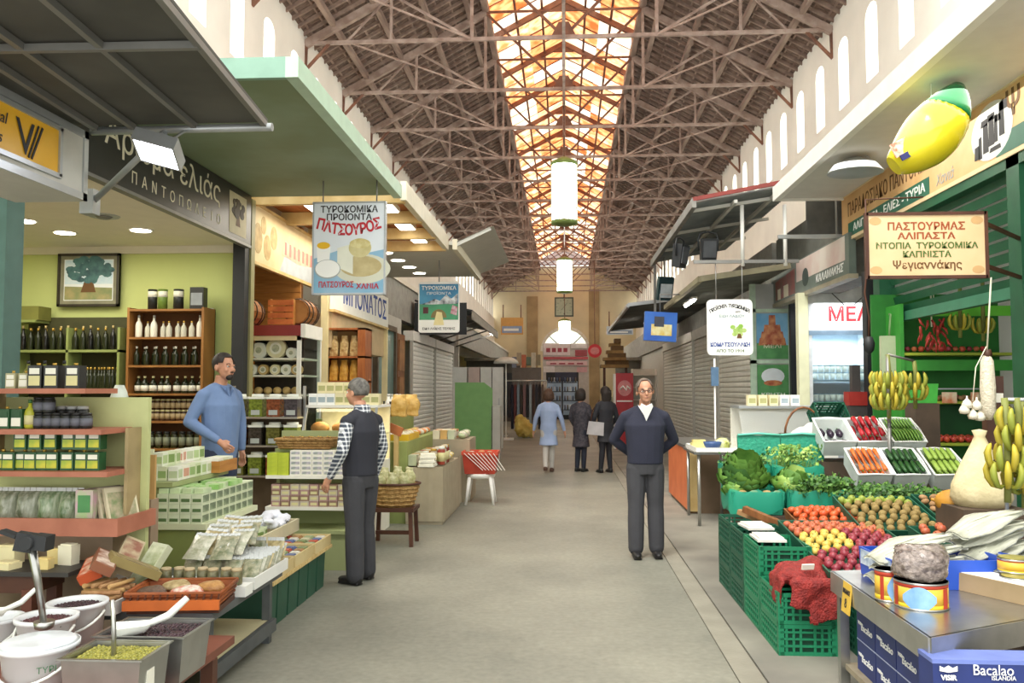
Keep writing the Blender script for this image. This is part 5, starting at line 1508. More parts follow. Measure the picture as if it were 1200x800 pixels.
# bark, sticks and boxed teas
bark = mat('bark_brown', '9a6a44', .7, col2='c9a070', scale=12, bump=.4)
for i in range(16):
 L = rnd(.16, .22); r_ = rnd(.01, .015); ly = i // 4
 o = M().tube([(-L / 2, 0, 0), (0, 0, rnd(-.004, .004)), (L / 2, 0, 0)], r_, 7).build('bark_stick', bark if i % 3 else MATS['board_wood'])
 o.location = (-2.5 + (.048 * (i % 4 - 1.5) if ly % 2 else rnd(-.01, .01)), 4.6 + (0 if ly % 2 else .055 * (i % 4 - 1.5)), TZ + .03 + .033 * ly); o.rotation_euler = (0, 0, (1.35 if ly % 2 else .1) + rnd(-.05, .05))
 tag(o, 'brown bark stick in the crossed heap of the white tray', 'stick', 'bark sticks in the heap')
for i, (x, y, z, rx, ry, rz, c1, c2, lb) in enumerate(((-2.52, 4.84, .69, .5, .5, .5, 'b8a888', '8a5a48', 'brown printed tea box lying tilted over the bark heap'), (-2.42, 4.9, .62, .9, .1, -.3, 'cfd3b4', '8f9a6a', 'pale green tea box leaning at the back of the bark heap'), (-2.42, 4.72, .66, -.5, .1, -.9, '9a8a58', '6b5a38', 'olive brown tea box lying across the bark heap'), (-2.62, 4.66, .66, .2, -.4, .3, 'c4572f', 'e8d8c0', 'orange red tea box tilted at the bark heap edge'), (-2.54, 4.62, .7, .1, .5, .5, '8f5a40', 'e0cfc0', 'brown and pink rolled packet atop the bark heap'))):
 o = M().box((0, 0, 0), (.1, .25, .045), (rx, ry, rz)).build('tea_box', mat('tea' + c1, c1, .5, var=.1), None, (x, y, z)); o.scale = (1.15, 1.2, 1.1)
 M().box((0, 0, 0), (.085, .21, .048), (rx, ry, rz)).build('label', mat('tea' + c2, c2, .5, col2=c1, scale=18), o)
 tag(o, lb, 'box', 'tea boxes on the bark heap')
pr = thing('tray_riser', 'grey wedge propping the tea boxes behind the bark heap', 'stand', (-2.51, 4.86, TZ))
M()._add([(-.11, -.12, .014), (.11, -.12, .014), (.11, .07, .014), (-.11, .07, .014), (-.11, .07, .12), (.11, .07, .12)], [(3, 2, 1, 0), (0, 1, 5, 4), (2, 3, 4, 5), (0, 4, 3), (1, 2, 5)]).build('wedge', grey_panel, pr)
# lattice basket, orange brown
lat = mat('lattice_brown', 'a0582c', .6, col2='7f4220', scale=12)
lb_ = basket('lattice_basket', .5, .34, .075, lat, .92, 3)
M().box((0, -.19, .02), (.5, .02, .05)).build('front_bar', mat('lattice_orange', 'c9692f', .5, var=.1), lb_)
for k in range(13):
 M().bar((-.23 + k * .038, -.168, .0), (-.21 + k * .038, -.175, .075), .01).build('lath', wood_dark, lb_)
lb_.location = (-2.1, 4.64, TZ + .03); lb_.rotation_euler = (0, 0, .12)
tag(lb_, 'orange-brown lattice basket of dried goods beside the buckets', 'basket')
M().bb((-.24, -.16, -.03), (.24, .16, 0)).build('foot', wood_dark, lb_)
for i, (x, y, c, c2, s_, lb) in enumerate(((-2.25, 4.58, '4a3c34', '6b5648', .09, 'dark heap of dried fruit in the lattice basket'), (-2.06, 4.6, 'c4552f', 'e0d8cc', .1, 'red and white wrapped sweet packet in the lattice basket'), (-2.18, 4.73, 'c9b58a', '9a8458', .09, 'pale packet of nuts in the lattice basket'), (-1.98, 4.72, '9a6a3a', 'b88a52', .09, 'brown packet of nuts at the basket end'))):
 o = remesh(M().ell((0, 0, .03), (s_, s_ * .75, .035), 10, 7).ell((s_ * .3, .02, .04), (s_ * .5, s_ * .4, .03), 8, 6), 'food_packet', mat('fp' + c, c, .4, col2=c2, scale=26, bump=.4), .01, 2, disp=.02)
 o.location = (x, y, TZ + .055); tag(o, lb, 'packet', 'packets in the lattice basket')
# ------------------------------------------------------------------ stool with cheeses at the left edge
sx = at(45, 660, 4.72).x; sz = at(45, 664, 4.72).z
cs = thing('small_table', 'brown wooden stool with dark board carrying pale cheese blocks', 'table', (sx - .1, 4.72, 0))
M().bb((-.4, -.14, sz - .025), (.36, .2, sz)).build('board', mat('board_black', '3f3c38', .5), cs)
M().bb((-.33, -.12, sz - .12), (.16, .16, sz - .025)).build('apron', wood_dark, cs)
for x in (-.28, .12):
 for y in (-.1, .13):
  M().bb((x - .03, y - .03, 0), (x + .03, y + .03, sz - .1)).build('leg', mat('stool_brown', '6f4030', .5, col2='5a3226', scale=4), cs)
chm = [mat('cheese_pale', 'ece0b0', .5, var=.05), mat('cheese_yellow', 'e6cf8a', .5, var=.06), mat('cheese_ivory', 'ece6cc', .5, var=.04)]
for i, (px, py, d, hh, lb) in enumerate(((4, 650, .12, .1, 'at the picture edge'), (57, 640, .07, .08, 'round, behind the camera'), (75, 645, .09, .11, 'tallest, at the board end'), (20, 662, .12, .035, 'flat slab in front'), (62, 655, .08, .055, 'low wedge in front'))):
 o = M().box((0, 0, hh / 2), (d, d * .8, hh), None, .96).box((0, 0, hh + .004), (d * .8, d * .6, .008)).build('cheese_block', chm[i % 3], None, (at(px, py, 4.75).x, 4.72 + (.09, .1, .08, -.06, -.05)[i], sz + .001), (0, 0, rnd(-.3, .3)))
 tag(o, 'pale cheese block on the dark board, %s' % lb, 'cheese', 'cheese blocks on the dark board')
# black camcorder-like gadget held on the ladle grip
# ------------------------------------------------------------------ buckets, pans and scoops, bottom left
bst = thing('market_table', 'low dark brown table under the olive buckets and steel pans', 'table', (0, 0, 0))
BT = .36
M().bb((-2.85, 3.0, BT - .04), (-1.735, 4.46, BT)).build('table_top', mat('table_redbrown', '7a4a3a', .5, var=.1), bst)
for x, y in ((-2.65, 3.1), (-1.76, 3.1), (-2.65, 4.2), (-1.76, 4.2)):
 M().bb((x - .03, y - .03, 0), (x + .03, y + .03, BT - .04)).build('leg', wood_dark, bst)
bucket_white = mat('bucket_white', 'e9ecee', .35, var=.04, scale=2)
oliv_black = mat('olive_black', '2c2428', .3, col2='4a3038', scale=20)
oliv_red = mat('olive_red', '5a2f34', .3, col2='3a2226', scale=20)
oliv_green = mat('olive_green', '9a9440', .35, col2='6f702c', scale=20)
def bucket(label, loc, r, h, fill=None, lid=False, handle=True, fz=.85):
 t_ = thing('bucket', label, 'bucket', loc)
 prof = [(r * .84, 0), (r * .95, h * .88), (r * 1.05, h * .9), (r * 1.06, h), (r * .93, h), (r * .9, h * .88), (r * .78, .01)]
 M().lathe(prof, n=30).build('body', bucket_white, t_)
 if lid:
  M().lathe([(r * 1.03, h), (r * .9, h + .012), (r * .5, h + .004), (0, h + .004)], n=30).build('lid', mat('lid_clear', 'e4ebf0', .2), t_)
 if handle:
  M().tube([(r * 1.03 * math.cos(a), -r * 1.03 * math.sin(a), h * .78 - .09 * math.sin(a)) for a in [PI * k / 12 for k in range(13)]], .007, 6).build('handle', lidw, t_)
 if fill:
  n_ = 0
  me = M().ell((0, 0, 0), (.012, .0095, .0095), 6, 4).mesh('olive', fill)
  M().lathe([(0, h * fz - .012), (r * .9, h * fz - .014), (r * .9, h * fz - .03), (0, h * fz - .03)], n=20).build('brine', fill, t_)
  k = 0
  while k < 150:
   a, q_ = k * 2.39996, math.sqrt((k + .5) / 150) * r * .87
   link('olive', me, t_, (q_ * math.cos(a), q_ * math.sin(a), h * fz - .006 + .014 * (1 - (q_ / r) ** 2)), (rnd(0, 3), rnd(0, 3), rnd(0, 3))); k += 1
 return t_
def on_table(px, py, z):
 return atZ(px, py, z)
q = atZ(46, 752, BT + .21); b_ = bucket('white lidded bucket nearest, with green marking on its side', (q.x, q.y, BT), .152, .21, None, True, True)
text('ΤΥΡΙ', .035, mat('marker_green', '3f7a52', .6), b_, (.105, -.112, .13)).rotation_euler = (-.06, 0, .75)
q = atZ(52, 722, BT + .2); bucket('white bucket of dark red olives with ladle', (q.x, q.y + .02, BT), .135, .2, oliv_red)
q = atZ(91, 704, BT + .2); bucket('white bucket of black olives behind the red olives', (q.x, q.y + .0, BT), .14, .2, oliv_black)
q = atZ(5, 722, BT + .18); bucket('white bucket partly cut off at the picture edge', (q.x - .03, q.y, BT), .11, .18, None)
def pan(label, loc, rz, w, d, h, fill, nx, ny):
 t_ = thing('steel_pan', label, 'pan', loc, rz)
 M().open_box((0, 0, 0), (w, d, h), .006, .9).build('body', steel, t_)
 M().bb((-w / 2 - .012, -d / 2 - .012, h), (w / 2 + .012, -d / 2 + .004, h + .006)).bb((-w / 2 - .012, d / 2 - .004, h), (w / 2 + .012, d / 2 + .012, h + .006)).bb((-w / 2 - .012, -d / 2, h), (-w / 2 + .004, d / 2, h + .006)).bb((w / 2 - .004, -d / 2, h), (w / 2 + .012, d / 2, h + .006)).build('rim', steel, t_)
 M().bb((-w / 2 + .016, -d / 2 + .016, h * .6), (w / 2 - .016, d / 2 - .016, h * .87)).build('brine', fill, t_)
 me = M().ell((0, 0, 0), (.0125, .0095, .0095), 6, 4).mesh('olive', fill)
 for i in range(nx):
  for j in range(ny):
   link('olive', me, t_, (-w / 2 + .028 + i * (w - .056) / (nx - 1) + rnd(-.003, .003), -d / 2 + .028 + j * (d - .056) / (ny - 1) + rnd(-.003, .003), h * .89 + rnd(0, .006)), (rnd(0, 3), rnd(0, 3), rnd(0, 3)))
 return t_
pz = BT + .0
a = pan('steel pan of green olives with sticker, nearest the aisle', (-1.87, 3.52, pz), 0, .33, .26, .2, oliv_green, 18, 14)
M().bb((.155, -.06, .06), (.163, .0, .14)).build('sticker', label_white, a)
pan('steel pan of black olives with white scoop', (-1.875, 3.86, pz), 0, .4, .3, .2, oliv_black, 20, 14)
# ladles and scoops
def scoop(label, loc, rz, m=None, tilt=.5):
 t_ = thing('scoop', label, 'scoop', loc, rz)
 m = m or lidw
 b = M()
 prof = []
 for i in range(7):
  u = i / 6
  row = []
  for k in range(9):
   a_ = -PI / 2 + PI * k / 8
   r_ = .042 * (.75 + .35 * u)
   row.append((-.02 - .11 * u, r_ * math.sin(a_), .042 - r_ * math.cos(a_) * (1 if u > .05 else .4)))
  prof.append(row)
 vs_ = [p_ for row in prof for p_ in row]
 fs_ = [(i * 9 + k, i * 9 + k + 1, (i + 1) * 9 + k + 1, (i + 1) * 9 + k) for i in range(6) for k in range(8)]
 b._add(vs_, fs_, True)._add([(-.02, .042 * .75 * math.sin(-PI / 2 + PI * k / 8), .042 - .042 * .3 * math.cos(-PI / 2 + PI * k / 8)) for k in range(9)], [tuple(range(9))])
 b.build('bowl', m, t_)
 M().tube([(-.03, 0, .035), (.04, 0, .06), (.1, 0, .06 + .07 * tilt * 2)], [.012, .014, .011], 8).build('handle', m, t_)
 return t_
scoop('white plastic scoop resting on the black olives', (-1.85, 3.82, pz + .185), .45, None, .4).scale = (1.3, 1.5, 1.3)
q = atZ(25, 722, BT + .2)
scoop('white plastic scoop lying over the cut-off bucket', (q.x - .05, q.y, BT + .2), .7, None, .4)
t = thing('ladle', 'steel ladle standing in the green olives', 'ladle', (at(134, 765, 3.5).x, 3.5, pz + .1))
M().tube([(0, 0, 0), (-.01, .01, .2), (-.025, .02, .31)], [.012, .01, .009], 8).build('handle', steel, t)
M().lathe([(.0, -.02), (.03, -.01), (.035, .015)], n=14).build('bowl', steel, t)
q = at(52, 722, 3.78)
t = thing('ladle', 'long steel ladle with black grip in the red olives', 'ladle', (q.x, 3.78, q.z - .04))
top_ = at(37, 640, 3.7) - Vector(t.location)
M().tube([(0, 0, 0), tuple(top_ * .5 + Vector((.004, 0, 0))), tuple(top_)], [.014, .016, .02], 8).build('handle', steel, t)
M().lathe([(0, -.03), (.04, -.01), (.045, .02)], n=14).build('bowl', steel, t)
g_ = M().box((-.03, 0, .02), (.07, .06, .08), (0, .2, .3)).box((.05, 0, .02), (.07, .07, .065), (0, .1, 0)).tube([(.0, -.05, .02), (.0, .05, .02)], .03, 12).box((-.1, 0, .055), (.08, .05, .015), (0, .3, 0))
g_.build('grip', black_paint, t, top_)
# ------------------------------------------------------------------ green legged wooden trays past the table
gt = thing('market_table', 'row of green crates carrying low wooden trays of packets', 'table', (0, 0, 0))
gm_ = mat('crate_deepgreen', '2f5a45', .5, var=.1)
for k in range(6):
 M().open_box((-2.22, 5.86 + k * .24, 0), (.4, .22, .32), .015, .94).build('crate', gm_, gt)
M().bb((-2.5, 5.74, .32), (-1.97, 7.2, .345)).build('board', wood_pale, gt)
for i, (y0, y1, lb) in enumerate(((5.76, 6.2, 'nearest'), (6.22, 6.7, 'middle'), (6.72, 7.18, 'farthest'))):
 o = M().open_box((0, 0, 0), (.52, y1 - y0 - .01, .085), .012).build('wooden_tray', mat('tray_pine', 'd2be8c', .6, col2='c0a872', scale=5), None, (-2.235, (y0 + y1) / 2, .346))
 tag(o, 'pine tray of small packets on green crates, %s of three' % lb, 'tray', 'pine trays on the green crates')
cols = ['d8d2b0', 'a8b58a', 'c9604a', '6a7aa8', 'e6e2d4', 'b58a5a', '8a9a6a']
pms = [M().use(mat('sp' + c, c, .45, var=.12, scale=20)).box((0, 0, .03), (.075, .09, .055)).box((0, 0, .06), (.06, .07, .012)).mesh('spice_packet') for c in cols]
for i in range(3):
 for j in range(5):
  for k in range(4):
   ci = (i * 5 + j * 3 + k) % 7 if i else (j + k) % 7
   put(pms[ci], 'spice_packet', 'small coloured packet in a pine tray on the green crates', 'packet', 'packets in the pine trays', (-2.43 + j * .097, 5.85 + i * .48 + k * .098 - (.02 if i else .03), .361), rnd(-.1, .1))
# ================================================================== deli counter and the farther left stalls
clear = thinglass('clear_glass', 'eef4f2', .1)
area('deli_light', (-2.53, 9.8, 1.43), (0, 0, 0), .6, .5, 9, (1, .86, .58))
dc = thing('deli_counter', 'glass fronted deli counter with bread and cheeses, packs on top', 'counter', (0, 0, 0))
DX0, DX1, DY0, DY1 = -2.95, -2.12, 9.3, 10.3
M().bb((DX0, DY0, 0), (DX1, DY1, .82)).build('base', label_white, dc)
M().bb((DX0, DY0 + .3, 1.44), (DX1, DY1, 1.47)).build('top_shelf', white_paint, dc)
M().bb((DX0, DY1 - .04, .82), (DX1, DY1, 1.44)).build('back_panel', mat('deli_back', 'e6d9b0', .5), dc)
M()._add([(DX0, DY0, .84), (DX1, DY0, .84), (DX1, DY0 + .3, 1.44), (DX0, DY0 + .3, 1.44)], [(0, 1, 2, 3)]).build('front_glass', clear, dc)
for x in (DX0, DX1 - .025):
 M().bar((x + .012, DY0, .84), (x + .012, DY0 + .3, 1.44), .025).build('glass_edge', alu, dc)
M().bb((DX0, DY0 + .3, 1.12), (DX1, DY1 - .04, 1.135)).build('shelf', clear, dc)
bread = mat('bread_crust', 'c9924e', .6, col2='a86f34', scale=9)
for i, (x, y, r_, m_, lb) in enumerate(((-2.8, 9.66, .11, 'b', 'first'), (-2.56, 9.68, .11, 'b', 'second'), (-2.3, 9.66, .1, 'c', 'third'))):
 o = M().ell((0, 0, .07), (r_, r_ * .9, .075), 14, 8).build('bread_loaf' if m_ == 'b' else 'cheese_round', bread if m_ == 'b' else chm[0], None, (x, y, 1.136))
 tag(o, '%s on the upper glass shelf of the deli counter' % ('round brown loaf, outer one,', 'round brown loaf, inner one,', 'pale round cheese')[i], 'bread' if m_ == 'b' else 'cheese')
for i in range(6):
 o = M().box((0, 0, .05), (.1, .14, .1)).box((0, 0, .104), (.07, .1, .008)).build('cheese_block', chm[i % 3], None, (-2.85 + i * .13, 9.62 + .05 * (i % 2), .821), (0, 0, rnd(-.3, .3)))
 tag(o, '%s cheese block on the deli counter floor, %s from the left end' % (('pale', 'yellow', 'ivory')[i % 3], ('first', 'second', 'third', 'fourth', 'fifth', 'sixth')[i]), 'cheese')
pkb = M().use(mat('pack_cream', 'eee4b8', .5, var=.05)).box((0, 0, .065), (.1, .12, .13)).use(mat('pack_olive', 'b5b37a', .5, var=.1)).box((0, -.061, .06), (.08, .004, .06)).mesh('cheese_pack')
pkw = M().use(ink_white).box((0, 0, .065), (.1, .12, .13)).use(mat('pack_blue', 'a9b8bf', .5, var=.1)).box((0, -.061, .06), (.08, .004, .06)).mesh('cheese_pack')
for i in range(8):
 put(pkw if i < 3 else pkb, 'cheese_pack', '%s cheese pack in the row atop the deli counter' % ('white' if i < 3 else 'cream'), 'packet', '%s packs atop the deli counter' % ('white' if i < 3 else 'cream'), (DX0 + .06 + i * .103, 9.72, 1.471))
for i in range(4):
 put(pkb, 'cheese_pack', 'cream cheese pack in the second tier atop the deli counter', 'packet', 'packs in the second tier', (DX0 + .11 + i * .103, 9.9, 1.471))
 put(pkb, 'cheese_pack', 'cream cheese pack raised on another atop the deli counter', 'packet', 'packs in the raised tier', (DX0 + .11 + i * .103, 9.9, 1.603))
# --- wicker basket with pasta bags on a dark stool
bs = thing('stool', 'dark wooden stool carrying the round wicker basket', 'stool', (-1.83, 9.15, 0))
M().bb((-.24, -.2, .36), (.24, .2, .4)).build('seat', wood_dark, bs)
for x in (-.2, .2):
 for y in (-.16, .16):
  M().bar((x * 1.08, y * 1.08, 0), (x, y, .36), .04).build('leg', wood_dark, bs)
M().bb((-.2, -.02, .1), (.2, .02, .14)).build('stretcher', wood_dark, bs)
wb = thing('wicker_basket', 'straw coloured wicker basket full of bagged pasta on the stool', 'basket', (-1.83, 9.15, .401))
straw = mat('wicker_straw', 'c4a066', .7, col2='9a7440', scale=26, bump=.8, bscale=50)
M().lathe([(.19, 0), (.22, .1), (.26, .24), (.25, .245), (.21, .1), (.0, .03)], n=22, sx=1.05, sy=.85).build('body', straw, wb)
for k in range(5):
 r_ = .195 + .062 * (k + .5) / 5
 M().tube([(r_ * 1.05 * math.cos(a * PI / 12), r_ * .85 * math.sin(a * PI / 12), .024 + .043 * k + .008 * (a % 2)) for a in range(25)], .01, 5, False).build('woven_band', straw, wb)
M().tube([(.262 * 1.05 * math.cos(a * PI / 12), .262 * .85 * math.sin(a * PI / 12), .245) for a in range(25)], .014, 6, False).build('rim', wood_dark, wb)
pbag = remesh(M().ell((0, 0, .11), (.075, .055, .11), 10, 8).box((0, 0, .22), (.09, .02, .06)), 'pasta_bag', mat('pasta_pale', 'c9c49a', .35, col2='9a9a62', scale=24, bump=.4), .012, 2, disp=.02)
bm0 = pbag.data; bpy.data.objects.remove(pbag)
for i, (x, y, z, rx) in enumerate(((-.13, -.07, .13, .2), (.0, -.1, .13, .25), (.13, -.07, .13, .2), (-.12, .06, .16, -.1), (.02, .07, .17, -.1), (.14, .06, .16, -.15))):
 put(bm0, 'pasta_bag', 'pale green pasta bag in the straw basket, %s' % ('front row outer', 'front row middle', 'front row inner', 'back row outer', 'back row middle', 'back row inner')[i], 'bag', 'pasta bags in the straw basket', (-1.83 + x, 9.15 + y, .401 + z), (rx, 0, rnd(-.3, .3)))
# --- stepped grocery stall with cloth front
gs = thing('grocery_stall', 'stepped grocery stall with beige cloth front past the customer', 'stall', (0, 0, 0))
M().bb((-3.1, 10.5, 0), (-2.35, 13.2, 1.28)).build('back_step', olive_board, gs)
M().bb((-2.35, 10.5, 0), (-1.95, 13.2, 1.0)).build('middle_step', olive_board, gs)
M().bb((-1.95, 10.45, 0), (-1.5, 12.2, .68)).build('front_step', mat('cloth_taupe', 'a89c84', .8, var=.06), gs)
cl = M(); n = 40
for zz in (0.04, .7):
 for k in range(n + 1):
  u = k / n
  cl.v.append((-1.49 + .018 * math.sin(u * 60) * (1 if zz < .5 else .3), 10.43 + u * 1.8, zz))
for k in range(n):
 cl.f.append((k, k + 1, n + 2 + k, n + 1 + k)); cl.sm.append(True); cl.mi.append(0)
o_ = len(cl.v)
for zz in (0.04, .7):
 for k in range(13):
  cl.v.append((-1.95 + .46 * k / 12, 10.43 + .012 * math.sin(k * 2.4) * (1 if zz < .5 else .3), zz))
for k in range(12):
 cl.f.append((o_ + k, o_ + k + 1, o_ + 14 + k, o_ + 13 + k)); cl.sm.append(True); cl.mi.append(0)
cl.build('cloth', mat('cloth_taupe', 'a89c84', .8), gs)
M().bar((-2.95, 10.44, 1.5), (-2.0, 10.44, 1.12), .05, .11).build('sloping_board', mat('board_rust', 'b0683a', .5, col2='8f4f28', scale=5), gs)
M().bb((-2.1, 10.42, .68), (-2.05, 10.5, 1.12)).build('post', wood_pale, gs)
# goods on it
stall_bag = remesh(M().box((0, 0, .12), (.2, .13, .22)).ell((0, 0, .15), (.12, .08, .14), 10, 8).box((0, 0, .27), (.16, .03, .06)), 'pasta_bag', mat('pasta_gold', 'd9b468', .4, col2='c49a4a', scale=16, bump=.3), .014, 2, disp=.015)
for i, (px, Y) in enumerate(((468, 11.2), (482, 11.5))):
 o = stall_bag if i == 0 else stall_bag.copy()
 if i:
  COL.objects.link(o)
 o.location = (at(px, 470, Y).x, Y, 1.281); o.rotation_euler = (0, 0, .2 * i)
 tag(o, ('big golden pasta bag standing at the near end of stall', 'big pale golden pasta bag beside the first on the stall')[i], 'bag', 'big pasta bags on the stall')
wbot = bottle(.3, .04, ink_white, mat('cap_white', 'dcdcd8', .4), mat('bottle_band', 'c9d0d4', .5))
for i, (px, Y) in enumerate(((505, 12.3), (511, 12.4), (518, 12.6), (538, 12.6), (543, 12.8), (548, 12.5))):
 put(wbot, 'bottle', 'tall white bottle standing at the back of the grocery stall', 'bottle', 'white bottles on the grocery stall', (at(px, 470, Y).x if at(px, 470, Y).x < -2.42 else -2.45 - .08 * (i % 3), Y, 1.281))
redj = jar(.16, .045, mat('jar_honey', 'b5642a', .2, var=.2), mat('lid_red', 'a83a30', .4), label_cream)
drk = bottle(.2, .035, mat('bottle_dk', '3f3a2a', .15), tin_dark, None)
for i in range(12):
 put(redj if i % 2 else drk, 'jar' if i % 2 else 'bottle', ('red-lidded honey jar on the back step of the stall' if i % 2 else 'dark small bottle among the honey jars of the stall'), 'jar' if i % 2 else 'bottle', 'honey jars on the stall' if i % 2 else 'dark bottles on the stall', (-2.42 - .07 * (i % 3), 11.75 + i * .12, 1.281))
stall_cols = ['e9e4c8', 'd9c26a', 'b5c49a', 'e0dccb', 'c99a6a', 'd98a4a']
spk = [remesh(M().ell((0, 0, .04), (.062, .075, .04), 9, 6).box((0, .08, .036), (.07, .05, .016)), 'food_bag', mat('sb' + c, c, .4, var=.15, scale=18), .014, 2, disp=.02) for c in stall_cols]
spm = [o.data for o in spk]
for o in spk:
 bpy.data.objects.remove(o)
for i in range(34):
 put(spm[(i * 5) % 4], 'food_bag', 'pale food bag lying on the upper step of the grocery stall', 'bag', 'food bags on the upper step', (-2.95 + (i % 4) * .15, 10.65 + (i // 4) * .15, 1.285 + .05 * (i % 2)), (rnd(-.2, .2), rnd(-.2, .2), rnd(-.3, .3)))
yt = M().open_box((0, 0, 0), (.36, .8, .08), .015).build('yellow_tray', mat('tray_yellow', 'e0b52a', .45, var=.06), None, (-2.15, 11.1, 1.001))
tag(yt, 'bright yellow tray of white bags on the middle step', 'tray')
for i in range(8):
 put(spm[0 if i % 2 else 3], 'food_bag', 'white bag in the bright yellow tray', 'bag', 'bags in the yellow tray', (-2.23 + (i % 2) * .16, 10.82 + (i // 2) * .18, 1.03), (0, rnd(-.2, .2), rnd(-.3, .3)))
for i in range(14):
 put(spm[(4, 5, 1, 3)[i % 4]], 'food_bag', 'mixed snack bag on the middle step beyond the yellow tray', 'bag', 'snack bags on the middle step', (-2.25 + (i % 2) * .16, 11.65 + (i // 2) * .2, 1.005), (0, rnd(-.2, .2), rnd(-.3, .3)))
cases = [('8f3f34', 'red brown'), ('a84a3a', 'brick red'), ('c9bfa8', 'pale')]
for i in range(12):
 c, w_ = cases[(i * 5 + i // 4) % 3]
 me = jar(.17 + .03 * (i % 3), .045, mat('sj' + c, c, .25, var=.15), gold if i % 2 else lidw, label_cream)
 put(me, 'jar', '%s jar on the cloth covered front step, %s' % (w_, 'near row' if i < 4 else 'middle row' if i < 8 else 'far row'), 'jar', 'jars on the cloth step', (-1.76 + (i % 3) * .1, 10.78 + (i // 3) * .13, .701))
for i in range(12):
 put(spm[(0, 3, 2, 1)[i % 4]], 'food_bag', 'pale bag at the near end of the cloth covered step', 'bag', 'bags on the cloth step', (-1.77 + (i % 2) * .16, 11.36 + (i // 2) * .12, .705), (0, rnd(-.2, .2), rnd(-.3, .3)))
o = bucket('cream tub standing among the jars of the cloth step', (-1.6, 11.29, .701), .08, .14, None, False, False)
mixm = [jar(.15, .04, mat('mj%d' % i, c, .3, var=.15), (lidw, gold, MATS['lid_red'])[i % 3], label_cream) for i, c in enumerate(('b5793a', '8f8a4a', 'd9c9a0', '7a3a30', 'c9a050'))]
boxm = [M().use(mat('mb%d' % i, c, .5, var=.1)).bb((-.05, -.06, 0), (.05, .06, .13)).use(label_white).bb((.05, -.04, .03), (.053, .04, .1)).mesh('box') for i, c in enumerate(('e6ddc0', 'd9b06a', 'c9d0b0', 'b5654a', 'efe9d9'))]
NMJ = ('amber', 'olive', 'cream', 'dark red', 'golden'); NMB = ('ivory', 'tan', 'pale green', 'rust', 'white')
for i in range(15):
 put(mixm[i % 5], 'jar', '%s preserve jar on the outer edge of the back step' % NMJ[i % 5], 'jar', 'preserve jars on the back step', (-2.39, 10.6 + i * .11, 1.281))
 put(boxm[(i * 2) % 5], 'food_box', '%s food box in the back row of the cloth step' % NMB[(i * 2) % 5], 'box', 'food boxes on the cloth step', (-1.9, 10.55 + i * .105, .70 + .0)) if i % 4 else None
for i in range(12):
 put(boxm[i % 5], 'food_box', '%s food box on the far raised end of the stall' % NMB[i % 5], 'box', 'food boxes on the stall end', (-1.9 + (i % 3) * .11, 12.62 + (i // 3) * .14, .916))
for k in range(3):
 o = M().bb((-.1, -.14, 0), (.1, .14, .02)).bb((-.09, -.13, .02), (.09, .13, .05)).build('paper_stack', label_white, None, (-1.7, 10.55, .701 + k * .052), (0, 0, .1 * k)); tag(o, 'white paper pack at the cloth corner, %s of the stack' % ('lowest', 'middle', 'topmost')[k], 'paper')
# --- red basket on a white plastic stool
ws = thing('plastic_stool', 'white plastic stool with splayed legs under the red basket', 'stool', (-1.22, 12.4, 0))
M().lathe([(.17, .37), (.2, .38), (.21, .42), (.2, .44), (0, .44)], n=20).build('seat', white_paint, ws)
for x in (-1, 1):
 for y in (-1, 1):
  M().tube([(x * .2, y * .17, 0), (x * .15, y * .13, .39)], [.018, .028], 8).build('leg', white_paint, ws)
rb = thing('red_basket', 'red plastic basket with white lattice lid on the white stool', 'basket', (-1.22, 12.4, .441))
M().open_box((0, 0, 0), (.5, .42, .3), .014, .86).build('body', mat('basket_red', 'b5402c', .5, var=.12, scale=6), rb)
M().open_box((0, 0, .27), (.52, .44, .05), .02).build('rim', mat('basket_red2', 'cc4f36', .5, var=.08), rb)
for k in range(8):
 M().bar((-.22 + k * .06, -.225, .3), (.05 + k * .045, -.225, .06), .008).build('lattice_bar', white_paint, rb)
for i in range(9):
 put(spm[(3, 4, 2)[i % 3]], 'food_bag', 'pale rosy food bag heaped in the red basket', 'bag', 'bags heaped in the red basket', (-1.35 + (i % 3) * .13, 12.28 + (i // 3) * .12, .66 + .02 * (i % 2)), (rnd(-.2, .2), rnd(-.2, .2), rnd(-.3, .3)))
for i in range(10):
 put(spm[(2, 3, 0)[i % 3]], 'food_bag', 'white and green packet on the far end of the stall', 'packet', 'packets on the far end of the stall', (-1.53 + 0 * i, 12.62 + i * .075, .925 + .03 * (i % 2)), (rnd(-.2, .2), 0, rnd(-.3, .3)))
M().bb((-1.95, 12.55, 0), (-1.4, 13.4, .915)).build('stall_end', MATS['cloth_taupe'], gs)
# --- green board and grey lockers beyond
t = thing('notice_board', 'green panel with sloping corner beyond the grocery stall', 'panel', (0, 0, 0))
a, b = at(533, 495, 20), at(577, 448, 20)
M().face([(a.x, 0.0), (b.x, 0.0), (b.x, b.z - .15), (b.x - .2, b.z), (a.x, b.z)], 20, 20.06).build('board', mat('board_green', '7fae6c', .6, var=.05), t)
M().bb((b.x - .02, 20.0, 0), (b.x + .18, 20.5, b.z - .55)).build('side_panel', grey_panel, t)
lk = thing('locker_row', 'row of pale grey lockers behind the green panel', 'cabinet', (0, 0, 0))
for i, (x0, x1, c) in enumerate(((530, 547, 'c9c9c4'), (549, 562, 'b5a49c'), (563, 576, 'c6c8c2'), (577, 589, 'cfd0cb'))):
 a, b = at(x0, 480, 24), at(x1, 430, 24)
 d_ = M().bb((a.x, 24, 0), (b.x, 24.4, b.z)).build('locker', mat('lk' + c, c, .5, var=.05), lk)
 M().bb((b.x - .12, 23.97, 1.2), (b.x - .08, 24.0, 1.4)).build('handle', alu, d_)
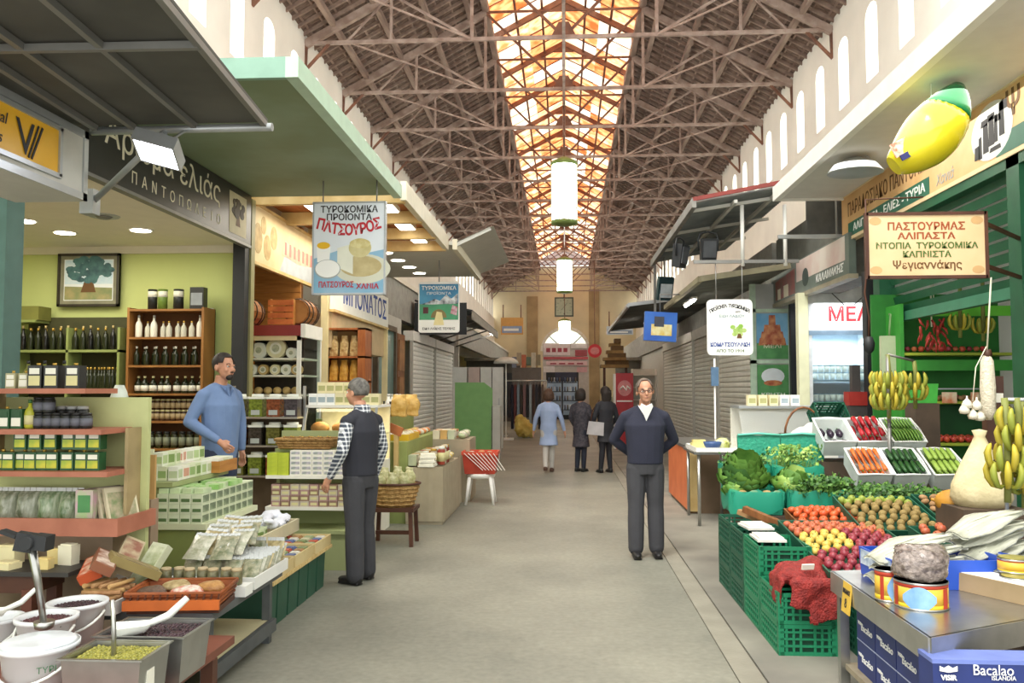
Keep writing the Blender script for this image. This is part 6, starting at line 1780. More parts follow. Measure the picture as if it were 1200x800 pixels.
# ================================================================== produce and fish on the right
crate_g = mat('crate_green', '1f7f58', .45, var=.08, scale=3)
crate_d = mat('crate_darkgreen', '1f5a44', .5, var=.1, scale=3)
def crate_mesh(w, d, h, m):
 """slatted plastic crate: corner posts, rims, rails with gaps, hand slot"""
 b = M()
 for x in (-1, 1):
  for y in (-1, 1):
   b.bb((x * w / 2 - x * .0, y * d / 2, 0), (x * (w / 2 - .035), y * (d / 2 - .035), h))
 for z0, z1 in ((0, .022), (h * .27, h * .34), (h * .5, h * .56), (h * .72, h * .78), (h - .025, h)):
  for y in (-1, 1):
   b.bb((-w / 2 + .01, y * (d / 2 - .012), z0), (w / 2 - .01, y * d / 2, z1))
  for x in (-1, 1):
   b.bb((x * (w / 2 - .012), -d / 2 + .01, z0), (x * w / 2, d / 2 - .01, z1))
 for k in range(7):
  x = -w / 2 + .05 + k * (w - .1) / 6
  for y in (-1, 1):
   if k not in (3,):
    b.bb((x - .008, y * (d / 2 - .01), 0), (x + .008, y * (d / 2 - .002), h))
 for k in range(9):
  y = -d / 2 + .05 + k * (d - .1) / 8
  for x in (-1, 1):
   b.bb((x * (w / 2 - .01), y - .008, 0), (x * (w / 2 - .002), y + .008, h))
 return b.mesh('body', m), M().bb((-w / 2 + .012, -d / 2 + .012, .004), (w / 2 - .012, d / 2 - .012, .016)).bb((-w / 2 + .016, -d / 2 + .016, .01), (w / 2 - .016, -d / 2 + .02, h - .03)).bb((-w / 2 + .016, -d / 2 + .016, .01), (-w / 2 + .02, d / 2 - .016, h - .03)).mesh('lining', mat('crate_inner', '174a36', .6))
CW, CD, CH = .36, .5, .19
cm, cm2 = crate_mesh(CW, CD, CH, crate_g)
dm, dm2 = crate_mesh(CW, CD, CH, crate_d)
def crate(x, y, z, label, dark=False, rz=0):
 t_ = thing('plastic_crate', label, 'crate', (x, y, z), rz, 'green plastic crates along the aisle')
 link('body', dm if dark else cm, t_); link('lining', dm2 if dark else cm2, t_)
 return t_
for si, (y, n, wd) in enumerate(((5.74, 2, 'nearest'), (6.26, 3, 'second'), (6.78, 3, 'third'), (7.3, 3, 'farthest'))):
 for k in range(n):
  crate(1.5 + .0 * si, y, k * (CH + .002), 'green slatted crate, %s of the %s stack along the aisle' % (('bottom', 'middle', 'top')[k], wd), si > 1)
for si, (y, wd) in enumerate(((5.75, 'under the plum tray'), (6.3, 'second under the plum tray'), (6.85, 'third under the plum tray'))):
 for k in range(2):
  crate(1.98, y, k * (CH + .002), 'dark green crate, %s %s' % (('lower one', 'upper one')[k], wd), True)
for i, (x, y) in enumerate(((1.45, 6.3), (1.48, 6.82))):
 o = M().bb((-.1, -.14, 0), (.1, .14, .016)).bb((-.085, -.125, .016), (.085, .125, .03)).build('foam_box', mat('foam_white', 'ece9df', .5), None, (x, y, 3 * (CH + .002) + .001), (0, 0, .1 * i))
 tag(o, 'small white foam lid on the %s crate stack' % ('second', 'third')[i], 'box')
# red net sack over the nearest stack
nb = M().ell((0, .02, .05), (.18, .22, .07), 14, 9).ell((-.06, -.1, .07), (.13, .12, .06), 10, 7).ell((.08, .08, .09), (.1, .12, .06), 10, 7).box((.0, -.268, -.03), (.3, .02, .16), (0, .12, 0)).box((.06, -.272, -.12), (.2, .016, .12), (0, -.2, 0)).ell((0, -.24, .04), (.16, .05, .05), 9, 6).box((-.195, -.1, -.03), (.016, .26, .14), (.1, 0, 0)).ell((-.18, -.1, .04), (.03, .15, .04), 8, 6)
o = remesh(nb, 'net_sack', mat('net_red', '9c2f2a', .6, col2='7a2220', scale=30, bump=.8, bscale=90), .012, 2, disp=.03)
o.location = (1.53, 5.7, 2 * (CH + .002) + .02); tag(o, 'red net sack slumped on the nearest crate stack', 'sack')
M().box((-.02, -.2, .14), (.08, .01, .035), (.3, 0, .2)).build('tag', label_white, o)
def fruit(r, m, stem=None, sq=1.0):
 b = M().use(m).lathe([(.001, -r * .86 * sq), (r * .5, -r * .8 * sq), (r * .87, -r * .45 * sq), (r, 0), (r * .87, r * .5 * sq), (r * .5, r * .82 * sq), (r * .14, r * .74 * sq), (.001, r * .68 * sq)], n=10)
 if stem:
  b.use(stem).tube([(0, 0, r * .65 * sq), (r * .1, 0, r * 1.0 * sq)], r * .07, 5)
 return b.mesh('fruit')
stemm = mat('fruit_stem', '5b4a2a', .7)
plum = fruit(.032, mat('plum_red', '9a3a44', .35, col2='7a2a38', scale=14), stemm)
plumy = fruit(.032, mat('plum_yellow', 'd9bf62', .4, col2='c9a84a', scale=14), stemm)
plumo = fruit(.032, mat('plum_orange', 'c9744a', .4, col2='a8503a', scale=14), stemm)
tom = fruit(.036, mat('tomato_orange', 'd96a3a', .3, col2='c9512c', scale=9), mat('tomato_stem', '4f7a3a', .6), .85)
orng = fruit(.043, mat('orange_fruit', 'e88a2c', .45, var=.06, bump=.2, bscale=90))
kiwi = fruit(.031, mat('kiwi_brown', '9a8450', .7, col2='7f6a3c', scale=20, bump=.3), None, 1.2)
pear = fruit(.032, mat('pear_green', '9aa84a', .45, col2='86943c', scale=9), stemm, 1.2)
potato = fruit(.036, mat('potato_tan', 'b08a62', .7, col2='97724c', scale=9, bump=.3), None, .75)
apple = fruit(.036, mat('apple_red', 'b5303a', .3, col2='d0603f', scale=6), stemm)
# big sloping plum tray
def tray_tilted(name, label, c, w, d, h, tilt, m, rz=0, t_=.012):
 o = M().open_box((0, 0, 0), (w, d, h), t_, .95).build(name, m, None, c, (tilt, 0, rz))
 return tag(o, label, 'crate')
def fill(tr, w, d, h, nx, ny, pick, lift, seed, ncat):
 rg = random.Random(seed)
 Mx = Matrix.Translation(tr.location) @ tr.rotation_euler.to_matrix().to_4x4()
 for j in range(ny):
  for i in range(nx):
   u = -w / 2 + .06 + (w - .12) * (i + .3 * (j % 2)) / (nx - .7) + rg.uniform(-.002, .002)
   v = -d / 2 + .055 + (d - .11) * j / max(1, ny - 1) + rg.uniform(-.002, .002)
   me, lb, cat_, grp, nm = pick(i, j, u / w, v / d)
   p_ = Mx @ Vector((u, v, h * .78 + lift * (1 - (2 * u / w) ** 2) * (1 - (2 * v / d) ** 2) + rg.uniform(0, .012)))
   put(me, nm, lb, cat_, grp, tuple(p_), (rg.uniform(-.6, .6), rg.uniform(-.6, .6), rg.uniform(0, 6)))
tr = tray_tilted('plastic_crate', 'wide dark green crate of plums beside the blue fish box', (2.02, 6.2, .42), .74, 1.3, .15, .1, crate_d)
def pk_plum(i, j, u, v):
 k = (math.sin(i * 1.3) + math.sin(j * .9 + 1)) + rnd(-.5, .5)
 if j > 11:
  return plumo, 'orange plum at the back of the wide crate', 'fruit', 'orange plums in the wide crate', 'plum'
 if i < 4 and j > 5:
  return plumy, 'yellow plum in the heap of the wide green crate', 'fruit', 'yellow plums in the wide crate', 'plum'
 return plum, 'red plum in the heap of the wide green crate', 'fruit', 'red plums in the wide crate', 'plum'
fill(tr, .74, 1.3, .15, 9, 17, pk_plum, .06, 3, 'plum')
sup = thing('produce_stand', 'stepped stand of dark boards under the fruit and vegetable crates', 'stand', (0, 0, 0))
bd = mat('stand_board', '5a4a3c', .7, col2='463a30', scale=4)
M().bb((2.25, 6.5, 0), (3.5, 7.3, .44)).build('board_step', bd, sup)
M().bb((1.55, 7.6, 0), (3.6, 8.15, .55)).build('board_step', bd, sup)
M().bb((2.55, 8.15, 0), (3.65, 9.1, .7)).build('board_step', bd, sup)
M().bb((1.7, 8.15, 0), (2.55, 8.75, .72)).build('board_step', bd, sup)
# second tier: kiwis, pears, potatoes, oranges
tr2 = tray_tilted('plastic_crate', 'dark green crate of kiwis and pears behind the plums', (2.52, 6.95, .56), .62, .75, .13, .22, crate_d)
fill(tr2, .62, .75, .13, 7, 9, lambda i, j, u, v: (pear, 'green pear in the back rows of the kiwi crate', 'fruit', 'pears in the kiwi crate', 'pear') if j > 6 else (kiwi, 'brown kiwi in the front rows of the kiwi crate', 'fruit', 'kiwis in the kiwi crate', 'kiwi'), .05, 5, 'kiwi')
tr3 = tray_tilted('plastic_crate', 'dark green crate of small potatoes near the cloth sack', (3.12, 6.95, .58), .56, .75, .13, .22, crate_d)
fill(tr3, .56, .75, .13, 6, 8, lambda i, j, u, v: (potato, 'brown potato in the crate near the cloth sack', 'vegetable', 'potatoes in the crate', 'potato'), .05, 6, 'potato')
tr4 = tray_tilted('plastic_crate', 'low green crate of oranges in front of the potatoes', (2.75, 6.15, .55), .6, .45, .1, .1, crate_d)
M().bb((2.5, 5.95, 0), (3.05, 6.34, .5)).build('board_step', bd, sup)
fill(tr4, .6, .45, .1, 5, 4, lambda i, j, u, v: (orng, 'orange in the low crate in front of the potatoes', 'fruit', 'oranges in the low crate', 'orange') if i > 1 else (plumo, 'orange plum at the end of the orange crate', 'fruit', 'orange plums in the low crate', 'plum'), .05, 7, 'orange')
o = M().ell((0, 0, 0), (.1, .13, .09), 16, 10).tube([(0, .12, 0), (0, .15, .01)], .012, 6).build('melon', mat('melon_amber', 'c98f35', .5, col2='a87a2a', scale=7), None, tuple(at(1118, 588, 6.35)), (0, 0, 1.0))
tag(o, 'amber melon lying at the end of the orange crate', 'melon')
# tomatoes between plums and greens
tr5 = tray_tilted('wooden_crate', 'shallow wooden crate of orange tomatoes behind the plums', (2.1, 7.15, .55), .55, .42, .08, .12, wood_brown)
fill(tr5, .55, .42, .08, 6, 5, lambda i, j, u, v: (tom, 'orange tomato in the shallow wooden crate', 'vegetable', 'tomatoes in the wooden crate', 'tomato'), .05, 8, 'tomato')
M().bb((1.85, 7.0, 0), (2.24, 7.36, .51)).build('board_step', bd, sup)
# leafy greens
leaf_d = mat('leaf_dark', '3f6b2c', .5, col2='2f5424', scale=12)
leaf_m = mat('leaf_mid', '6a9440', .5, col2='4f7a30', scale=12)
leaf_l = mat('leaf_light', 'a8c46a', .5, col2='86a84a', scale=10)
def leafy(name, r, h, nl, m, m2, seed, curl=.5, core=True):
 """head of greens: overlapping curved leaves about a core"""
 rg = random.Random(seed)
 b = M().use(m)
 for k in range(nl):
  a = k * 2.39996; lay = k / nl
  out = r * (1.05 - .55 * lay); up = h * (.45 + .5 * lay)
  wd = r * rg.uniform(.45, .7)
  b.use(m if rg.random() > .35 else m2)
  ca, sa = math.cos(a), math.sin(a)
  vs_ = []
  for i in range(5):
   u = i / 4
   rad = out * (math.sin(u * PI * .62)) ; z = up * u + (.0 if u < .8 else -curl * r * (u - .8))
   ww = wd * math.sin(.35 + u * 2.3)
   for s_ in (-1, 0, 1):
    wv = rg.uniform(-.12, .12) * r
    vs_.append((ca * (rad + (.0 if s_ == 0 else -.12 * r) + wv * .4) - sa * ww * s_, sa * (rad + (.0 if s_ == 0 else -.12 * r)) + ca * ww * s_, z + wv * .5 + (.06 * r if s_ else 0)))
  fs_ = [(i * 3 + s_, i * 3 + s_ + 1, i * 3 + s_ + 4, i * 3 + s_ + 3) for i in range(4) for s_ in (0, 1)]
  b._add(vs_, fs_, True)
 b.use(m2).ell((0, 0, h * .3), (r * .42, r * .42, h * .38), 8, 6)
 return b.mesh(name)
def sprigs(name, w, d, h, n, m, m2, seed):
 """bundle of thin stalks ending in small leaves"""
 rg = random.Random(seed); b = M()
 for k in range(n):
  x, y = rg.uniform(-w, w) / 2, rg.uniform(-d, d) / 2
  L = h * rg.uniform(.6, 1.1); tx, ty = rg.uniform(-.4, .4) * L, rg.uniform(-.6, .1) * L
  tip = Vector((x + tx, y + ty, L))
  b.use(m2)._add([(x - .004, y, 0), (x + .004, y, 0), tuple(tip)], [(0, 1, 2)])
  b.use(m if rg.random() > .4 else m2)
  for q_ in range(3):
   p = tip + Vector((rg.uniform(-.03, .03), rg.uniform(-.03, .03), rg.uniform(-.04, .01)))
   s_ = rg.uniform(.014, .028); t1 = Vector((rg.uniform(-1, 1), rg.uniform(-1, 1), rg.uniform(-.4, .8))).normalized(); t2 = t1.orthogonal().normalized()
   b._add([tuple(p - t1 * s_), tuple(p + t2 * s_ * .7), tuple(p + t1 * s_), tuple(p - t2 * s_ * .7)], [(0, 1, 2, 3)])
 return b.mesh(name)
net = film('net_turquoise', '2fae8e', .62, .45)
net_m = mat('net_solid', '2c9a7c', .5, var=.1, scale=30, bump=.4)
gc = []
for i, (x, y, z, w, d, lb) in enumerate(((1.68, 7.87, .555, .46, .5, 'turquoise lined crate of lettuces at the aisle corner'), (2.18, 8.42, .725, .46, .5, 'turquoise lined crate of dill behind the lettuces'), (2.2, 7.87, .555, .5, .5, 'turquoise lined crate of spinach in the middle'), (1.72, 8.42, .725, .4, .5, 'turquoise lined crate of parsley behind the lettuces'))):
 t_ = thing('lined_crate', lb, 'crate', (x, y, z))
 M().open_box((0, 0, 0), (w, d, .2), .012, .9).build('body', net_m, t_)
 b = M()
 n_ = 28
 for rg_ in range(3):
  for k in range(n_):
   a = 2 * PI * k / n_
   cx_, cy_ = math.cos(a), math.sin(a)
   q_ = max(abs(cx_), abs(cy_))
   px_, py_ = cx_ / q_ * w / 2, cy_ / q_ * d / 2
   s_ = (1.03, 1.06, 1.03)[rg_]; zz = (.21 + .02 * math.sin(k * 1.9), .16 + .015 * math.sin(k * 2.7), .03 + .03 * math.sin(k * 1.3 + 1))[rg_]
   b.v.append((px_ * s_, py_ * s_, zz))
 for rg_ in range(2):
  for k in range(n_):
   k2 = (k + 1) % n_
   b.f.append((rg_ * n_ + k, (rg_ + 1) * n_ + k, (rg_ + 1) * n_ + k2, rg_ * n_ + k2)); b.sm.append(True); b.mi.append(0)
 b.build('net', net, t_)
 gc.append(t_)
# upright back of the net boxes
for i, (x, y, z, w, lb) in enumerate(((1.95, 8.74, .73, .42, 'outer'), (2.38, 8.76, .73, .42, 'inner'))):
 o = M().bb((-w / 2, -.02, 0), (w / 2, .02, .46)).build('net_board', net_m, None, (x, y, z), (-.16, 0, 0))
 M().tube([(-w / 2, -.03, .46), (0, -.035, .475), (w / 2, -.03, .46)], .012, 6).build('rim', mat('net_light', '6fcdb4', .5, var=.08), o)
 tag(o, 'turquoise netted upright board behind the greens, %s one' % lb, 'board')
let = leafy('lettuce', .16, .3, 34, leaf_m, leaf_d, 1); let2 = leafy('lettuce', .13, .26, 22, leaf_m, leaf_l, 2)
for i, (x, y, z, me, sx_, sc_, lb) in enumerate(((1.62, 7.98, .72, let, -.75, 1.45, 'big dark lettuce head at the outer corner of the crate'), (1.97, 7.86, .66, let2, -.6, 1.35, 'paler lettuce with white rib beside the big dark head'), (1.5, 7.8, .66, let2, -.4, .9, 'small pale lettuce at the aisle edge of the crate'))):
 put(me, 'lettuce', lb, 'lettuce', 'lettuces in the corner crate', (x, y, z), (sx_ * -.6, 0, i * 1.1)).scale = (sc_, sc_, sc_)
dill = sprigs('herb_bunch', .34, .34, .3, 130, leaf_m, leaf_l, 4); pars = sprigs('herb_bunch', .34, .38, .22, 190, leaf_d, leaf_m, 5)
for me, loc, lb in ((dill, (2.18, 8.42, .8), 'light green dill bunch standing in the back crate'), (sprigs('herb_bunch', .3, .36, .22, 130, leaf_d, leaf_m, 9), (1.72, 8.42, .8), 'dark parsley bunch in the crate behind lettuces'), (pars, (2.12, 7.82, .63), 'dark spinach bunch spilling in the middle crate'), (sprigs('herb_bunch', .3, .36, .22, 150, leaf_d, leaf_m, 12), (2.36, 7.86, .65), 'spinach bunch at the inner end of the middle crate')):
 put(me, 'herb_bunch', lb, 'greens', 'bunches of greens', loc)
for i in range(3):
 put(sprigs('herb_bunch', .36, .4, .2, 170, leaf_d, leaf_m, 20 + i), 'herb_bunch', 'leafy spinach bunch heaped on the open step, %s' % ('outer', 'middle', 'inner')[i], 'greens', 'spinach heap', (2.5 + i * .24, 7.7, .58 + .04 * (i == 1)), .7 * i)
root = mat('root_tan', 'b59a68', .7, col2='8f7444', scale=14, bump=.4)
for i, x in enumerate((1.56, 1.66, 1.77, 1.86)):
 o = M().ell((0, 0, .03), (.045, .05, .035), 9, 6).tube([(.02, -.03, .02), (.04, -.08, .0)], [.01, .003], 5).build('celery_root', root, None, (x, 7.69, .7), (0, 0, i))
 tag(o, 'tan celery root in front of the lettuces, %s from the aisle' % ('first', 'second', 'third', 'fourth')[i], 'root', 'celery roots in front of the lettuces')
pl = M().bar((1.48, 7.25, .66), (1.75, 7.02, .56), .06, .05).build('wooden_plank', wood_brown, None, (0, 0, 0)); tag(pl, 'short brown wooden plank end at the aisle corner', 'plank')
pl2 = M().bar((1.46, 7.38, .62), (1.72, 7.16, .53), .05, .04).build('wooden_plank', mat('plank_tan', 'a8835a', .6, var=.1), None, (0, 0, 0)); tag(pl2, 'thinner tan plank below the brown plank end', 'plank')
# slanted white lined boxes of vegetables
liner = mat('liner_white', 'dfe6e2', .45, var=.05)
VEG = [('aubergine', 2.66, 1, 'aubergines'), ('radish', 2.98, 1, 'red peppers'), ('bean', 3.32, 1, 'green beans'), ('carrot', 2.82, 0, 'carrots'), ('cucumber', 3.15, 0, 'dark cucumbers'), ('courgette', 3.5, 0, 'courgettes')]
def vege(kind):
 if kind == 'aubergine':
  return M().use(mat('aubergine_skin', '2f2233', .2, var=.1)).tube([(-.07, 0, 0), (-.03, 0, 0), (.04, 0, 0), (.07, 0, 0)], [.012, .036, .03, .008], 10).use(leaf_d).tube([(.065, 0, 0), (.09, 0, 0)], [.014, .006], 6).mesh('aubergine')
 if kind == 'radish':
  return M().use(mat('pepper_red', 'b8262e', .25, col2='9a1c26', scale=9)).tube([(-.09, 0, 0), (-.03, 0, .005), (.05, 0, 0), (.07, 0, 0)], [.006, .02, .027, .012], 9).use(leaf_d).tube([(.068, 0, 0), (.09, 0, .004)], .006, 5).mesh('red_pepper')
 if kind == 'bean':
  return M().use(mat('bean_green', '7da84a', .4, col2='65913a', scale=14)).tube([(-.09, 0, 0), (-.04, .008, .004), (.04, .008, .004), (.09, 0, 0)], [.004, .01, .01, .004], 6).mesh('bean')
 if kind == 'carrot':
  return M().use(mat('carrot_orange', 'de6f2e', .45, var=.08)).tube([(-.09, 0, 0), (0, 0, 0), (.06, 0, 0), (.07, 0, 0)], [.004, .016, .022, .01], 8).use(leaf_m).tube([(.068, 0, 0), (.1, 0, .01)], [.006, .003], 5).mesh('carrot')
 if kind == 'cucumber':
  return M().use(mat('cucumber_green', '2f5a2a', .35, col2='244a22', scale=12)).tube([(-.09, 0, 0), (-.07, 0, 0), (.07, 0, .004), (.09, 0, .004)], [.006, .02, .02, .006], 9).mesh('cucumber')
 return M().use(mat('courgette_green', 'a4bd58', .4, col2='86a444', scale=12)).tube([(-.09, 0, 0), (-.07, 0, 0), (.07, 0, .004), (.085, 0, .004)], [.01, .022, .02, .012], 9).use(leaf_l).tube([(.083, 0, .004), (.1, 0, .004)], .009, 6).mesh('courgette')
for kind, x, up, nm in VEG:
 y, z = (8.75, 1.1) if up else (8.28, .83)
 t_ = thing('lined_box', 'white lined slanted box of %s, %s row' % (nm, 'upper' if up else 'lower'), 'box', (x, y, z))
 t_.rotation_euler = (.5, 0, 0)
 M().open_box((0, 0, 0), (.31, .44, .17), .014, .92).build('body', liner, t_)
 M().tube([(-.155, -.22, .17), (0, -.225, .18), (.155, -.22, .17), (.16, 0, .182), (.155, .22, .17), (0, .225, .178), (-.155, .22, .17), (-.16, 0, .18), (-.155, -.22, .17)], .009, 5, False).build('liner_edge', ink_white, t_)
 me = vege(kind)
 dk = kind == 'aubergine'
 Mx = Matrix.Translation((x, y, z)) @ Matrix.Rotation(.5, 4, 'X')
 r_ = {'aubergine': .038, 'radish': .029, 'bean': .012, 'carrot': .0225, 'cucumber': .0205, 'courgette': .0225}[kind]
 ln = .254 / (2 * r_ + .002)
 n_ = int(ln); k0 = 0
 for ly in range({'bean': 5, 'aubergine': 1}.get(kind, 3)):
  for col in (-1, 1):
   for i in range(n_ - ly % 2):
    u = -.127 + r_ + (i + .5 * (ly % 2)) * (.254 - 2 * r_) / max(1, n_ - 1)
    p_ = Mx @ Vector((u, col * .102 + rnd(-.004, .004), (.07 if dk else .1) + ly * r_ * 1.95))
    R = (Matrix.Rotation(.5, 4, 'X') @ Matrix.Rotation(col * PI / 2 + rnd(-.03, .03), 4, 'Z')).to_euler()
    o = link(kind if kind != 'radish' else 'red_pepper', me, None, tuple(p_), tuple(R))
    tag(o, '%s in the white lined box of the %s row' % ({'radish': 'long red pepper', 'bean': 'green bean', 'aubergine': 'dark aubergine', 'carrot': 'orange carrot', 'cucumber': 'dark green cucumber', 'courgette': 'pale green courgette'}[kind], 'upper' if up else 'lower'), 'vegetable', nm + ' in their box')
M().bb((2.52, 8.6, .7), (3.5, 9.05, .94)).build('board_step', bd, sup)
gb = thing('plastic_crate', 'dark green crate tipped up behind the aubergine box', 'crate', (2.82, 9.35, 1.2))
link('body', dm, gb); link('lining', dm2, gb); gb.rotation_euler = (.9, 0, .2)
M().bb((2.6, 9.2, 0), (3.1, 9.6, .9)).build('crate_support', bd, sup)
M().bb((-.01, 0, 0), (.01, .02, .0)).v
# long brown basket with handle and a white bag, between greens and deli
hb_ = thing('handle_basket', 'brown basket with hooped handle and white cloth behind greens', 'basket', (at(942, 500, 9.3).x, 9.3, at(942, 508, 9.3).z - .14))
M().open_box((0, 0, 0), (.46, .3, .14), .015, .85).build('body', mat('basket_brown', '6f4a30', .7, col2='543622', scale=26, bump=.6), hb_)
M().tube([(-.2 * math.cos(PI * k / 10), 0, .12 + .3 * math.sin(PI * k / 10)) for k in range(11)], .012, 6).build('handle', wood_brown, hb_)
c_ = remesh(M().ell((.02, 0, .15), (.17, .11, .06), 10, 7).ell((.08, .02, .2), (.09, .08, .06), 8, 6), 'cloth', mat('cloth_white', 'dedcd6', .7, var=.06), .014, 2, disp=.03, parent=hb_)
M().bb((1.9, 8.9, 0), (2.55, 9.6, hb_.location.z - .002)).build('board_step', bd, sup)
# banana bunches
ban = mat('banana_yellow', 'c9b43a', .45, col2='a89a34', scale=5); bang = mat('banana_greenish', 'a8a83c', .45, col2='86923a', scale=5)
def banana_mesh(L, m):
 pts = [(0, 0, .0), (.022, 0, -.012), (.05, 0, .0), (.074, 0, .045), (.082, 0, L * .62), (.07, 0, L * .9), (.062, 0, L)]
 return M().use(m).tube(pts, [.007, .01, .016, .02, .02, .013, .005], 7).use(stemm).tube([(.062, 0, L), (.058, 0, L * 1.05)], .005, 5).mesh('banana')
bn = [banana_mesh(.15, ban), banana_mesh(.14, bang)]
def bunch(label, loc, tiers, n, r0, top):
 t_ = thing('banana_bunch', label, 'bananas', loc)
 M().tube([(0, 0, top), (.01, 0, top * .4), (0, 0, -tiers * .1 - .06)], .02, 7).build('stalk', mat('stalk_green', '8a8f4a', .6, var=.1), t_)
 for k in range(tiers):
  for i in range(n):
   a = 2 * PI * (i + .5 * (k % 2)) / n
   link('banana', bn[(i + k) % 2], t_, (r0 * math.cos(a), r0 * math.sin(a), -k * .1 - .06), (0, 0, a + rnd(-.08, .08)))
 return t_
q = at(1046, 452, 8.35)
bunch('big bunch of greenish bananas above the red pepper box', (q.x - .04, 8.35, q.z + .05), 3, 13, .075, .25)
bunch('smaller riper banana bunch beside the big hanging bunch', (at(1072, 455, 8.45).x, 8.45, q.z + .04), 2, 8, .025, .2)
M().cyl((q.x - .04, 8.35, q.z - .4), (q.x - .04, 8.35, q.z + .3), .018).cyl((q.x - .04, 8.35, q.z + .3), (at(1072, 455, 8.45).x, 8.45, q.z + .24), .012).build('banana_stand', alu_dark)
tag(COL.objects[-1], 'grey post that carries the bananas over the vegetable boxes', 'stand')
M().cyl((0, 0, -.6), (0, 0, 0), .018).build('post', alu_dark, COL.objects[-1], (q.x - .04, 8.35, q.z - .35))
# steel hanger with bananas at the right edge
q = at(1176, 470, 5.3)
st_ = thing('banana_stand', 'bent steel hanger with hanging bananas at the right edge', 'stand', (0, 0, 0))
M().tube([(q.x, 5.3, .62), (q.x, 5.3, q.z), (q.x + .02, 5.3, q.z + .01), (q.x + .3, 5.25, q.z + .01)], .012, 8).build('rod', alu, st_)
M().bb((q.x - .14, 5.16, .6), (q.x + .34, 5.4, .63)).build('foot', alu, st_)
M().bb((q.x - .1, 5.2, 0), (q.x + .3, 5.36, .6)).build('box', bd, st_)
for k, (dx, dz) in enumerate(((.07, -.2), (.19, -.24), (.0, -.42), (.13, -.46), (.24, -.44))):
 bunch('yellow banana hand on the steel hanger, %s' % ('upper outer', 'upper inner', 'lower outer', 'lower middle', 'lower inner')[k], (q.x + dx, 5.29 + .06 * (k % 2), q.z + dz + .08), 2, 8, .025, abs(dz) - .06)
# cloth sack, hanging white string bag, garlic
b = M().lathe([(.0, 0), (.17, .0), (.2, .06), (.19, .14), (.12, .3), (.06, .42), (.035, .48), (.05, .52), (0, .53)], n=22)
o = b.build('cloth_sack', mat('sack_cream', 'e0d2a8', .8, col2='cdbf94', scale=6, bump=.5, bscale=18), None, (at(1150, 580, 6.2).x, 6.2, at(1150, 592, 6.2).z))
tag(o, 'cream cloth sack tied at the neck beside the bananas', 'sack')
M().bb((2.7, 6.36, 0), (3.3, 6.4, .5)).v
ks = at(1150, 592, 6.2)
M().bb((ks.x - .22, 5.98, 0), (ks.x + .22, 6.42, ks.z - .002)).build('board_step', bd, sup)
hs = at(1155, 370, 6.6)
t = thing('hanging_loofahs', 'long white netted string hanging before the green shelves', 'string', (hs.x, 6.6, 0))
za, zb = at(1155, 415, 6.6).z, at(1155, 492, 6.6).z
M().tube([(0, 0, za), (0, 0, za - .05), (0, 0, (za + zb) / 2), (0, 0, zb + .06), (0, 0, zb)], [.02, .045, .055, .05, .02], 12).build('body', mat('string_white', 'e6dcc4', .7, var=.08, scale=30, bump=.6, bscale=60), t)
M().cyl((0, 0, za), (0, -.1, at(1152, 325, 6.5).z), .006).build('cord', ink_cream, t)
M().tube([(0, 0, za + .03), (.01, 0, za), (-.01, 0, za - .02)], .03, 7).build('knot', wood_dark, t)
cz_ = at(1160, 470, 6.7)
t = thing('wooden_post', 'dark brown post with white price slips behind the sack', 'post', (cz_.x + .04, 6.75, 0))
M().bb((-.06, -.04, 0), (.07, .04, 1.75)).build('post', wood_dark, t)
for k in range(5):
 M().bb((.0, -.05, .95 + k * .15), (.06, -.043, 1.02 + k * .15)).build('price_slip', label_white, t)
g = thing('garlic_string', 'pale garlic bulbs hanging on a short string', 'garlic', (at(1140, 478, 6.5).x, 6.5, at(1140, 478, 6.5).z))
for k, (dx, dz) in enumerate(((-.04, .03), (.03, .02), (0, -.05), (.05, -.06), (-.06, -.01))):
 M().lathe([(.002, -.035), (.03, -.03), (.038, -.005), (.025, .022), (.007, .04), (.005, .06)], (dx, 0, dz), 9).build('garlic_bulb', mat('garlic', 'e9e2cf', .6, var=.06), g)
M().tube([(0, 0, .05), (.03, .0, .3), (hs.x - g.location.x, .1, za - g.location.z + .06)], .004, 5).build('cord', ink_cream, g)
# back shelves of the greengrocer
SY = 9.75
a_, b_ = at(1060, 450, SY).x, at(1172, 450, SY).x
gsf = thing('produce_shelf', 'green backed wall shelves of fruit inside the greengrocer', 'shelf', (0, 0, 0))
M().bb((a_ - .2, SY + .4, .3), (b_ + .2, SY + .44, 2.75)).build('back_panel', mat('shelf_green', '2c7a2e', .6, var=.08), gsf)
lv = [at(1100, y_, SY).z for y_ in (519, 470, 413)]
for z in lv:
 M().bb((a_, SY, z - .03), (b_ + .2, SY + .4, z)).build('shelf', mat('shelf_edge', 'a8b83a', .5, var=.08), gsf)
for z, h_ in ((lv[2] - .2, .12), ):
 M().bb((a_, SY + .02, z), (b_ + .2, SY + .04, z + h_)).build('green_strip', green_bright, gsf)
M().bb((a_, SY - .02, lv[1] + .13), (b_ - .1, SY - .005, lv[1] + .145)).bb((a_, SY - .02, lv[1]), (a_ + .012, SY - .005, lv[1] + .145)).build('rail', alu, gsf)
M().bb((a_ - .04, SY - .02, 0), (a_, SY + .42, 2.6)).build('side_panel', green_bright, gsf)
for px, w_ in ((1111, .16), (1141, .09)):
 x = at(px, 465, SY).x
 M().bb((x - w_ / 2, SY - .035, lv[1] - .02), (x + w_ / 2, SY - .03, lv[1] + .1)).build('price_card', mat('card_orange', 'd9703a', .5, col2='ecd9b8', scale=9), gsf)
for z in (1.3,):
 M().bb((a_, SY + .3, lv[0]), (b_, SY + .38, lv[1] - .05)).build('green_backboard', mat('shelf_deep', '1f5a2c', .6), gsf)
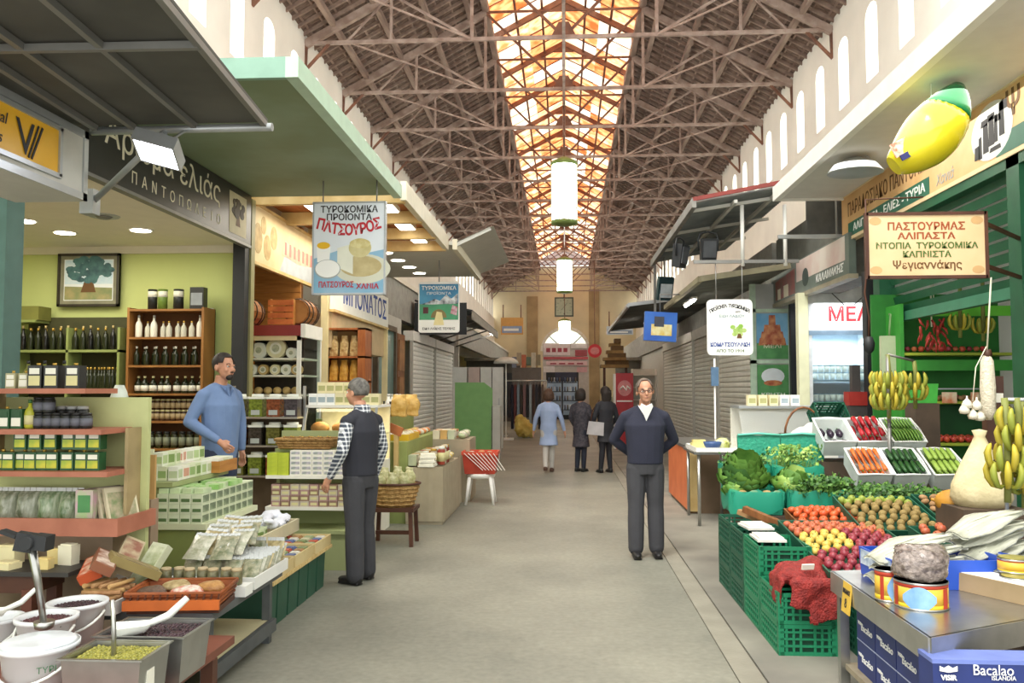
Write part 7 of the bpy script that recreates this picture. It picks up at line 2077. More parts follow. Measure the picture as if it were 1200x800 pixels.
for i in range(34):
 put(apple, 'apple', 'red apple on the lower green wall shelf', 'fruit', 'red apples on the wall shelf', (a_ + .08 + (i % 12) * .078, SY + .07 + .085 * (i // 12), lv[0] + .037 + .008 * (i // 12)), (rnd(-.4, .4), rnd(-.4, .4), rnd(0, 6)))
for i in range(22):
 put(potato if i % 3 else plum, 'potato' if i % 3 else 'plum', ('brown potato on the middle green wall shelf' if i % 3 else 'dark plum among potatoes on the middle wall shelf'), 'vegetable' if i % 3 else 'fruit', 'potatoes on the wall shelf' if i % 3 else 'plums on the wall shelf', (a_ + .08 + (i % 11) * .08, SY + .08 + .1 * (i // 11), lv[1] + .035 + .01 * (i // 11)), (rnd(-.4, .4), rnd(-.4, .4), rnd(0, 6)))
for i in range(12):
 put((plum, plumo, apple)[i % 3], ('plum', 'plum', 'apple')[i % 3], ('red plum', 'orange plum', 'red apple')[i % 3] + ' on the top green wall shelf', 'fruit', 'fruit on the top wall shelf', (a_ + .08 + i * .075, SY + .1, lv[2] + .045), rnd(0, 6))
rc = thing('pepper_string', 'string of dried red peppers hanging in the shop', 'peppers', (at(1092, 390, 9.4).x, 9.4, at(1092, 372, 9.4).z))
pm_ = M().tube([(0, 0, 0), (.012, 0, -.05), (0, 0, -.11)], [.012, .016, .003], 6).mesh('pepper', mat('pepper_dry', '9a2a28', .4, col2='b5442f', scale=9))
for k in range(26):
 link('pepper', pm_, rc, (rnd(-.14, .14), rnd(-.06, .06), -rnd(0, .28)), (rnd(-.6, .6), rnd(-.6, .6), rnd(0, 6)))
M().cyl((0, 0, -.1), (0, 0, 3.4 - rc.location.z), .008).build('cord', ink_cream, rc)
bunch('ripe banana hand hanging inside the greengrocer', (at(1125, 385, 9.3).x, 9.3, at(1125, 378, 9.3).z), 1, 8, .025, 3.4 - at(1125, 378, 9.3).z)
bunch('yellow banana hand hanging near the green post inside', (at(1152, 390, 9.3).x, 9.3, at(1152, 382, 9.3).z), 1, 8, .025, 3.4 - at(1152, 382, 9.3).z)
lf = thing('fabric_valance', 'bright lime fabric strip stretched above the hanging fruit', 'fabric', (0, 9.5, 0))
A, B = at(1095, 366, 9.5), at(1166, 366, 9.5)
M().bb((A.x - .05, 0, A.z - .04), (B.x + .3, .02, A.z + .07)).build('cloth', mat('lime_fabric', '6fd03a', .5, var=.05), lf)
M().cyl((A.x, .01, A.z + .05), (A.x, .01, 4.2), .006).build('cord', ink_cream, lf)
o = M().open_box((0, 0, 0), (.22, .3, .2), .012, .9).build('plastic_crate', mat('crate_lime', '4fc04a', .45), None, (at(1080, 462, 9.2).x, 9.2, at(1080, 472, 9.2).z))
tag(o, 'small lime green crate beside the bananas', 'crate');
M().bb((o.location.x - .12, 9.06, 0), (o.location.x + .12, 9.34, o.location.z - .001)).build('board_step', bd, sup)
# rope, bag and hook hanging by the sign
t = thing('hanging_scale', 'dark hanging scale on a twisted rope beside the fridge', 'scale', (at(1018, 395, 9.0).x, 9.0, at(1018, 405, 9.0).z))
M().tube([(0, 0, .08), (.01, 0, .3), (-.03, 0, .55), (.0, 0, .8), (0, 0, 3.62 - t.location.z), (3.73 - t.location.x, 0, 3.64 - t.location.z)], .01, 6).build('rope', wood_dark, t)
M().lathe([(.0, -.1), (.05, -.05), (.06, .02), (.04, .09), (0, .1)], n=12).build('body', black_paint, t)
t = thing('hanging_bag', 'pale green cloth bag on a cord under the tan sign', 'bag', (at(1043, 430, 9.9).x, 9.9, at(1043, 440, 9.9).z))
M().box((0, 0, .2), (.2, .06, .5), None, 1.05).build('body', mat('bag_sage', 'b9c4a0', .7, var=.06), t)
M().tube([(0, 0, .45), (.02, 0, .7), (0, 0, 2.5 - t.location.z)], .012, 6).build('cord', mat('cord_green', '8fae7a', .6), t)
# ------------------------------------------------------------------ honey shop fridge
hz = thing('glass_fridge', 'white upright fridge with sliding glass and red lettering', 'fridge', (0, 0, 0))
HY = 13.6
ax0, ax1 = at(948, 400, HY).x, at(1026, 400, HY).x
z_b, z_t = at(980, 388, HY).z, at(980, 335, HY).z
M().bb((ax0, HY, 0), (ax1, HY + .7, .9)).build('base', mat('fridge_grey', 'b8c0c8', .4), hz)
M().bb((ax0, HY, z_b), (ax1, HY + .7, z_t)).build('header', mat('fridge_white', 'f0f2f4', .4), hz)
M().bb((ax0, HY + .66, .9), (ax1, HY + .7, z_b)).build('back_panel', mat('fridge_blue', 'c4d6e6', .4, var=.03), hz)
for x in (ax0, ax1 - .05):
 M().bb((x, HY, .9), (x + .05, HY + .66, z_b)).build('side_panel', mat('fridge_white', 'f0f2f4'), hz)
M().bb((ax0, HY - .02, z_b - .06), (ax1, HY + .02, z_b + .01)).build('rail', mat('rail_blue', '8fa8bf', .3, metal=.3), hz)
for z in (1.35, 1.8):
 M().bb((ax0 + .05, HY + .05, z - .025), (ax1 - .05, HY + .64, z)).build('shelf', MATS['rail_blue'], hz)
M().bb((ax0 + .05, HY + .01, .92), (ax1 - .05, HY + .016, z_b - .06)).build('glass', clear, hz)
text('ΜΕΛΙ', .3, ink_red, hz, ((ax0 + ax1) / 2 + .15, HY - .003, (z_b + z_t) / 2 - .1), bold=.006)
M().bar((ax0 + .35, HY - .006, z_t - .1), (ax0 + .55, HY - .006, z_t - .3), .02, .01).bar((ax1 - .1, HY - .006, z_t - .1), (ax1 - .32, HY - .006, z_t - .3), .02, .01).build('emblem', ink, hz)
tubm = M().use(ink_white).lathe([(.04, 0), (.045, .1)], n=12).use(mat('tub_blue', '8fb0c8', .5, var=.1)).lathe([(.046, .1), (.046, .115)], n=12).mesh('yogurt_tub')
for k, z in enumerate((1.351, 1.801)):
 for i in range(9):
  for r_ in range(2):
   put(tubm, 'yogurt_tub', 'white tub on the %s shelf of the white fridge, %s layer' % (('lower', 'upper')[k], ('bottom', 'top')[r_]), 'tub', 'tubs on the %s fridge shelf' % ('lower', 'upper')[k], (ax0 + .14 + i * (ax1 - ax0 - .28) / 8, HY + .2, z + r_ * .117))
area('fridge_lamp', ((ax0 + ax1) / 2, HY + .3, z_b - .08), (0, 0, 0), ax1 - ax0 - .2, .3, 22, (.93, .97, 1))
struct(M().bb((3.55, 13.2, 0), (3.7, 13.35, 3.12)).build('trim_13', mat('frame_pale', 'dcdcd8', .5)))
struct(M().bb((3.72, 10.75, 0), (3.84, 10.9, 3.12)).build('trim_14', black_paint))
_x = at(930, 400, 14.9).x
struct(M().bb((_x - .05, 14.9, 0), (_x + .05, 15.0, 3.12)).build('trim_15', black_paint))
# bread-rack style red lamp stand in front of fridge
t = thing('bucket_stand', 'dark stand with red box before the white fridge', 'stand', (at(1002, 450, 10.9).x, 10.9, 0))
M().bb((-.12, -.1, 0), (.12, .1, 1.45)).build('box', mat('stand_dark', '4a4644', .6), t)
M().bb((-.11, -.11, 1.45), (.11, .1, 1.62)).build('red_box', mat('stand_red', 'a8332c', .5), t)
M().bb((-.05, -.05, 1.62), (.05, .05, 1.95)).build('neck', mat('stand_dark', '4a4644'), t)
# ------------------------------------------------------------------ orange counter and glass deli case, right row
oc_ = thing('orange_counter', 'counter with orange side panel behind the walking man', 'counter', (0, 0, 0))
M().bb((1.62, 11.6, .05), (1.66, 13.6, .86)).build('side_panel', mat('panel_orange', 'd97a4a', .5, col2='c9683c', scale=3), oc_)
M().bb((1.66, 11.6, .0), (2.5, 13.6, .86)).build('body', mat('counter_brown', '7a6450', .6, col2='66543f', scale=3), oc_)
M().bb((1.6, 11.56, .86), (2.55, 13.65, .9)).build('top', steel, oc_)
M().bb((1.64, 11.57, .03), (1.76, 11.6, .86)).build('corner_post', wood_pale, oc_)
stt = thing('steel_table', 'small steel-legged table with white tray before the orange counter', 'table', (0, 0, 0))
for x, y in ((1.62, 10.55), (2.05, 10.55), (1.62, 11.45), (2.05, 11.45)):
 M().cyl((x, y, 0), (x, y, .86), .02).build('leg', steel, stt)
M().bb((1.56, 10.5, .86), (2.12, 11.5, .89)).build('top', steel, stt)
tt = M().open_box((0, 0, 0), (.5, .9, .05), .01).build('tray', wt, None, (1.84, 11.0, .891)); tag(tt, 'white tray on the small steel-legged table', 'tray')
o = M().lathe([(.06, 0), (.1, .05), (.115, .1), (.105, .1), (.09, .05), (0, .012)], n=20).build('bowl', mat('bowl_blue', '3f5a8a', .35, var=.08), None, (1.82, 10.75, .902)); tag(o, 'blue bowl on the white tray before the orange counter', 'bowl')
o = M().bb((-.1, -.07, 0), (.1, .07, .06)).bb((-.08, -.06, .06), (.08, .06, .1)).build('food_box', mat('box_yellow', 'd9cf8a', .5, var=.1), None, (1.72, 11.2, .902)); tag(o, 'yellow food box on the white tray beside blue bowl', 'box')
o = remesh(M().ell((0, 0, .06), (.1, .12, .07), 10, 7).ell((.04, .08, .09), (.06, .06, .05), 8, 6), 'fruit_bag', mat('bag_lime', 'b5bf4a', .4, col2='dfe0c0', scale=14), .012, 2, disp=.03); o.location = (2.0, 11.05, .902); tag(o, 'yellow-green fruit bag at the inner side of the tray', 'bag')
dg = thing('deli_case', 'glass deli case with sloping front behind the green nets', 'counter', (0, 0, 0))
gx0, gx1, gy = at(842, 500, 10.6).x, at(930, 500, 10.6).x, 10.2
M().bb((gx0 + .22, gy, 0), (gx1 + .4, gy + .8, .92)).build('base', white_paint, dg)
M().bb((gx0 + .22, gy + .25, 1.42), (gx1 + .4, gy + .8, 1.45)).build('top_shelf', alu, dg)
M()._add([(gx0 + .22, gy, .92), (gx1 + .4, gy, .92), (gx1 + .4, gy + .12, 1.2), (gx0 + .22, gy + .12, 1.2), (gx1 + .4, gy + .3, 1.42), (gx0 + .22, gy + .3, 1.42)], [(0, 1, 2, 3), (3, 2, 4, 5)], True).build('front_glass', film('case_glass', 'e6eef2', .22, .08), dg)
M()._add([(gx0 + .22, gy, .92), (gx0 + .22, gy + .8, .92), (gx0 + .22, gy + .8, 1.42), (gx0 + .22, gy + .3, 1.42), (gx0 + .22, gy + .12, 1.2)], [(0, 1, 2, 3, 4)]).build('side_glass', film('case_glass', 'e6eef2'), dg)
M().bb((gx0 + .22, gy + .76, .92), (gx1 + .4, gy + .8, 1.42)).build('back_panel', label_white, dg)
for i in range(7):
 o = M().box((0, 0, .06), (.12, .16, .12)).box((0, 0, .125), (.09, .12, .01)).build('cheese_block', (chm + [mat('ham_pink', 'b5606a', .5, var=.1)])[i % 4], None, (gx0 + .36 + i * .14, gy + .4, .921), (0, 0, rnd(-.3, .3)))
 tag(o, '%s block inside the glass deli case, %s from the aisle' % (('pale cheese', 'yellow cheese', 'ivory cheese', 'pink ham')[i % 4], ('first', 'second', 'third', 'fourth', 'fifth', 'sixth', 'seventh', 'eighth', 'ninth')[i]), 'cheese' if i % 4 < 3 else 'ham')
for i in range(5):
 put(pkb if i < 3 else pkw, 'cheese_pack', '%s pack standing atop the glass deli case, %s from the aisle' % ('cream' if i < 3 else 'white', ('first', 'second', 'third', 'fourth', 'fifth')[i]), 'packet', 'packs atop the deli case', (gx0 + .42 + i * .13, gy + .5, 1.451))
for i in range(4):
 put(pkb, 'cheese_pack', 'cream pack stacked second atop the glass deli case', 'packet', 'stacked packs atop the deli case', (gx0 + .42 + i * .125, gy + .6, 1.451 + .0)) if i > 4 else None
t = thing('card_reader', 'small blue box on a thin white pole by the grey shutters', 'box', (at(838, 440, 13.2).x, 13.2, 0))
M().cyl((0, .04, 0), (0, .04, at(838, 420, 13.2).z), .014).build('pole', white_paint, t)
M().bb((-.06, -.02, at(838, 452, 13.2).z), (.05, .03, at(838, 430, 13.2).z)).build('case', mat('case_blue', '5a7a9a', .4), t)
# ------------------------------------------------------------------ steel fish table
FT = .62
ft = thing('steel_table', 'angled stainless steel table of salted fish and tins', 'table', (0, 0, 0))
c0, c1, c2, c3 = (1.51, 3.71), (2.75, 4.42), (2.75, 5.3), (1.51, 5.02)
M().prism([c0, c1, c2, c3], FT - .02, FT).build('table_top', steel, ft)
for a, b in ((c0, c1), (c3, c0)):
 M().bar((a[0], a[1], FT - .055), (b[0], b[1], FT - .055), .016, .11).build('apron', steel, ft)
for x, y in ((1.55, 3.8), (1.55, 4.96), (2.68, 4.5), (2.68, 5.2)):
 M().bb((x - .025, y - .025, 0), (x + .025, y + .025, FT - .02)).build('leg', steel, ft)
M().prism([(1.55, 3.85), (2.6, 4.45), (2.6, 5.1), (1.55, 4.95)], .1, .13).build('lower_shelf', mat('shelf_worn', '9a8f7a', .6, col2='7f745f', scale=5), ft)
tg = M().box((0, 0, 0), (.005, .13, .16), (0, 0, 0)).build('price_tag', mat('tag_yellow', 'e0b848', .5, var=.06), None, (1.495, 4.72, FT - .08), (0, .0, 0))
tg.rotation_euler = (0, .1, 0)
t_ = text('ΒΑΚΑΛΑΟΣ', .035, ink, tg, (-.004, .0, .03), width=.11); t_.rotation_euler = (0, 0, -PI / 2)
t_ = text('8', .07, ink, tg, (-.004, .0, -.03)); t_.rotation_euler = (0, 0, -PI / 2)
tag(tg, 'yellow price tag hanging on the aisle edge of steel table', 'tag')
navy = mat('box_navy', '2c3a78', .5, col2='26336a', scale=4)
navy_l = mat('box_edge', 'c4cde6', .5)
bx = thing('fish_carton', 'navy fish carton', 'box', (0, 0, 0), 0, 'navy fish cartons under the steel table')
BW, BD, BH = .27, .4, .165
M().bb((-BD / 2, -BW / 2, 0), (BD / 2, BW / 2, BH)).build('body', navy, bx)
for k in (0, 1):
 M().bb((-BD / 2 - .001, -BW / 2 - .001, BH - .004), (BD / 2 + .001, BW / 2 + .001, BH + .0005)).build('edge', navy_l, bx) if k else None
o = text('Bacalao', .055, ink_white, bx, (-BD / 2 - .002, -.02, .075)); o.rotation_euler = (0, 0, -PI / 2)
o = text('VISIR', .025, ink_white, bx, (-BD / 2 - .002, .085, .09)); o.rotation_euler = (0, 0, -PI / 2)
n_ = 0
for k in range(3):
 for j, y in enumerate((4.72, 4.44, 4.16)):
  lb = 'navy fish carton under the table, %s row, %s from the far leg' % (('bottom', 'middle', 'top')[k], ('first', 'second', 'third')[j])
  if k == 2 and j < 3 and BH * 3 + .131 > FT - .12:
   continue
  if n_ == 0:
   bx.location = (1.79, y, .131 + k * (BH + .002)); bx['label'] = lb
  else:
   copy_tree(bx, (1.79, y, .131 + k * (BH + .002)), 0, lb)
  n_ += 1
fb = thing('fish_carton', 'large navy fish carton with white lettering at the front table leg', 'box', (at(1093, 780, 3.63).x + .36, 3.68, .0))
M().bb((-.36, -.05, 0), (.75, .09, .555)).build('body', navy, fb)
M().bb((-.362, -.052, .54), (.752, .092, .5565)).build('edge', mat('box_blue_l', '6f80c4', .5), fb)
M().bb((-.36, -.054, .2), (.75, -.05, .45)).build('band', mat('box_blue_m', '4a66c0', .5, var=.05), fb)
text('Bacalao', .06, ink_white, fb, (-.125, -.056, .517), width=.157)
text('ISLANDIA', .024, ink_white, fb, (-.085, -.056, .487), width=.095)
text('VISIR', .028, ink_white, fb, (-.3, -.056, .485), bold=.001)
M().face([(-.335, 0.512), (-.3, 0.506), (-.265, 0.512), (-.265, 0.532), (-.283, 0.524), (-.3, 0.534), (-.317, 0.524), (-.335, 0.532)], -.0565, -.054).build('emblem', ink_white, fb)
# open blue trays with split salted cod
tray_b = mat('tray_blue', '2450b8', .4, var=.06)
def fishtray(label, loc, rz, w, d, h):
 t_ = thing('fish_tray', label, 'tray', loc, rz)
 M().open_box((0, 0, 0), (w, d, h), .012, .97).build('body', tray_b, t_)
 M().bb((-w / 2 - .003, -d / 2 + .03, h * .42), (-w / 2 + .002, d / 2 - .03, h * .95)).build('label', mat('tray_label', 'c9d2dc', .5, col2='8fa0b8', scale=25), t_)
 return t_
fishtray('open blue tray of salted cod at the table corner', (1.97, 4.78, FT + .001), .08, .62, .42, .15)
fishtray('second open blue tray of salted cod nearer the bananas', (2.5, 5.02, FT + .001), .45, .5, .4, .16) if False else fishtray('second open blue tray of salted cod nearer the bananas', (2.58, 4.92, FT + .001), .35, .52, .42, .15)
cod = mat('cod_flesh', 'c4c5b2', .6, col2='9c9f8c', scale=10, bump=.5, bscale=18, stretch=(.5, 5, 1))
codl = mat('cod_light', 'cfcfbe', .6, col2='aeb09d', scale=9, bump=.5, bscale=18, stretch=(.5, 5, 1))
def fish_mesh(L, w, seed, m):
 rg = random.Random(seed); b = M()
 nu, nv = 9, 6
 vs_ = []
 for i in range(nu):
  u = i / (nu - 1)
  ww = w * (.5 + .6 * math.sin(PI * (u * .85 + .12)) - 1.1 * max(0, u - .4)) * (1 if u < .93 else 1.6)
  for j in range(nv):
   v = j / (nv - 1) - .5
   z = .012 * math.cos(v * PI) + .006 * math.sin(u * 9 + v * 8) + rg.uniform(-.003, .003) + .03 * math.sin(u * PI)
   vs_.append(((u - .5) * L, v * ww * (1 + rg.uniform(-.08, .08)), z))
 n0 = len(vs_)
 vs_ += [(x, y * .97, z - .012) for x, y, z in vs_]
 fs_ = []
 for i in range(nu - 1):
  for j in range(nv - 1):
   a = i * nv + j
   fs_.append((a, a + nv, a + nv + 1, a + 1)); fs_.append((n0 + a, n0 + a + 1, n0 + a + nv + 1, n0 + a + nv))
 for i in range(nu - 1):
  for j, fl in ((0, 1), (nv - 1, 0)):
   a, b2 = i * nv + j, (i + 1) * nv + j
   fs_.append((a, n0 + a, n0 + b2, b2) if fl else (a, b2, n0 + b2, n0 + a))
 for i, fl in ((0, 0), (nu - 1, 1)):
  for j in range(nv - 1):
   a = i * nv + j
   fs_.append((a, n0 + a, n0 + a + 1, a + 1) if fl == 0 else (a, a + 1, n0 + a + 1, n0 + a))
 b._add(vs_, fs_, True)
 # ridges of the dried fillet
 for j in (-1, 1):
  b.tube([((u - .5) * L, j * w * .14, .03 * math.sin(u * PI) + .012) for u in (.1, .3, .5, .7, .9)], [.003, .006, .007, .006, .003], 5)
 return b.mesh('salted_cod', m)
fm1 = [fish_mesh(.62, .19, 1, cod), fish_mesh(.58, .2, 2, codl), fish_mesh(.6, .17, 3, codl)]
for i, (x, y, z, rz, lb) in enumerate(((1.9, 4.77, .07, .3, 'bottom one in the tray at the table corner'), (1.91, 4.76, .125, .33, 'middle one in the tray at the table corner'), (1.88, 4.77, .18, .28, 'top one in the tray at the table corner'), (2.46, 4.98, .06, .45, 'lowest in the tray nearer the bananas'), (2.44, 4.99, .115, .42, 'second in the tray nearer the bananas'), (2.42, 4.98, .17, .47, 'third in the tray nearer the bananas'), (2.4, 4.99, .225, .44, 'fourth in the tray nearer the bananas'), (2.38, 4.98, .28, .48, 'topmost in the tray nearer the bananas'))):
 put(fm1[i % 3] if i % 2 else fm1[1], 'salted_cod', 'flat salted cod, %s' % lb, 'fish', 'salted cod in the blue trays', (x, y, FT + z), (.12, -.16, rz + .12 * (i % 3 - 1)))
# tins: red and yellow label, one wrapped in clear film
def food_tin(name, label, loc, r, h, rz=0, wrap=0):
 t_ = thing(name, label, 'tin', loc, rz)
 M().lathe([(r, 0), (r, h)], n=26).build('body', mat('tin_gold', 'c9a850', .35, metal=.5, var=.08), t_)
 M().lathe([(r * 1.03, 0), (r * 1.03, .008)], n=26).lathe([(r * 1.03, h - .008), (r * 1.03, h)], n=26).build('seam', steel, t_)
 for z0, z1, c in ((.02, .2, 'd9b92c'), (.2, .8, 'e0b040'), (.8, .97, 'b8402c')):
  M().lathe([(r * 1.01, h * z0), (r * 1.01, h * z1)], n=26).build('label_band', mat('tb' + c, c, .4, var=.05), t_)
 b = M(); n2 = 8
 for k in range(n2):
  a0, a1 = -2.2 + k * .16, -2.2 + (k + 1) * .16
  e0 = math.sin(PI * k / n2) * .36 + .1; e1 = math.sin(PI * (k + 1) / n2) * .36 + .1
  R_ = r * 1.02
  b._add([(R_ * math.cos(a0), R_ * math.sin(a0), h * (.42 - e0)), (R_ * math.cos(a1), R_ * math.sin(a1), h * (.42 - e1)), (R_ * math.cos(a1), R_ * math.sin(a1), h * (.42 + e1)), (R_ * math.cos(a0), R_ * math.sin(a0), h * (.42 + e0))], [(0, 1, 2, 3)], True)
 b.build('label_panel', mat('tin_panel', '8fb8e0', .4, col2='6f9ad0', scale=12), t_)
 for a_ in (-.6, -2.75):
  b = M()
  for k in range(3):
   a0, a1 = a_ + k * .1, a_ + (k + 1) * .1
   b._add([(r * 1.022 * math.cos(a0), r * 1.022 * math.sin(a0), h * .03), (r * 1.022 * math.cos(a1), r * 1.022 * math.sin(a1), h * .03), (r * 1.022 * math.cos(a1), r * 1.022 * math.sin(a1), h * .8), (r * 1.022 * math.cos(a0), r * 1.022 * math.sin(a0), h * .8)], [(0, 1, 2, 3)], True)
  b.build('label_stripe', mat('tin_stripe', 'b8402c', .4), t_)
 return t_
q = atZ(1047, 706, FT); food_tin('food_tin', 'open red and yellow fish tin beside the wrapped one', (q.x, q.y + .06, FT + .001), .062, .15, .2)
q = atZ(1090, 716, FT)
big = food_tin('food_tin', 'big red and yellow tin under a mound of clear film', (q.x, q.y + .1, FT + .001), .118, .125, -.45)
wr = M().lathe([(.112, 0), (.126, .04), (.13, .1), (.124, .16), (.1, .185), (.05, .195), (0, .2)], n=22)
o = remesh(M().lathe([(.1, 0), (.126, .03), (.13, .1), (.12, .15), (.1, .18), (0, .19)], n=20).ell((.03, 0, .17), (.09, .08, .04), 8, 6).ell((-.05, .02, .17), (.07, .07, .035), 8, 6), 'anchovy_mound', mat('anchovy_film', '9a8c84', .2, col2='5a4e4a', scale=34, bump=.9, bscale=40, coat=.6), .01, 1, disp=.02)
o.location = (q.x, q.y + .1, FT + .128); o.scale = (1, 1, .8); tag(o, 'film wrapped mound of dark anchovies on the big tin', 'fish')
# cardboard tray of round tins
q = atZ(1176, 706, FT)
cbx = thing('cardboard_tray', 'brown cardboard tray with a white sheet and round tins', 'box', (q.x + .22, q.y + .21, FT + .001), .5)
card = mat('cardboard', 'a89070', .7, col2='94805f', scale=4)
M().open_box((0, 0, 0), (.52, .4, .09), .01).build('body', card, cbx)
M().bb((-.25, -.2, .088), (-.1, .19, .092)).bb((-.1, -.2, .088), (.25, -.1, .092)).build('white_sheet', ink_white, cbx)
for i, (dx, dy, dz) in enumerate(((-.12, -.03, 0), (.06, -.08, 0), (.16, .06, 0), (-.02, .11, 0), (-.05, .03, .075))):
 Mx = Matrix.Translation(cbx.location) @ Matrix.Rotation(.5, 4, 'Z')
 p_ = Mx @ Vector((dx, dy, .03 + dz))
 tt_ = food_tin('food_tin', 'low round fish tin in the cardboard tray, %s' % ('outer corner', 'front middle', 'inner end', 'back middle', 'stacked on the others')[i], tuple(p_), .075, .07, i * .7)
 M().lathe([(.07, .0705), (.07, .074)], n=20).build('lid', mat('tin_lid', 'b9ad5a', .35, metal=.3, col2='8f8a4a', scale=14), tt_)
# ================================================================== people
skin = mat('skin', 'c8957a', .5, col2='b98468', scale=6)
def loft(b, rings, n=16):
 o = len(b.v)
 for cx, cy, cz, rx, ry in rings:
  for k in range(n):
   t_ = 2 * PI * k / n
   b.v.append((cx + rx * math.cos(t_), cy + ry * math.sin(t_), cz))
 for i in range(len(rings) - 1):
  for k in range(n):
   k2 = (k + 1) % n
   b.f.append((o + i * n + k, o + i * n + k2, o + (i + 1) * n + k2, o + (i + 1) * n + k)); b.sm.append(True); b.mi.append(b.cur)
 for i, fl in ((0, 1), (len(rings) - 1, 0)):
  r_ = [o + i * n + k for k in range(n)]
  b.f.append(tuple(reversed(r_)) if fl else tuple(r_)); b.sm.append(True); b.mi.append(b.cur)
 return b
def limb(b, pts, rad):
 pts = [Vector(p) for p in pts]
 for i in range(len(pts) - 1):
  b.tube([pts[i], pts[i].lerp(pts[i + 1], .35), pts[i + 1]], [rad[i], rad[i] * .6 + rad[i + 1] * .4 + .004, rad[i + 1]], 12)
 for p, r_ in zip(pts, rad):
  b.ell(p, r_, 12, 8)
def hand(b, w, d, side, curl=.5):
 """palm, four bent fingers of different lengths and a thumb; d = direction of the hand"""
 w = Vector(w); d = Vector(d).normalized()
 inn = Vector((-side, 0, 0)); inn = (inn - d * inn.dot(d)).normalized()
 fw = d.cross(inn).normalized()
 if fw.y > 0:
  fw = -fw
 c = w + d * .05
 for k in range(3):
  b.ell(w + d * (.02 + .025 * k), (.026, .03, .028), 9, 6)
 for k, L in enumerate((.07, .08, .075, .058)):
  base = w + d * .085 + fw * (.03 - .0205 * k)
  p1 = base + d * L * .5 + fw * (.006 * (1.5 - k)) + inn * .008 * curl
  p2 = base + d * L * (1 - .25 * curl) + inn * (.05 * curl * L / .08)
  b.tube([base - d * .02, base, p1, p2], [.0095, .0095, .0088, .0072], 7)
  b.ell(p2, .0072, 6, 4)
 tb_ = w + d * .03 + fw * .022
 b.tube([tb_, tb_ + fw * .022 + d * .02 + inn * .01, tb_ + fw * .026 + d * .055 + inn * .02], [.012, .0105, .0085], 7)
def figure(name_label, loc, rz, H, elbows, wrists, knees, ankles, top_m, pants_m, shoe_m, hair_m, hair='short', female=False, hem=.5, head=(0, 0, 0), vox=.008, sleeve_m=None, pants_len=1.0, build=1.0, top_name='sweater', bottom='trousers', chest_flare=1.0):
 t_ = thing('person', name_label, 'person', loc, rz)
 s = H / 1.72
 fw_ = .93 if female else 1.0
 SH = [Vector((x * .168 * fw_ * build, .012, 1.36)) * s for x in (-1, 1)]
 HP = [Vector((x * .088, .005, .88)) * s for x in (-1, 1)]
 tor = [(0, .0, .80, .145, .105), (0, .0, .9, .165 * (1.04 if female else 1), .115), (0, -.005, 1.02, .15 * (.92 if female else 1) * build, .108 * build), (0, -.008, 1.15, .158 * build * fw_, .112 * build), (0, -.004, 1.28, .172 * build * fw_, .115 * build), (0, .004, 1.36, .165 * fw_, .1), (0, .008, 1.41, .13 * fw_, .08), (0, .01, 1.45, .085 * fw_, .065), (0, .012, 1.48, .058, .055)]
 def ring(sc, lo=0, hi=9, grow=0):
  return [(a * s, b * s, c * s, (d * sc + grow) * s, (e * sc + grow) * s) for a, b, c, d, e in tor if lo <= c <= hi]
 E_ = [Vector(p) * s for p in elbows]; W_ = [Vector(p) * s for p in wrists]
 K_ = [Vector(p) * s for p in knees]; A_ = [Vector(p) * s for p in ankles]
 b = M()
 loft(b, ring(.9))
 hc = Vector((head[0], -.012 + head[1], 1.615)) * s
 b.tube([Vector((0, .015, 1.42)) * s, hc - Vector((0, -.02, .08)) * s], [.058 * s, .054 * s], 12)
 HR = Matrix.Rotation(head[2], 3, 'Y')
 def hp(x, y, z):
  return hc + HR @ (Vector((x, y, z)) * s)
 b.ell(hp(0, .012, .028), (.076 * s, .094 * s, .088 * s), 16, 12)
 b.ell(hp(0, -.03, -.035), (.062 * s, .066 * s, .082 * s), 14, 10)
 b.ell(hp(0, -.066, -.088), (.028 * s, .024 * s, .022 * s), 10, 7)
 b.ell(hp(0, -.088, .012), (.05 * s, .014 * s, .012 * s), 10, 6)
 b.tube([hp(0, -.086, .008), hp(0, -.108, -.022), hp(0, -.112, -.03), hp(0, -.092, -.038)], [.008 * s, .012 * s, .014 * s, .012 * s], 8)
 b.ell(hp(0, -.094, -.062), (.024 * s, .009 * s, .009 * s), 10, 6)
 for x in (-1, 1):
  b.ell(hp(x * .079, .012, -.01), (.012 * s, .02 * s, .033 * s), 8, 7)
  b.ell(hp(x * .04, -.07, -.03), (.022 * s, .02 * s, .024 * s), 8, 6)
 for i in (0, 1):
  sd = (-1, 1)[i]
  limb(b, [SH[i], E_[i], W_[i]], [.048 * s, .038 * s, .026 * s])
  hand(b, W_[i], (W_[i] - E_[i]) + Vector((0, -.02, -.06)), sd)
  limb(b, [HP[i], K_[i], A_[i]], [.078 * s, .052 * s, .036 * s])
  b.ell(A_[i] + Vector((0, -.055, -.056)) * s, (.034 * s, .09 * s, .02 * s), 10, 7)
 remesh(b, 'body', skin, vox, 3, t_)
 # upper garment
 b = M()
 rg = ring(1.0, hem, 1.45, .012)
 if rg[0][2] > hem * s + .02 and hem < .8:
  x0 = rg[0]
  fl_ = chest_flare
  rg = [(0, .005, hem * s, x0[3] * 1.04 * fl_, x0[4] * 1.12 * fl_), (0, .003, (hem + .8) / 2 * s, x0[3] * 1.06 * (1 + fl_) / 2, x0[4] * 1.1)] + rg
 loft(b, rg)
 for x in (-1, 1):
  b.tube([Vector((0, .012, 1.43)) * s, Vector((x * .09 * fw_, .012, 1.405)) * s, SH[0 if x < 0 else 1]], [.062 * s, .06 * s, .056 * s], 12)
 sl = M()
 tgt = sl if sleeve_m else b
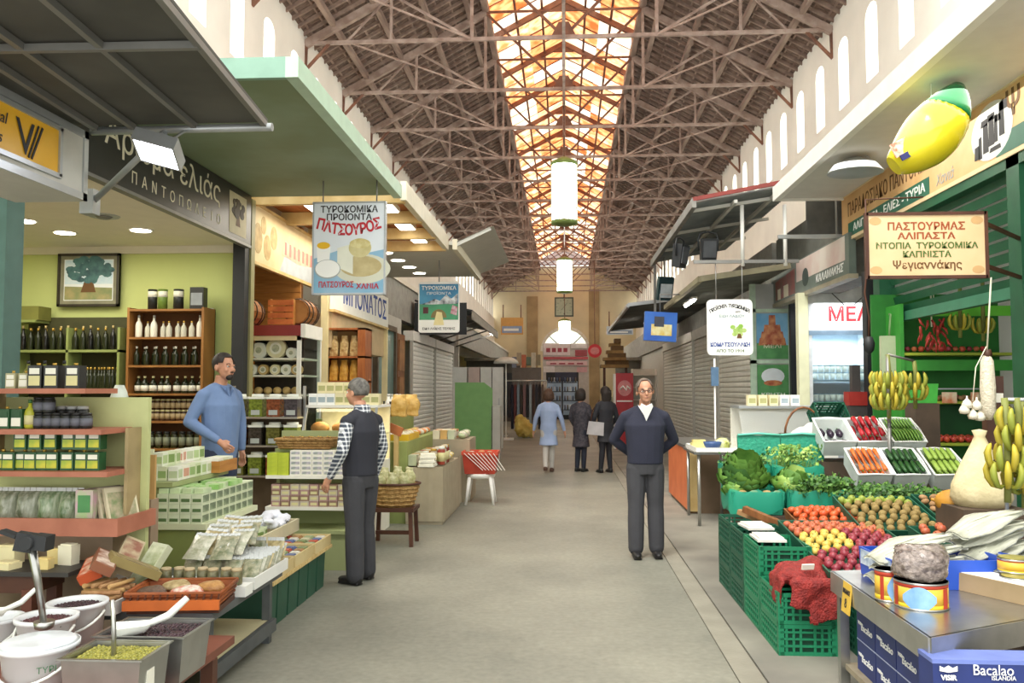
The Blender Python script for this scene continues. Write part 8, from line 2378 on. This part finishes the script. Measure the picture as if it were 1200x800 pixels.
 for i in (0, 1):
  wr_ = E_[i].lerp(W_[i], .93)
  limb(tgt, [SH[i], E_[i], wr_], [.06 * s, .05 * s, .036 * s])
  if sleeve_m:
   b.ell(SH[i], (.064 * s, .066 * s, .066 * s), 10, 8)
 remesh(b, top_name, top_m, vox * 1.15, 9, t_)
 if sleeve_m:
  loft(tgt, [(0, .012 * s, 1.40 * s, .12 * s, .085 * s), (0, .012 * s, 1.45 * s, .082 * s, .076 * s), (0, .014 * s, 1.51 * s, .066 * s, .066 * s)])
  remesh(tgt, 'shirt', sleeve_m, vox * 1.15, 4, t_)
 # trousers
 b = M()
 loft(b, ring(1.0, .78, 1.03, .006))
 for i in (0, 1):
  end = K_[i].lerp(A_[i], pants_len * (1 if female else 1.02))
  limb(b, [HP[i] + Vector((0, 0, -.02)), K_[i], end], [.1 * s, .08 * s, .076 * s] if not female else [.092 * s, .062 * s, .048 * s])
 remesh(b, bottom, pants_m, vox * 1.15, 6, t_)
 for i in (0, 1):
  b = M().ell(A_[i] + Vector((0, -.065, -.052)) * s, (.047 * s, .125 * s, .036 * s), 12, 8).ell(A_[i] + Vector((0, .02, -.04)) * s, (.045 * s, .055 * s, .05 * s), 10, 8).box(A_[i] + Vector((0, -.055, -.078)) * s, (.078 * s, .22 * s, .012 * s))
  remesh(b, 'shoe', shoe_m, .008, 2, t_)
 # hair shell
 b = M(); nu, nv = 28, 9
 R0 = Vector((.076, .094, .088)) * s
 rgn = random.Random(int(H * 1000))
 for lay in (0, 1):
  for i in range(nu):
   az = 2 * PI * i / nu                       # 0 = front (-y)
   fr_ = math.cos(az)
   lo_ = (.62 if fr_ > .75 else .05 if fr_ > .2 else -.6) if hair == 'short' else (.95 if fr_ > .7 else .2 if fr_ > .25 else -.4) if hair == 'receding' else (.5 if fr_ > .7 else -.35 if fr_ > .2 else -.8)
   for j in range(nv):
    el = lo_ + (PI / 2 - .02 - lo_) * j / (nv - 1)
    k_ = (1.3 if female else 1.13) + rgn.uniform(-.015, .02) if lay == 0 else 1.0
    b.v.append(tuple(hp(0, .012, .028) + HR @ Vector((R0.x * math.cos(el) * math.sin(az) * k_, -R0.y * math.cos(el) * math.cos(az) * k_, R0.z * math.sin(el) * k_))))
 n1 = nu * nv
 for i in range(nu):
  i2 = (i + 1) % nu
  for j in range(nv - 1):
   f_ = (i * nv + j, i2 * nv + j, i2 * nv + j + 1, i * nv + j + 1)
   b.f.append(f_); b.sm.append(True); b.mi.append(0)
   b.f.append(tuple(n1 + q_ for q_ in reversed(f_))); b.sm.append(True); b.mi.append(0)
  b.f.append((i2 * nv, i * nv, n1 + i * nv, n1 + i2 * nv)); b.sm.append(True); b.mi.append(0)
 b.f.append(tuple(i * nv + nv - 1 for i in range(nu))); b.sm.append(True); b.mi.append(0)
 if hair == 'long':
  loft(b, [tuple(hp(0, .055, z)) + (rx * s, ry * s) for z, rx, ry in ((-.24, .06, .03), (-.14, .105, .05), (-.02, .112, .075), (.06, .1, .09))])
 if hair == 'bob':
  loft(b, [tuple(hp(0, .035, z)) + (rx * s, ry * s) for z, rx, ry in ((-.13, .08, .06), (-.08, .125, .09), (.02, .122, .1), (.07, .1, .09))])
 b.build('hair', hair_m, t_)
 # eyes
 for x in (-1, 1):
  M().ell(hp(x * .032, -.083, .0), (.013 * s, .008 * s, .008 * s), 9, 6).build('eye', mat('eye_white', 'e6e2da', .3, var=0), t_)
  M().ell(hp(x * .032, -.0895, .0), (.006 * s, .003 * s, .006 * s), 8, 5).build('iris', ink, t_)
  M().tube([hp(x * .016, -.094, .02), hp(x * .034, -.095, .026), hp(x * .052, -.084, .02)], .0035, 5).build('eyebrow', hair_m, t_)
 M().ell(hp(0, -.1, -.062), (.02 * s, .005 * s, .0035 * s), 9, 5).build('lips', mat('lip', 'a8685a', .5), t_)
 return t_, hp, s
hair_grey = mat('hair_grey', '77736d', .7, col2='4d4a46', scale=30)
hair_dark = mat('hair_dark', '2e2622', .6, var=.1)
hair_brown = mat('hair_brown', '5a4030', .6, col2='453024', scale=20)
charcoal = mat('trouser_charcoal', '3f3f43', .85, var=.06, scale=8, bump=.15, bscale=20)
navy_knit = mat('knit_navy', '2b2d3c', .9, var=.06, bump=.2, bscale=120)
shoe_black = mat('shoe_black', '201f20', .4)
# plaid cloth
pm2 = bpy.data.materials.new('plaid_shirt'); pm2.use_nodes = True; nt = pm2.node_tree; p = nt.nodes['Principled BSDF']; p.inputs['Roughness'].default_value = .85
tc = nt.nodes.new('ShaderNodeTexCoord'); prev = None
for ax, sc_ in (('Z', 26), ('X', 30), ('DIAGONAL', 14)):
 w_ = nt.nodes.new('ShaderNodeTexWave'); w_.bands_direction = ax; w_.inputs['Scale'].default_value = sc_ / 3
 nt.links.new(tc.outputs['Object'], w_.inputs['Vector'])
 r_ = nt.nodes.new('ShaderNodeValToRGB'); r_.color_ramp.elements[0].position = .62; r_.color_ramp.elements[1].position = .8
 r_.color_ramp.elements[0].color = (0, 0, 0, 1); r_.color_ramp.elements[1].color = (.5, .5, .5, 1) if ax != 'DIAGONAL' else (.02, .02, .02, 1)
 nt.links.new(w_.outputs['Fac'], r_.inputs[0])
 if prev is None:
  prev = r_.outputs[0]
 else:
  a_ = nt.nodes.new('ShaderNodeMixRGB'); a_.blend_type = 'ADD'; a_.inputs[0].default_value = 1
  nt.links.new(prev, a_.inputs[1]); nt.links.new(r_.outputs[0], a_.inputs[2]); prev = a_.outputs[0]
a_ = nt.nodes.new('ShaderNodeMixRGB'); a_.inputs[1].default_value = (*srgb('3a4250'), 1); a_.inputs[2].default_value = (*srgb('eef0f2'), 1)
nt.links.new(prev, a_.inputs[0]); nt.links.new(a_.outputs[0], p.inputs['Base Color']); MATS['plaid_shirt'] = pm2
# man walking towards the camera, hands behind his back
LEG = ([(-.095, -.02, .49), (.1, .02, .49)], [(-.1, -.03, .09), (.105, .01, .09)])
P3, hp, s = figure('man in dark V-neck sweater and grey trousers walking towards us with glasses', (at(757, 650, 8.6).x, 8.6, 0), .03, 1.74, [(-.3, .1, 1.13), (.3, .1, 1.13)], [(-.08, .19, .95), (.08, .2, .93)], LEG[0], LEG[1], navy_knit, charcoal, shoe_black, mat('hair_ash', '6f6258', .7, col2='564a42', scale=30), 'receding', hem=.86, head=(.0, -.03, -.1), vox=.007, build=1.12, pants_len=.97)
M().face([(0, 0), (.062, .15), (.05, .175), (0, .15), (-.05, .175), (-.062, .15)], -.012, .012).build('shirt_front', ink_white, P3, Vector((0, -.112, 1.325)) * s, (.62 - .35, 0, 0))
for x in (-1, 1):
 M()._add([(0, -.095, 1.36), (x * .065, -.075, 1.47), (x * .075, -.03, 1.5), (x * .03, -.088, 1.455)], [(0, 1, 2, 3)] if x < 0 else [(3, 2, 1, 0)]).build('collar', ink_white, P3, (0, -.012, .0))
for x in (-1, 1):
 M().tube([hp(x * .034 + .022 * math.cos(a * PI / 7), -.103, .0 + .016 * math.sin(a * PI / 7)) for a in range(15)], .0025, 5, False).build('glasses_rim', ink, P3)
 M().tube([hp(x * .056, -.102, .004), hp(x * .08, -.05, .006), hp(x * .083, .0, .006)], .0025, 5).build('glasses_temple', ink, P3)
M().tube([hp(-.012, -.104, .003), hp(.012, -.104, .003)], .0025, 5).build('glasses_bridge', ink, P3)
# customer seen from behind, facing the goods
LEG2 = ([(-.09, -.02, .49), (.1, .03, .49)], [(-.1, .0, .09), (.12, .06, .09)])
P2, hp, s = figure('grey-haired man in dark vest and plaid shirt facing the goods', (at(421, 683, 7.35).x, 7.35, 0), math.radians(-118), 1.73, [(-.27, .02, 1.13), (.27, .04, 1.12)], [(-.3, -.09, .87), (.27, -.1, .9)], LEG2[0], LEG2[1], mat('vest_dark', '2f3038', .85, var=.06), charcoal, shoe_black, hair_grey, 'short', hem=.84, head=(0, -.03, 0), vox=.007, sleeve_m=pm2, build=1.1, top_name='vest')
# shopkeeper in the blue shirt
P1, hp, s = figure('bearded shopkeeper in blue shirt looking to the right behind the soap display', (at(258, 500, 7.5).x, 7.5, .2), math.radians(66), 1.76, [(-.29, .06, 1.14), (.27, .03, 1.14)], [(-.2, -.2, .98), (.28, .02, .87)], LEG[0], LEG[1], mat('shirt_blue', '6f86ad', .8, var=.08, scale=5, bump=.15, bscale=14), mat('jeans_dark', '3a4258', .8, var=.08), shoe_black, hair_dark, 'short', hem=.8, head=(0, -.02, 0), vox=.007, build=1.1, top_name='shirt')
M().ell(hp(0, -.068, -.092), (.036, .034, .03), 12, 8).ell(hp(0, -.1, -.05), (.026, .008, .006), 10, 6).build('beard', hair_dark, P1)
for x in (-1, 1):
 M()._add([(0, -.1, 1.37), (x * .05, -.09, 1.44), (x * .075, -.03, 1.5), (x * .03, -.088, 1.47)], [(0, 1, 2, 3)] if x < 0 else [(3, 2, 1, 0)]).build('collar', mat('collar_blue', '6078a2', .8), P1, (0, -.014, .0))
# three women farther down the hall
P4, hp, s = figure('woman in pale blue coat and light trousers walking away', (at(643, 552, 17.2).x, 17.2, 0), math.radians(176), 1.64, [(-.27, .02, 1.12), (.27, .02, 1.12)], [(-.33, -.04, .86), (.32, -.06, .86)], [(-.07, -.03, .48), (.06, .05, .5)], [(-.06, -.06, .09), (.05, .2, .13)], mat('coat_blue', '9fb0d2', .8, var=.05), mat('trouser_pale', 'c4bfb8', .8, var=.06), mat('shoe_brown', '5a4034', .5), hair_brown, 'bob', True, hem=.56, vox=.01, top_name='coat', build=1.12, chest_flare=1.25)
P5, hp, s = figure('woman in long dark patterned coat standing to the left of the other', (at(681, 552, 17.3).x, 17.3, 0), math.radians(150), 1.64, [(-.25, -.02, 1.13), (.25, .0, 1.13)], [(-.16, -.2, 1.0), (.22, -.14, .92)], [(-.07, -.01, .48), (.07, .0, .48)], [(-.07, .02, .09), (.08, .03, .09)], mat('coat_pattern', '35343c', .8, col2='4f4a50', scale=22), mat('trouser_navy', '2c2f3c', .85), shoe_black, hair_dark, 'bob', True, hem=.52, vox=.01, top_name='coat', build=1.15, chest_flare=1.2)
P6, hp, s = figure('long-haired woman in black jacket and leggings carrying a silvery bag', (at(710, 553, 17.1).x, 17.1, 0), math.radians(-155), 1.68, [(-.26, .0, 1.13), (.26, .02, 1.13)], [(-.22, -.14, .95), (.26, -.1, .9)], [(-.08, -.02, .48), (.08, .01, .48)], [(-.1, .0, .09), (.12, .01, .09)], mat('jacket_black', '2a2a30', .7, var=.06), mat('leggings_black', '26262c', .8), shoe_black, hair_dark, 'long', True, hem=.62, vox=.01, top_name='jacket', build=1.1, chest_flare=1.15)
o = thing('handbag', 'silvery grey shoulder bag carried by the woman in black', 'bag', (P6.location.x - .2, 17.0, .88))
M().box((0, 0, .0), (.3, .12, .26), (0, .1, 0), 1.1).build('body', mat('bag_silver', 'b5b0b0', .35, metal=.3, var=.1, scale=5), o)
M().tube([(-.1, 0, .12), (-.06, .02, .35), (.08, .04, .56), (.12, .04, .35), (.1, 0, .12)], .012, 6).build('strap', wood_dark, o)
# ================================================================== far end of the hall
def farbox(name, px0, py0, px1, py1, Y, dep):
 a, b = at(px0, py1, Y), at(px1, py0, Y)
 return a, b
# kiosk across the end with white and pink header boards
a, b = at(636, 490, 50), at(690, 402, 50)
kz = thing('end_kiosk', 'white kiosk with pink and red lettered boards at the hall end', 'kiosk', (0, 0, 0))
KW = mat('kiosk_white', 'ece4e0', .5, var=.05)
M().bb((a.x, 50.4, 0), (b.x, 51.2, b.z)).build('body', mat('kiosk_wall', 'cfc9c4', .6, var=.06), kz)
for i, (x0, x1, y0, y1, c) in enumerate(((637, 668, 402, 416, 'f0e4e6'), (669, 688, 403, 408, 'f2eef0'), (637, 689, 418, 421, 'c45a62'), (640, 688, 423, 428, 'eed0d4'), (637, 650, 429, 436, 'f2ecec'), (676, 688, 430, 436, 'e0b0b6'), (674, 688, 410, 417, 'b0525a'))):
 A, B = at(x0, y1, 50.3), at(x1, y0, 50.3)
 p_ = M().bb((A.x, 50.3, A.z), (B.x, 50.4, B.z)).build('header_board', mat('kb%d' % i, c, .5, var=.06), kz)
 if i in (0, 3):
  for k in range(4):
   w_ = (B.x - A.x) / 6
   M().bb((A.x + w_ * (.6 + k * 1.3), 50.27, A.z + (B.z - A.z) * .25), (A.x + w_ * (1.5 + k * 1.3), 50.3, A.z + (B.z - A.z) * .6)).build('lettering', mat('kiosk_rose', 'b04a58', .5), p_)
# double drinks fridge
a, b = at(640, 486, 47), at(678, 436, 47)
df = thing('drinks_fridge', 'tall black framed double drinks fridge lit blue at the hall end', 'fridge', (0, 0, 0))
M().bb((a.x, 47.1, 0), (b.x, 47.8, b.z)).build('body', black_paint, df)
M().bb((a.x + .5, 47.05, b.z - .45), (b.x - .1, 47.1, b.z)).build('header', mat('fridge_head', '2f3048', .4), df)
mid = (a.x + b.x) / 2
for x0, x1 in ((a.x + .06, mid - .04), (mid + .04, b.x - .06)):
 d_ = M().bb((x0, 47.04, .25), (x1, 47.1, b.z - .5)).build('door', mat('painted_fridge_glow', 'b9cfe6', .3, col2='8fa8c4', scale=1.2), df)  # blue glow is painted into the door colour, nothing emits
 for k in range(4):
  z = .5 + k * .5
  M().bb((x0 + .02, 47.0, z), (x1 - .02, 47.04, z + .05)).build('shelf', mat('shelf_dim', '55606e', .5), d_)
  for q_ in range(5):
   x_ = x0 + .1 + q_ * (x1 - x0 - .2) / 4
   M().cyl((x_, 47.02, z + .05), (x_, 47.02, z + .3), .04, .03, 8).build('bottle', mat('far_bottle%d' % (q_ % 3), ('4a5a7a', '7a6a5a', 'd0d6dc')[q_ % 3], .4), d_)
# red cooler with white round emblem
a, b = at(722, 500, 24), at(742, 437, 24)
rc_ = thing('drinks_cooler', 'red upright cooler with pale round script emblem', 'cooler', ((a.x + b.x) / 2, 24, 0))
w = (b.x - a.x) / 2
M().bb((-w, 0, 0), (w, .5, b.z)).build('body', mat('cooler_red', 'b32b34', .35, var=.06), rc_)
M().bb((-w - .05, .02, 0), (-w, .5, b.z - .02)).build('side_trim', white_paint, rc_)
M().face(disc(0, b.z - .42, w * .8, .22, 22), -.02, 0).build('emblem', mat('emblem_rose', 'd98a8a', .5), rc_)
M().tube([(-w * .55, -.03, b.z - .46), (-w * .2, -.03, b.z - .36), (.05, -.03, b.z - .48), (w * .3, -.03, b.z - .36), (w * .6, -.03, b.z - .44)], .025, 6).build('emblem_script', white_paint, rc_)
M().bb((-w * .9, -.015, b.z - .8), (w * .9, 0, b.z - .76)).build('line', white_paint, rc_)
# clothes rack and bundles, left
rk = thing('clothes_rack', 'steel rail of hanging dark clothes near the far left stalls', 'rack', (0, 0, 0))
YR = 30
a, b = at(592, 492, YR), at(641, 446, YR)
M().cyl((a.x, YR, b.z), (b.x, YR, b.z), .025).build('rail', steel, rk)
for x in (a.x + .03, b.x - .03):
 M().cyl((x, YR, 0), (x, YR, b.z), .025).bb((x - .05, YR - .3, 0), (x + .05, YR + .3, .04)).build('post', steel, rk)
gcol = ['3a3436', '2c2c38', '6a3a3a', '7f8f9a', '3f3a34', '8a6a6a', '2a2a2e', '9aa4aa', '55403a', '34343c', '2f2a2c', '6b5a50']
gn = ['brown-black', 'navy', 'maroon', 'grey-blue', 'olive-black', 'dusty rose', 'black', 'silver-grey', 'brown', 'slate', 'dark brown', 'taupe']
for i in range(12):
 x = a.x + .15 + i * (b.x - a.x - .3) / 11
 L = 1.15 + .2 * ((i * 5) % 3)
 t_ = M().face([(-.03, 0), (-.045, -.12), (-.04, -L), (.04, -L), (.045, -.12), (.03, 0)], -.2, .2).tube([(0, 0, 0), (0, 0, .06), (.02, 0, .09)], .008, 5).build('garment', mat('gar' + gcol[i], gcol[i], .85, var=.1), None, (x, YR, b.z - .132))
 tag(t_, '%s garment on the far rail, %s from the left end' % (gn[i], ('first', 'second', 'third', 'fourth', 'fifth', 'sixth', 'seventh', 'eighth', 'ninth', 'tenth', 'eleventh', 'twelfth')[i]), 'garment', 'garments on the far rail')
ysk = remesh(M().ell((0, 0, .35), (.3, .25, .35), 10, 8).ell((.2, -.1, .25), (.25, .2, .25), 8, 6).ell((-.1, .0, .6), (.18, .16, .2), 8, 6), 'sack', mat('sack_yellow', 'd3bd6a', .6, col2='b89a44', scale=4, bump=.4), .03, 2, disp=.05)
ysk.location = (at(613, 500, 29.2).x, 29.2, 0); tag(ysk, 'yellow sack heap on the floor by the clothes rail', 'sack')
u = thing('parasol', 'small white parasol open above the far left stall', 'parasol', (at(593, 425, 28).x, 28, 0))
zt = at(593, 418, 28).z
M().lathe([(.42, zt - .22), (.38, zt - .12), (.2, zt - .02), (.0, zt)], n=12).build('canopy', mat('canvas_white', 'd8d6cc', .7, var=.05), u)
M().cyl((0, 0, 0), (0, 0, zt - .02), .022).bb((-.25, -.25, 0), (.25, .25, .06)).build('pole', white_paint, u)
fb_ = thing('fabric_stall', 'grey blue cloth draped stall front left of the kiosk', 'stall', (0, 0, 0))
a, b = at(600, 470, 40), at(634, 418, 40)
M().bb((a.x, 40, 0), (b.x, 40.4, b.z - .5)).build('counter', mat('stall_grey', '7a7470', .7, var=.08), fb_)
for k in range(6):
 x = a.x + k * (b.x - a.x) / 6
 M().bb((x, 39.9, b.z - .5 + .1 * (k % 2)), (x + .2, 40.3, b.z + .1 * ((k * 2) % 3))).build('cloth_roll', mat('roll%d' % k, ('8a92a8', 'b8a890', 'c9785a', '6a7a6a', 'd0c8b8', '94886f')[k], .7, var=.08), fb_)
# wooden roofed stall on the right before the end
ws_ = thing('wooden_stall', 'brown wooden stall with stepped straw roof at far right', 'stall', (0, 0, 0))
a, b = at(704, 432, 34), at(737, 398, 34)
for k in range(4):
 z = a.z + .05 + k * (b.z - a.z) / 4
 M().bb((a.x + .12 * k, 34 + .1 * k, z), (b.x - .1 * k, 35, z + .12)).build('roof_board', mat('roof_straw', '9a7c4e', .8, col2='7d6038', scale=3), ws_)
 M().bb((a.x + .2 + .12 * k, 34.2, z + .12), (b.x - .1 * k, 34.9, z + .3)).build('crate', mat('stall_brown', '6a5236', .8), ws_)
for x in (a.x + .15, b.x - .1):
 M().bb((x - .05, 34.2, 0), (x + .05, 34.3, a.z + .1)).build('post', wood_dark, ws_)
M().bb((a.x, 34.3, 0), (b.x, 35, 1.0)).build('counter', mat('stall_counter', 'a39a86', .7), ws_)
for k in range(5):
 M().bb((a.x + .1 + k * .2, 34.25, 1.0), (a.x + .26 + k * .2, 34.6, 1.25 + .1 * (k % 3))).build('box', mat('sbx%d' % k, ('c9c4b0', '8f9a80', 'd9d4c8', 'a87a6a', 'b5b09a')[k], .6, var=.08), ws_)
rs = thing('round_sign', 'round red sign hanging beside the kiosk', 'sign', tuple(at(697, 411, 45)))
M().face(disc(0, 0, .36, .36, 22), 0, .06).build('disc', ink_red, rs)
M().face(disc(0, 0, .24, .2, 18), -.012, 0).build('emblem', mat('emblem_rose', 'd98a8a'), rs)
M().cyl((0, .03, .36), (0, .03, 8.5 - rs.location.z), .02).build('hanger', rust, rs)
ls = thing('wall_shelves', 'pale shelving with white boxes behind the walking man', 'shelf', (0, 0, 0))
a, b = at(741, 490, 31), at(770, 432, 31)
M().bb((a.x, 31.4, 0), (b.x, 31.45, b.z)).build('back_panel', grey_panel, ls)
for k in range(5):
 M().bb((a.x, 31, .35 + k * .45), (b.x, 31.4, .38 + k * .45)).build('shelf', white_paint, ls)
M().bb((a.x, 31, 0), (a.x + .04, 31.42, b.z)).bb((b.x - .04, 31, 0), (b.x, 31.42, b.z)).build('upright', white_paint, ls)
# stalls hung with dark goods closing the sides of the far hall
for sgn, x0, x1, y, c, lb in ((-1, -5.1, -2.3, 44, '6b6660', 'dark grey shop front left of the far kiosk'), (1, 2.6, 5.1, 44, '8f8a80', 'pale grey shop front right of the far kiosk')):
 t_ = thing('market_stall', lb, 'shop', (0, 0, 0))
 M().bb((x0, y, 0), (x1, y + .3, 3.1)).build('wall', mat('sf' + c, c, .7, var=.08), t_)
 M().bb((x0, y - .9, 3.1), (x1, y + .3, 3.25)).build('canopy', mat('sfc', '8a8578', .7), t_)
 for k in range(3):
  M().bb((x0 + .2 + k * .85, y - .03, .3), (x0 + .85 + k * .85, y, 2.5)).build('window', mat('sfw%d' % k, ('4a4a4c', '6f6a60', '3f4448')[k], .3, var=.15, scale=2), t_)
# things that share a label and stand in one row are told apart by their order in it
ORD = 'first second third fourth fifth sixth seventh eighth ninth tenth eleventh twelfth thirteenth fourteenth fifteenth sixteenth'.split()
bpy.context.view_layer.update()
rows = {}
for o in COL.objects:
 if o.parent is None and 'label' in o.keys():
  rows.setdefault(o['label'], []).append(o)
for lb, os_ in rows.items():
 if 1 < len(os_) <= 16 and len(lb.split()) <= 12:
  def px_(o):
   d = o.matrix_world.translation - cam.location
   return 600 + F * d.dot(_r) / d.dot(_f)
  os_.sort(key=px_)
  if min(px_(b) - px_(a) for a, b in zip(os_, os_[1:])) > 1.2:
   for i, o in enumerate(os_):
    o['label'] = lb + ', %s from the left' % ORD[i]
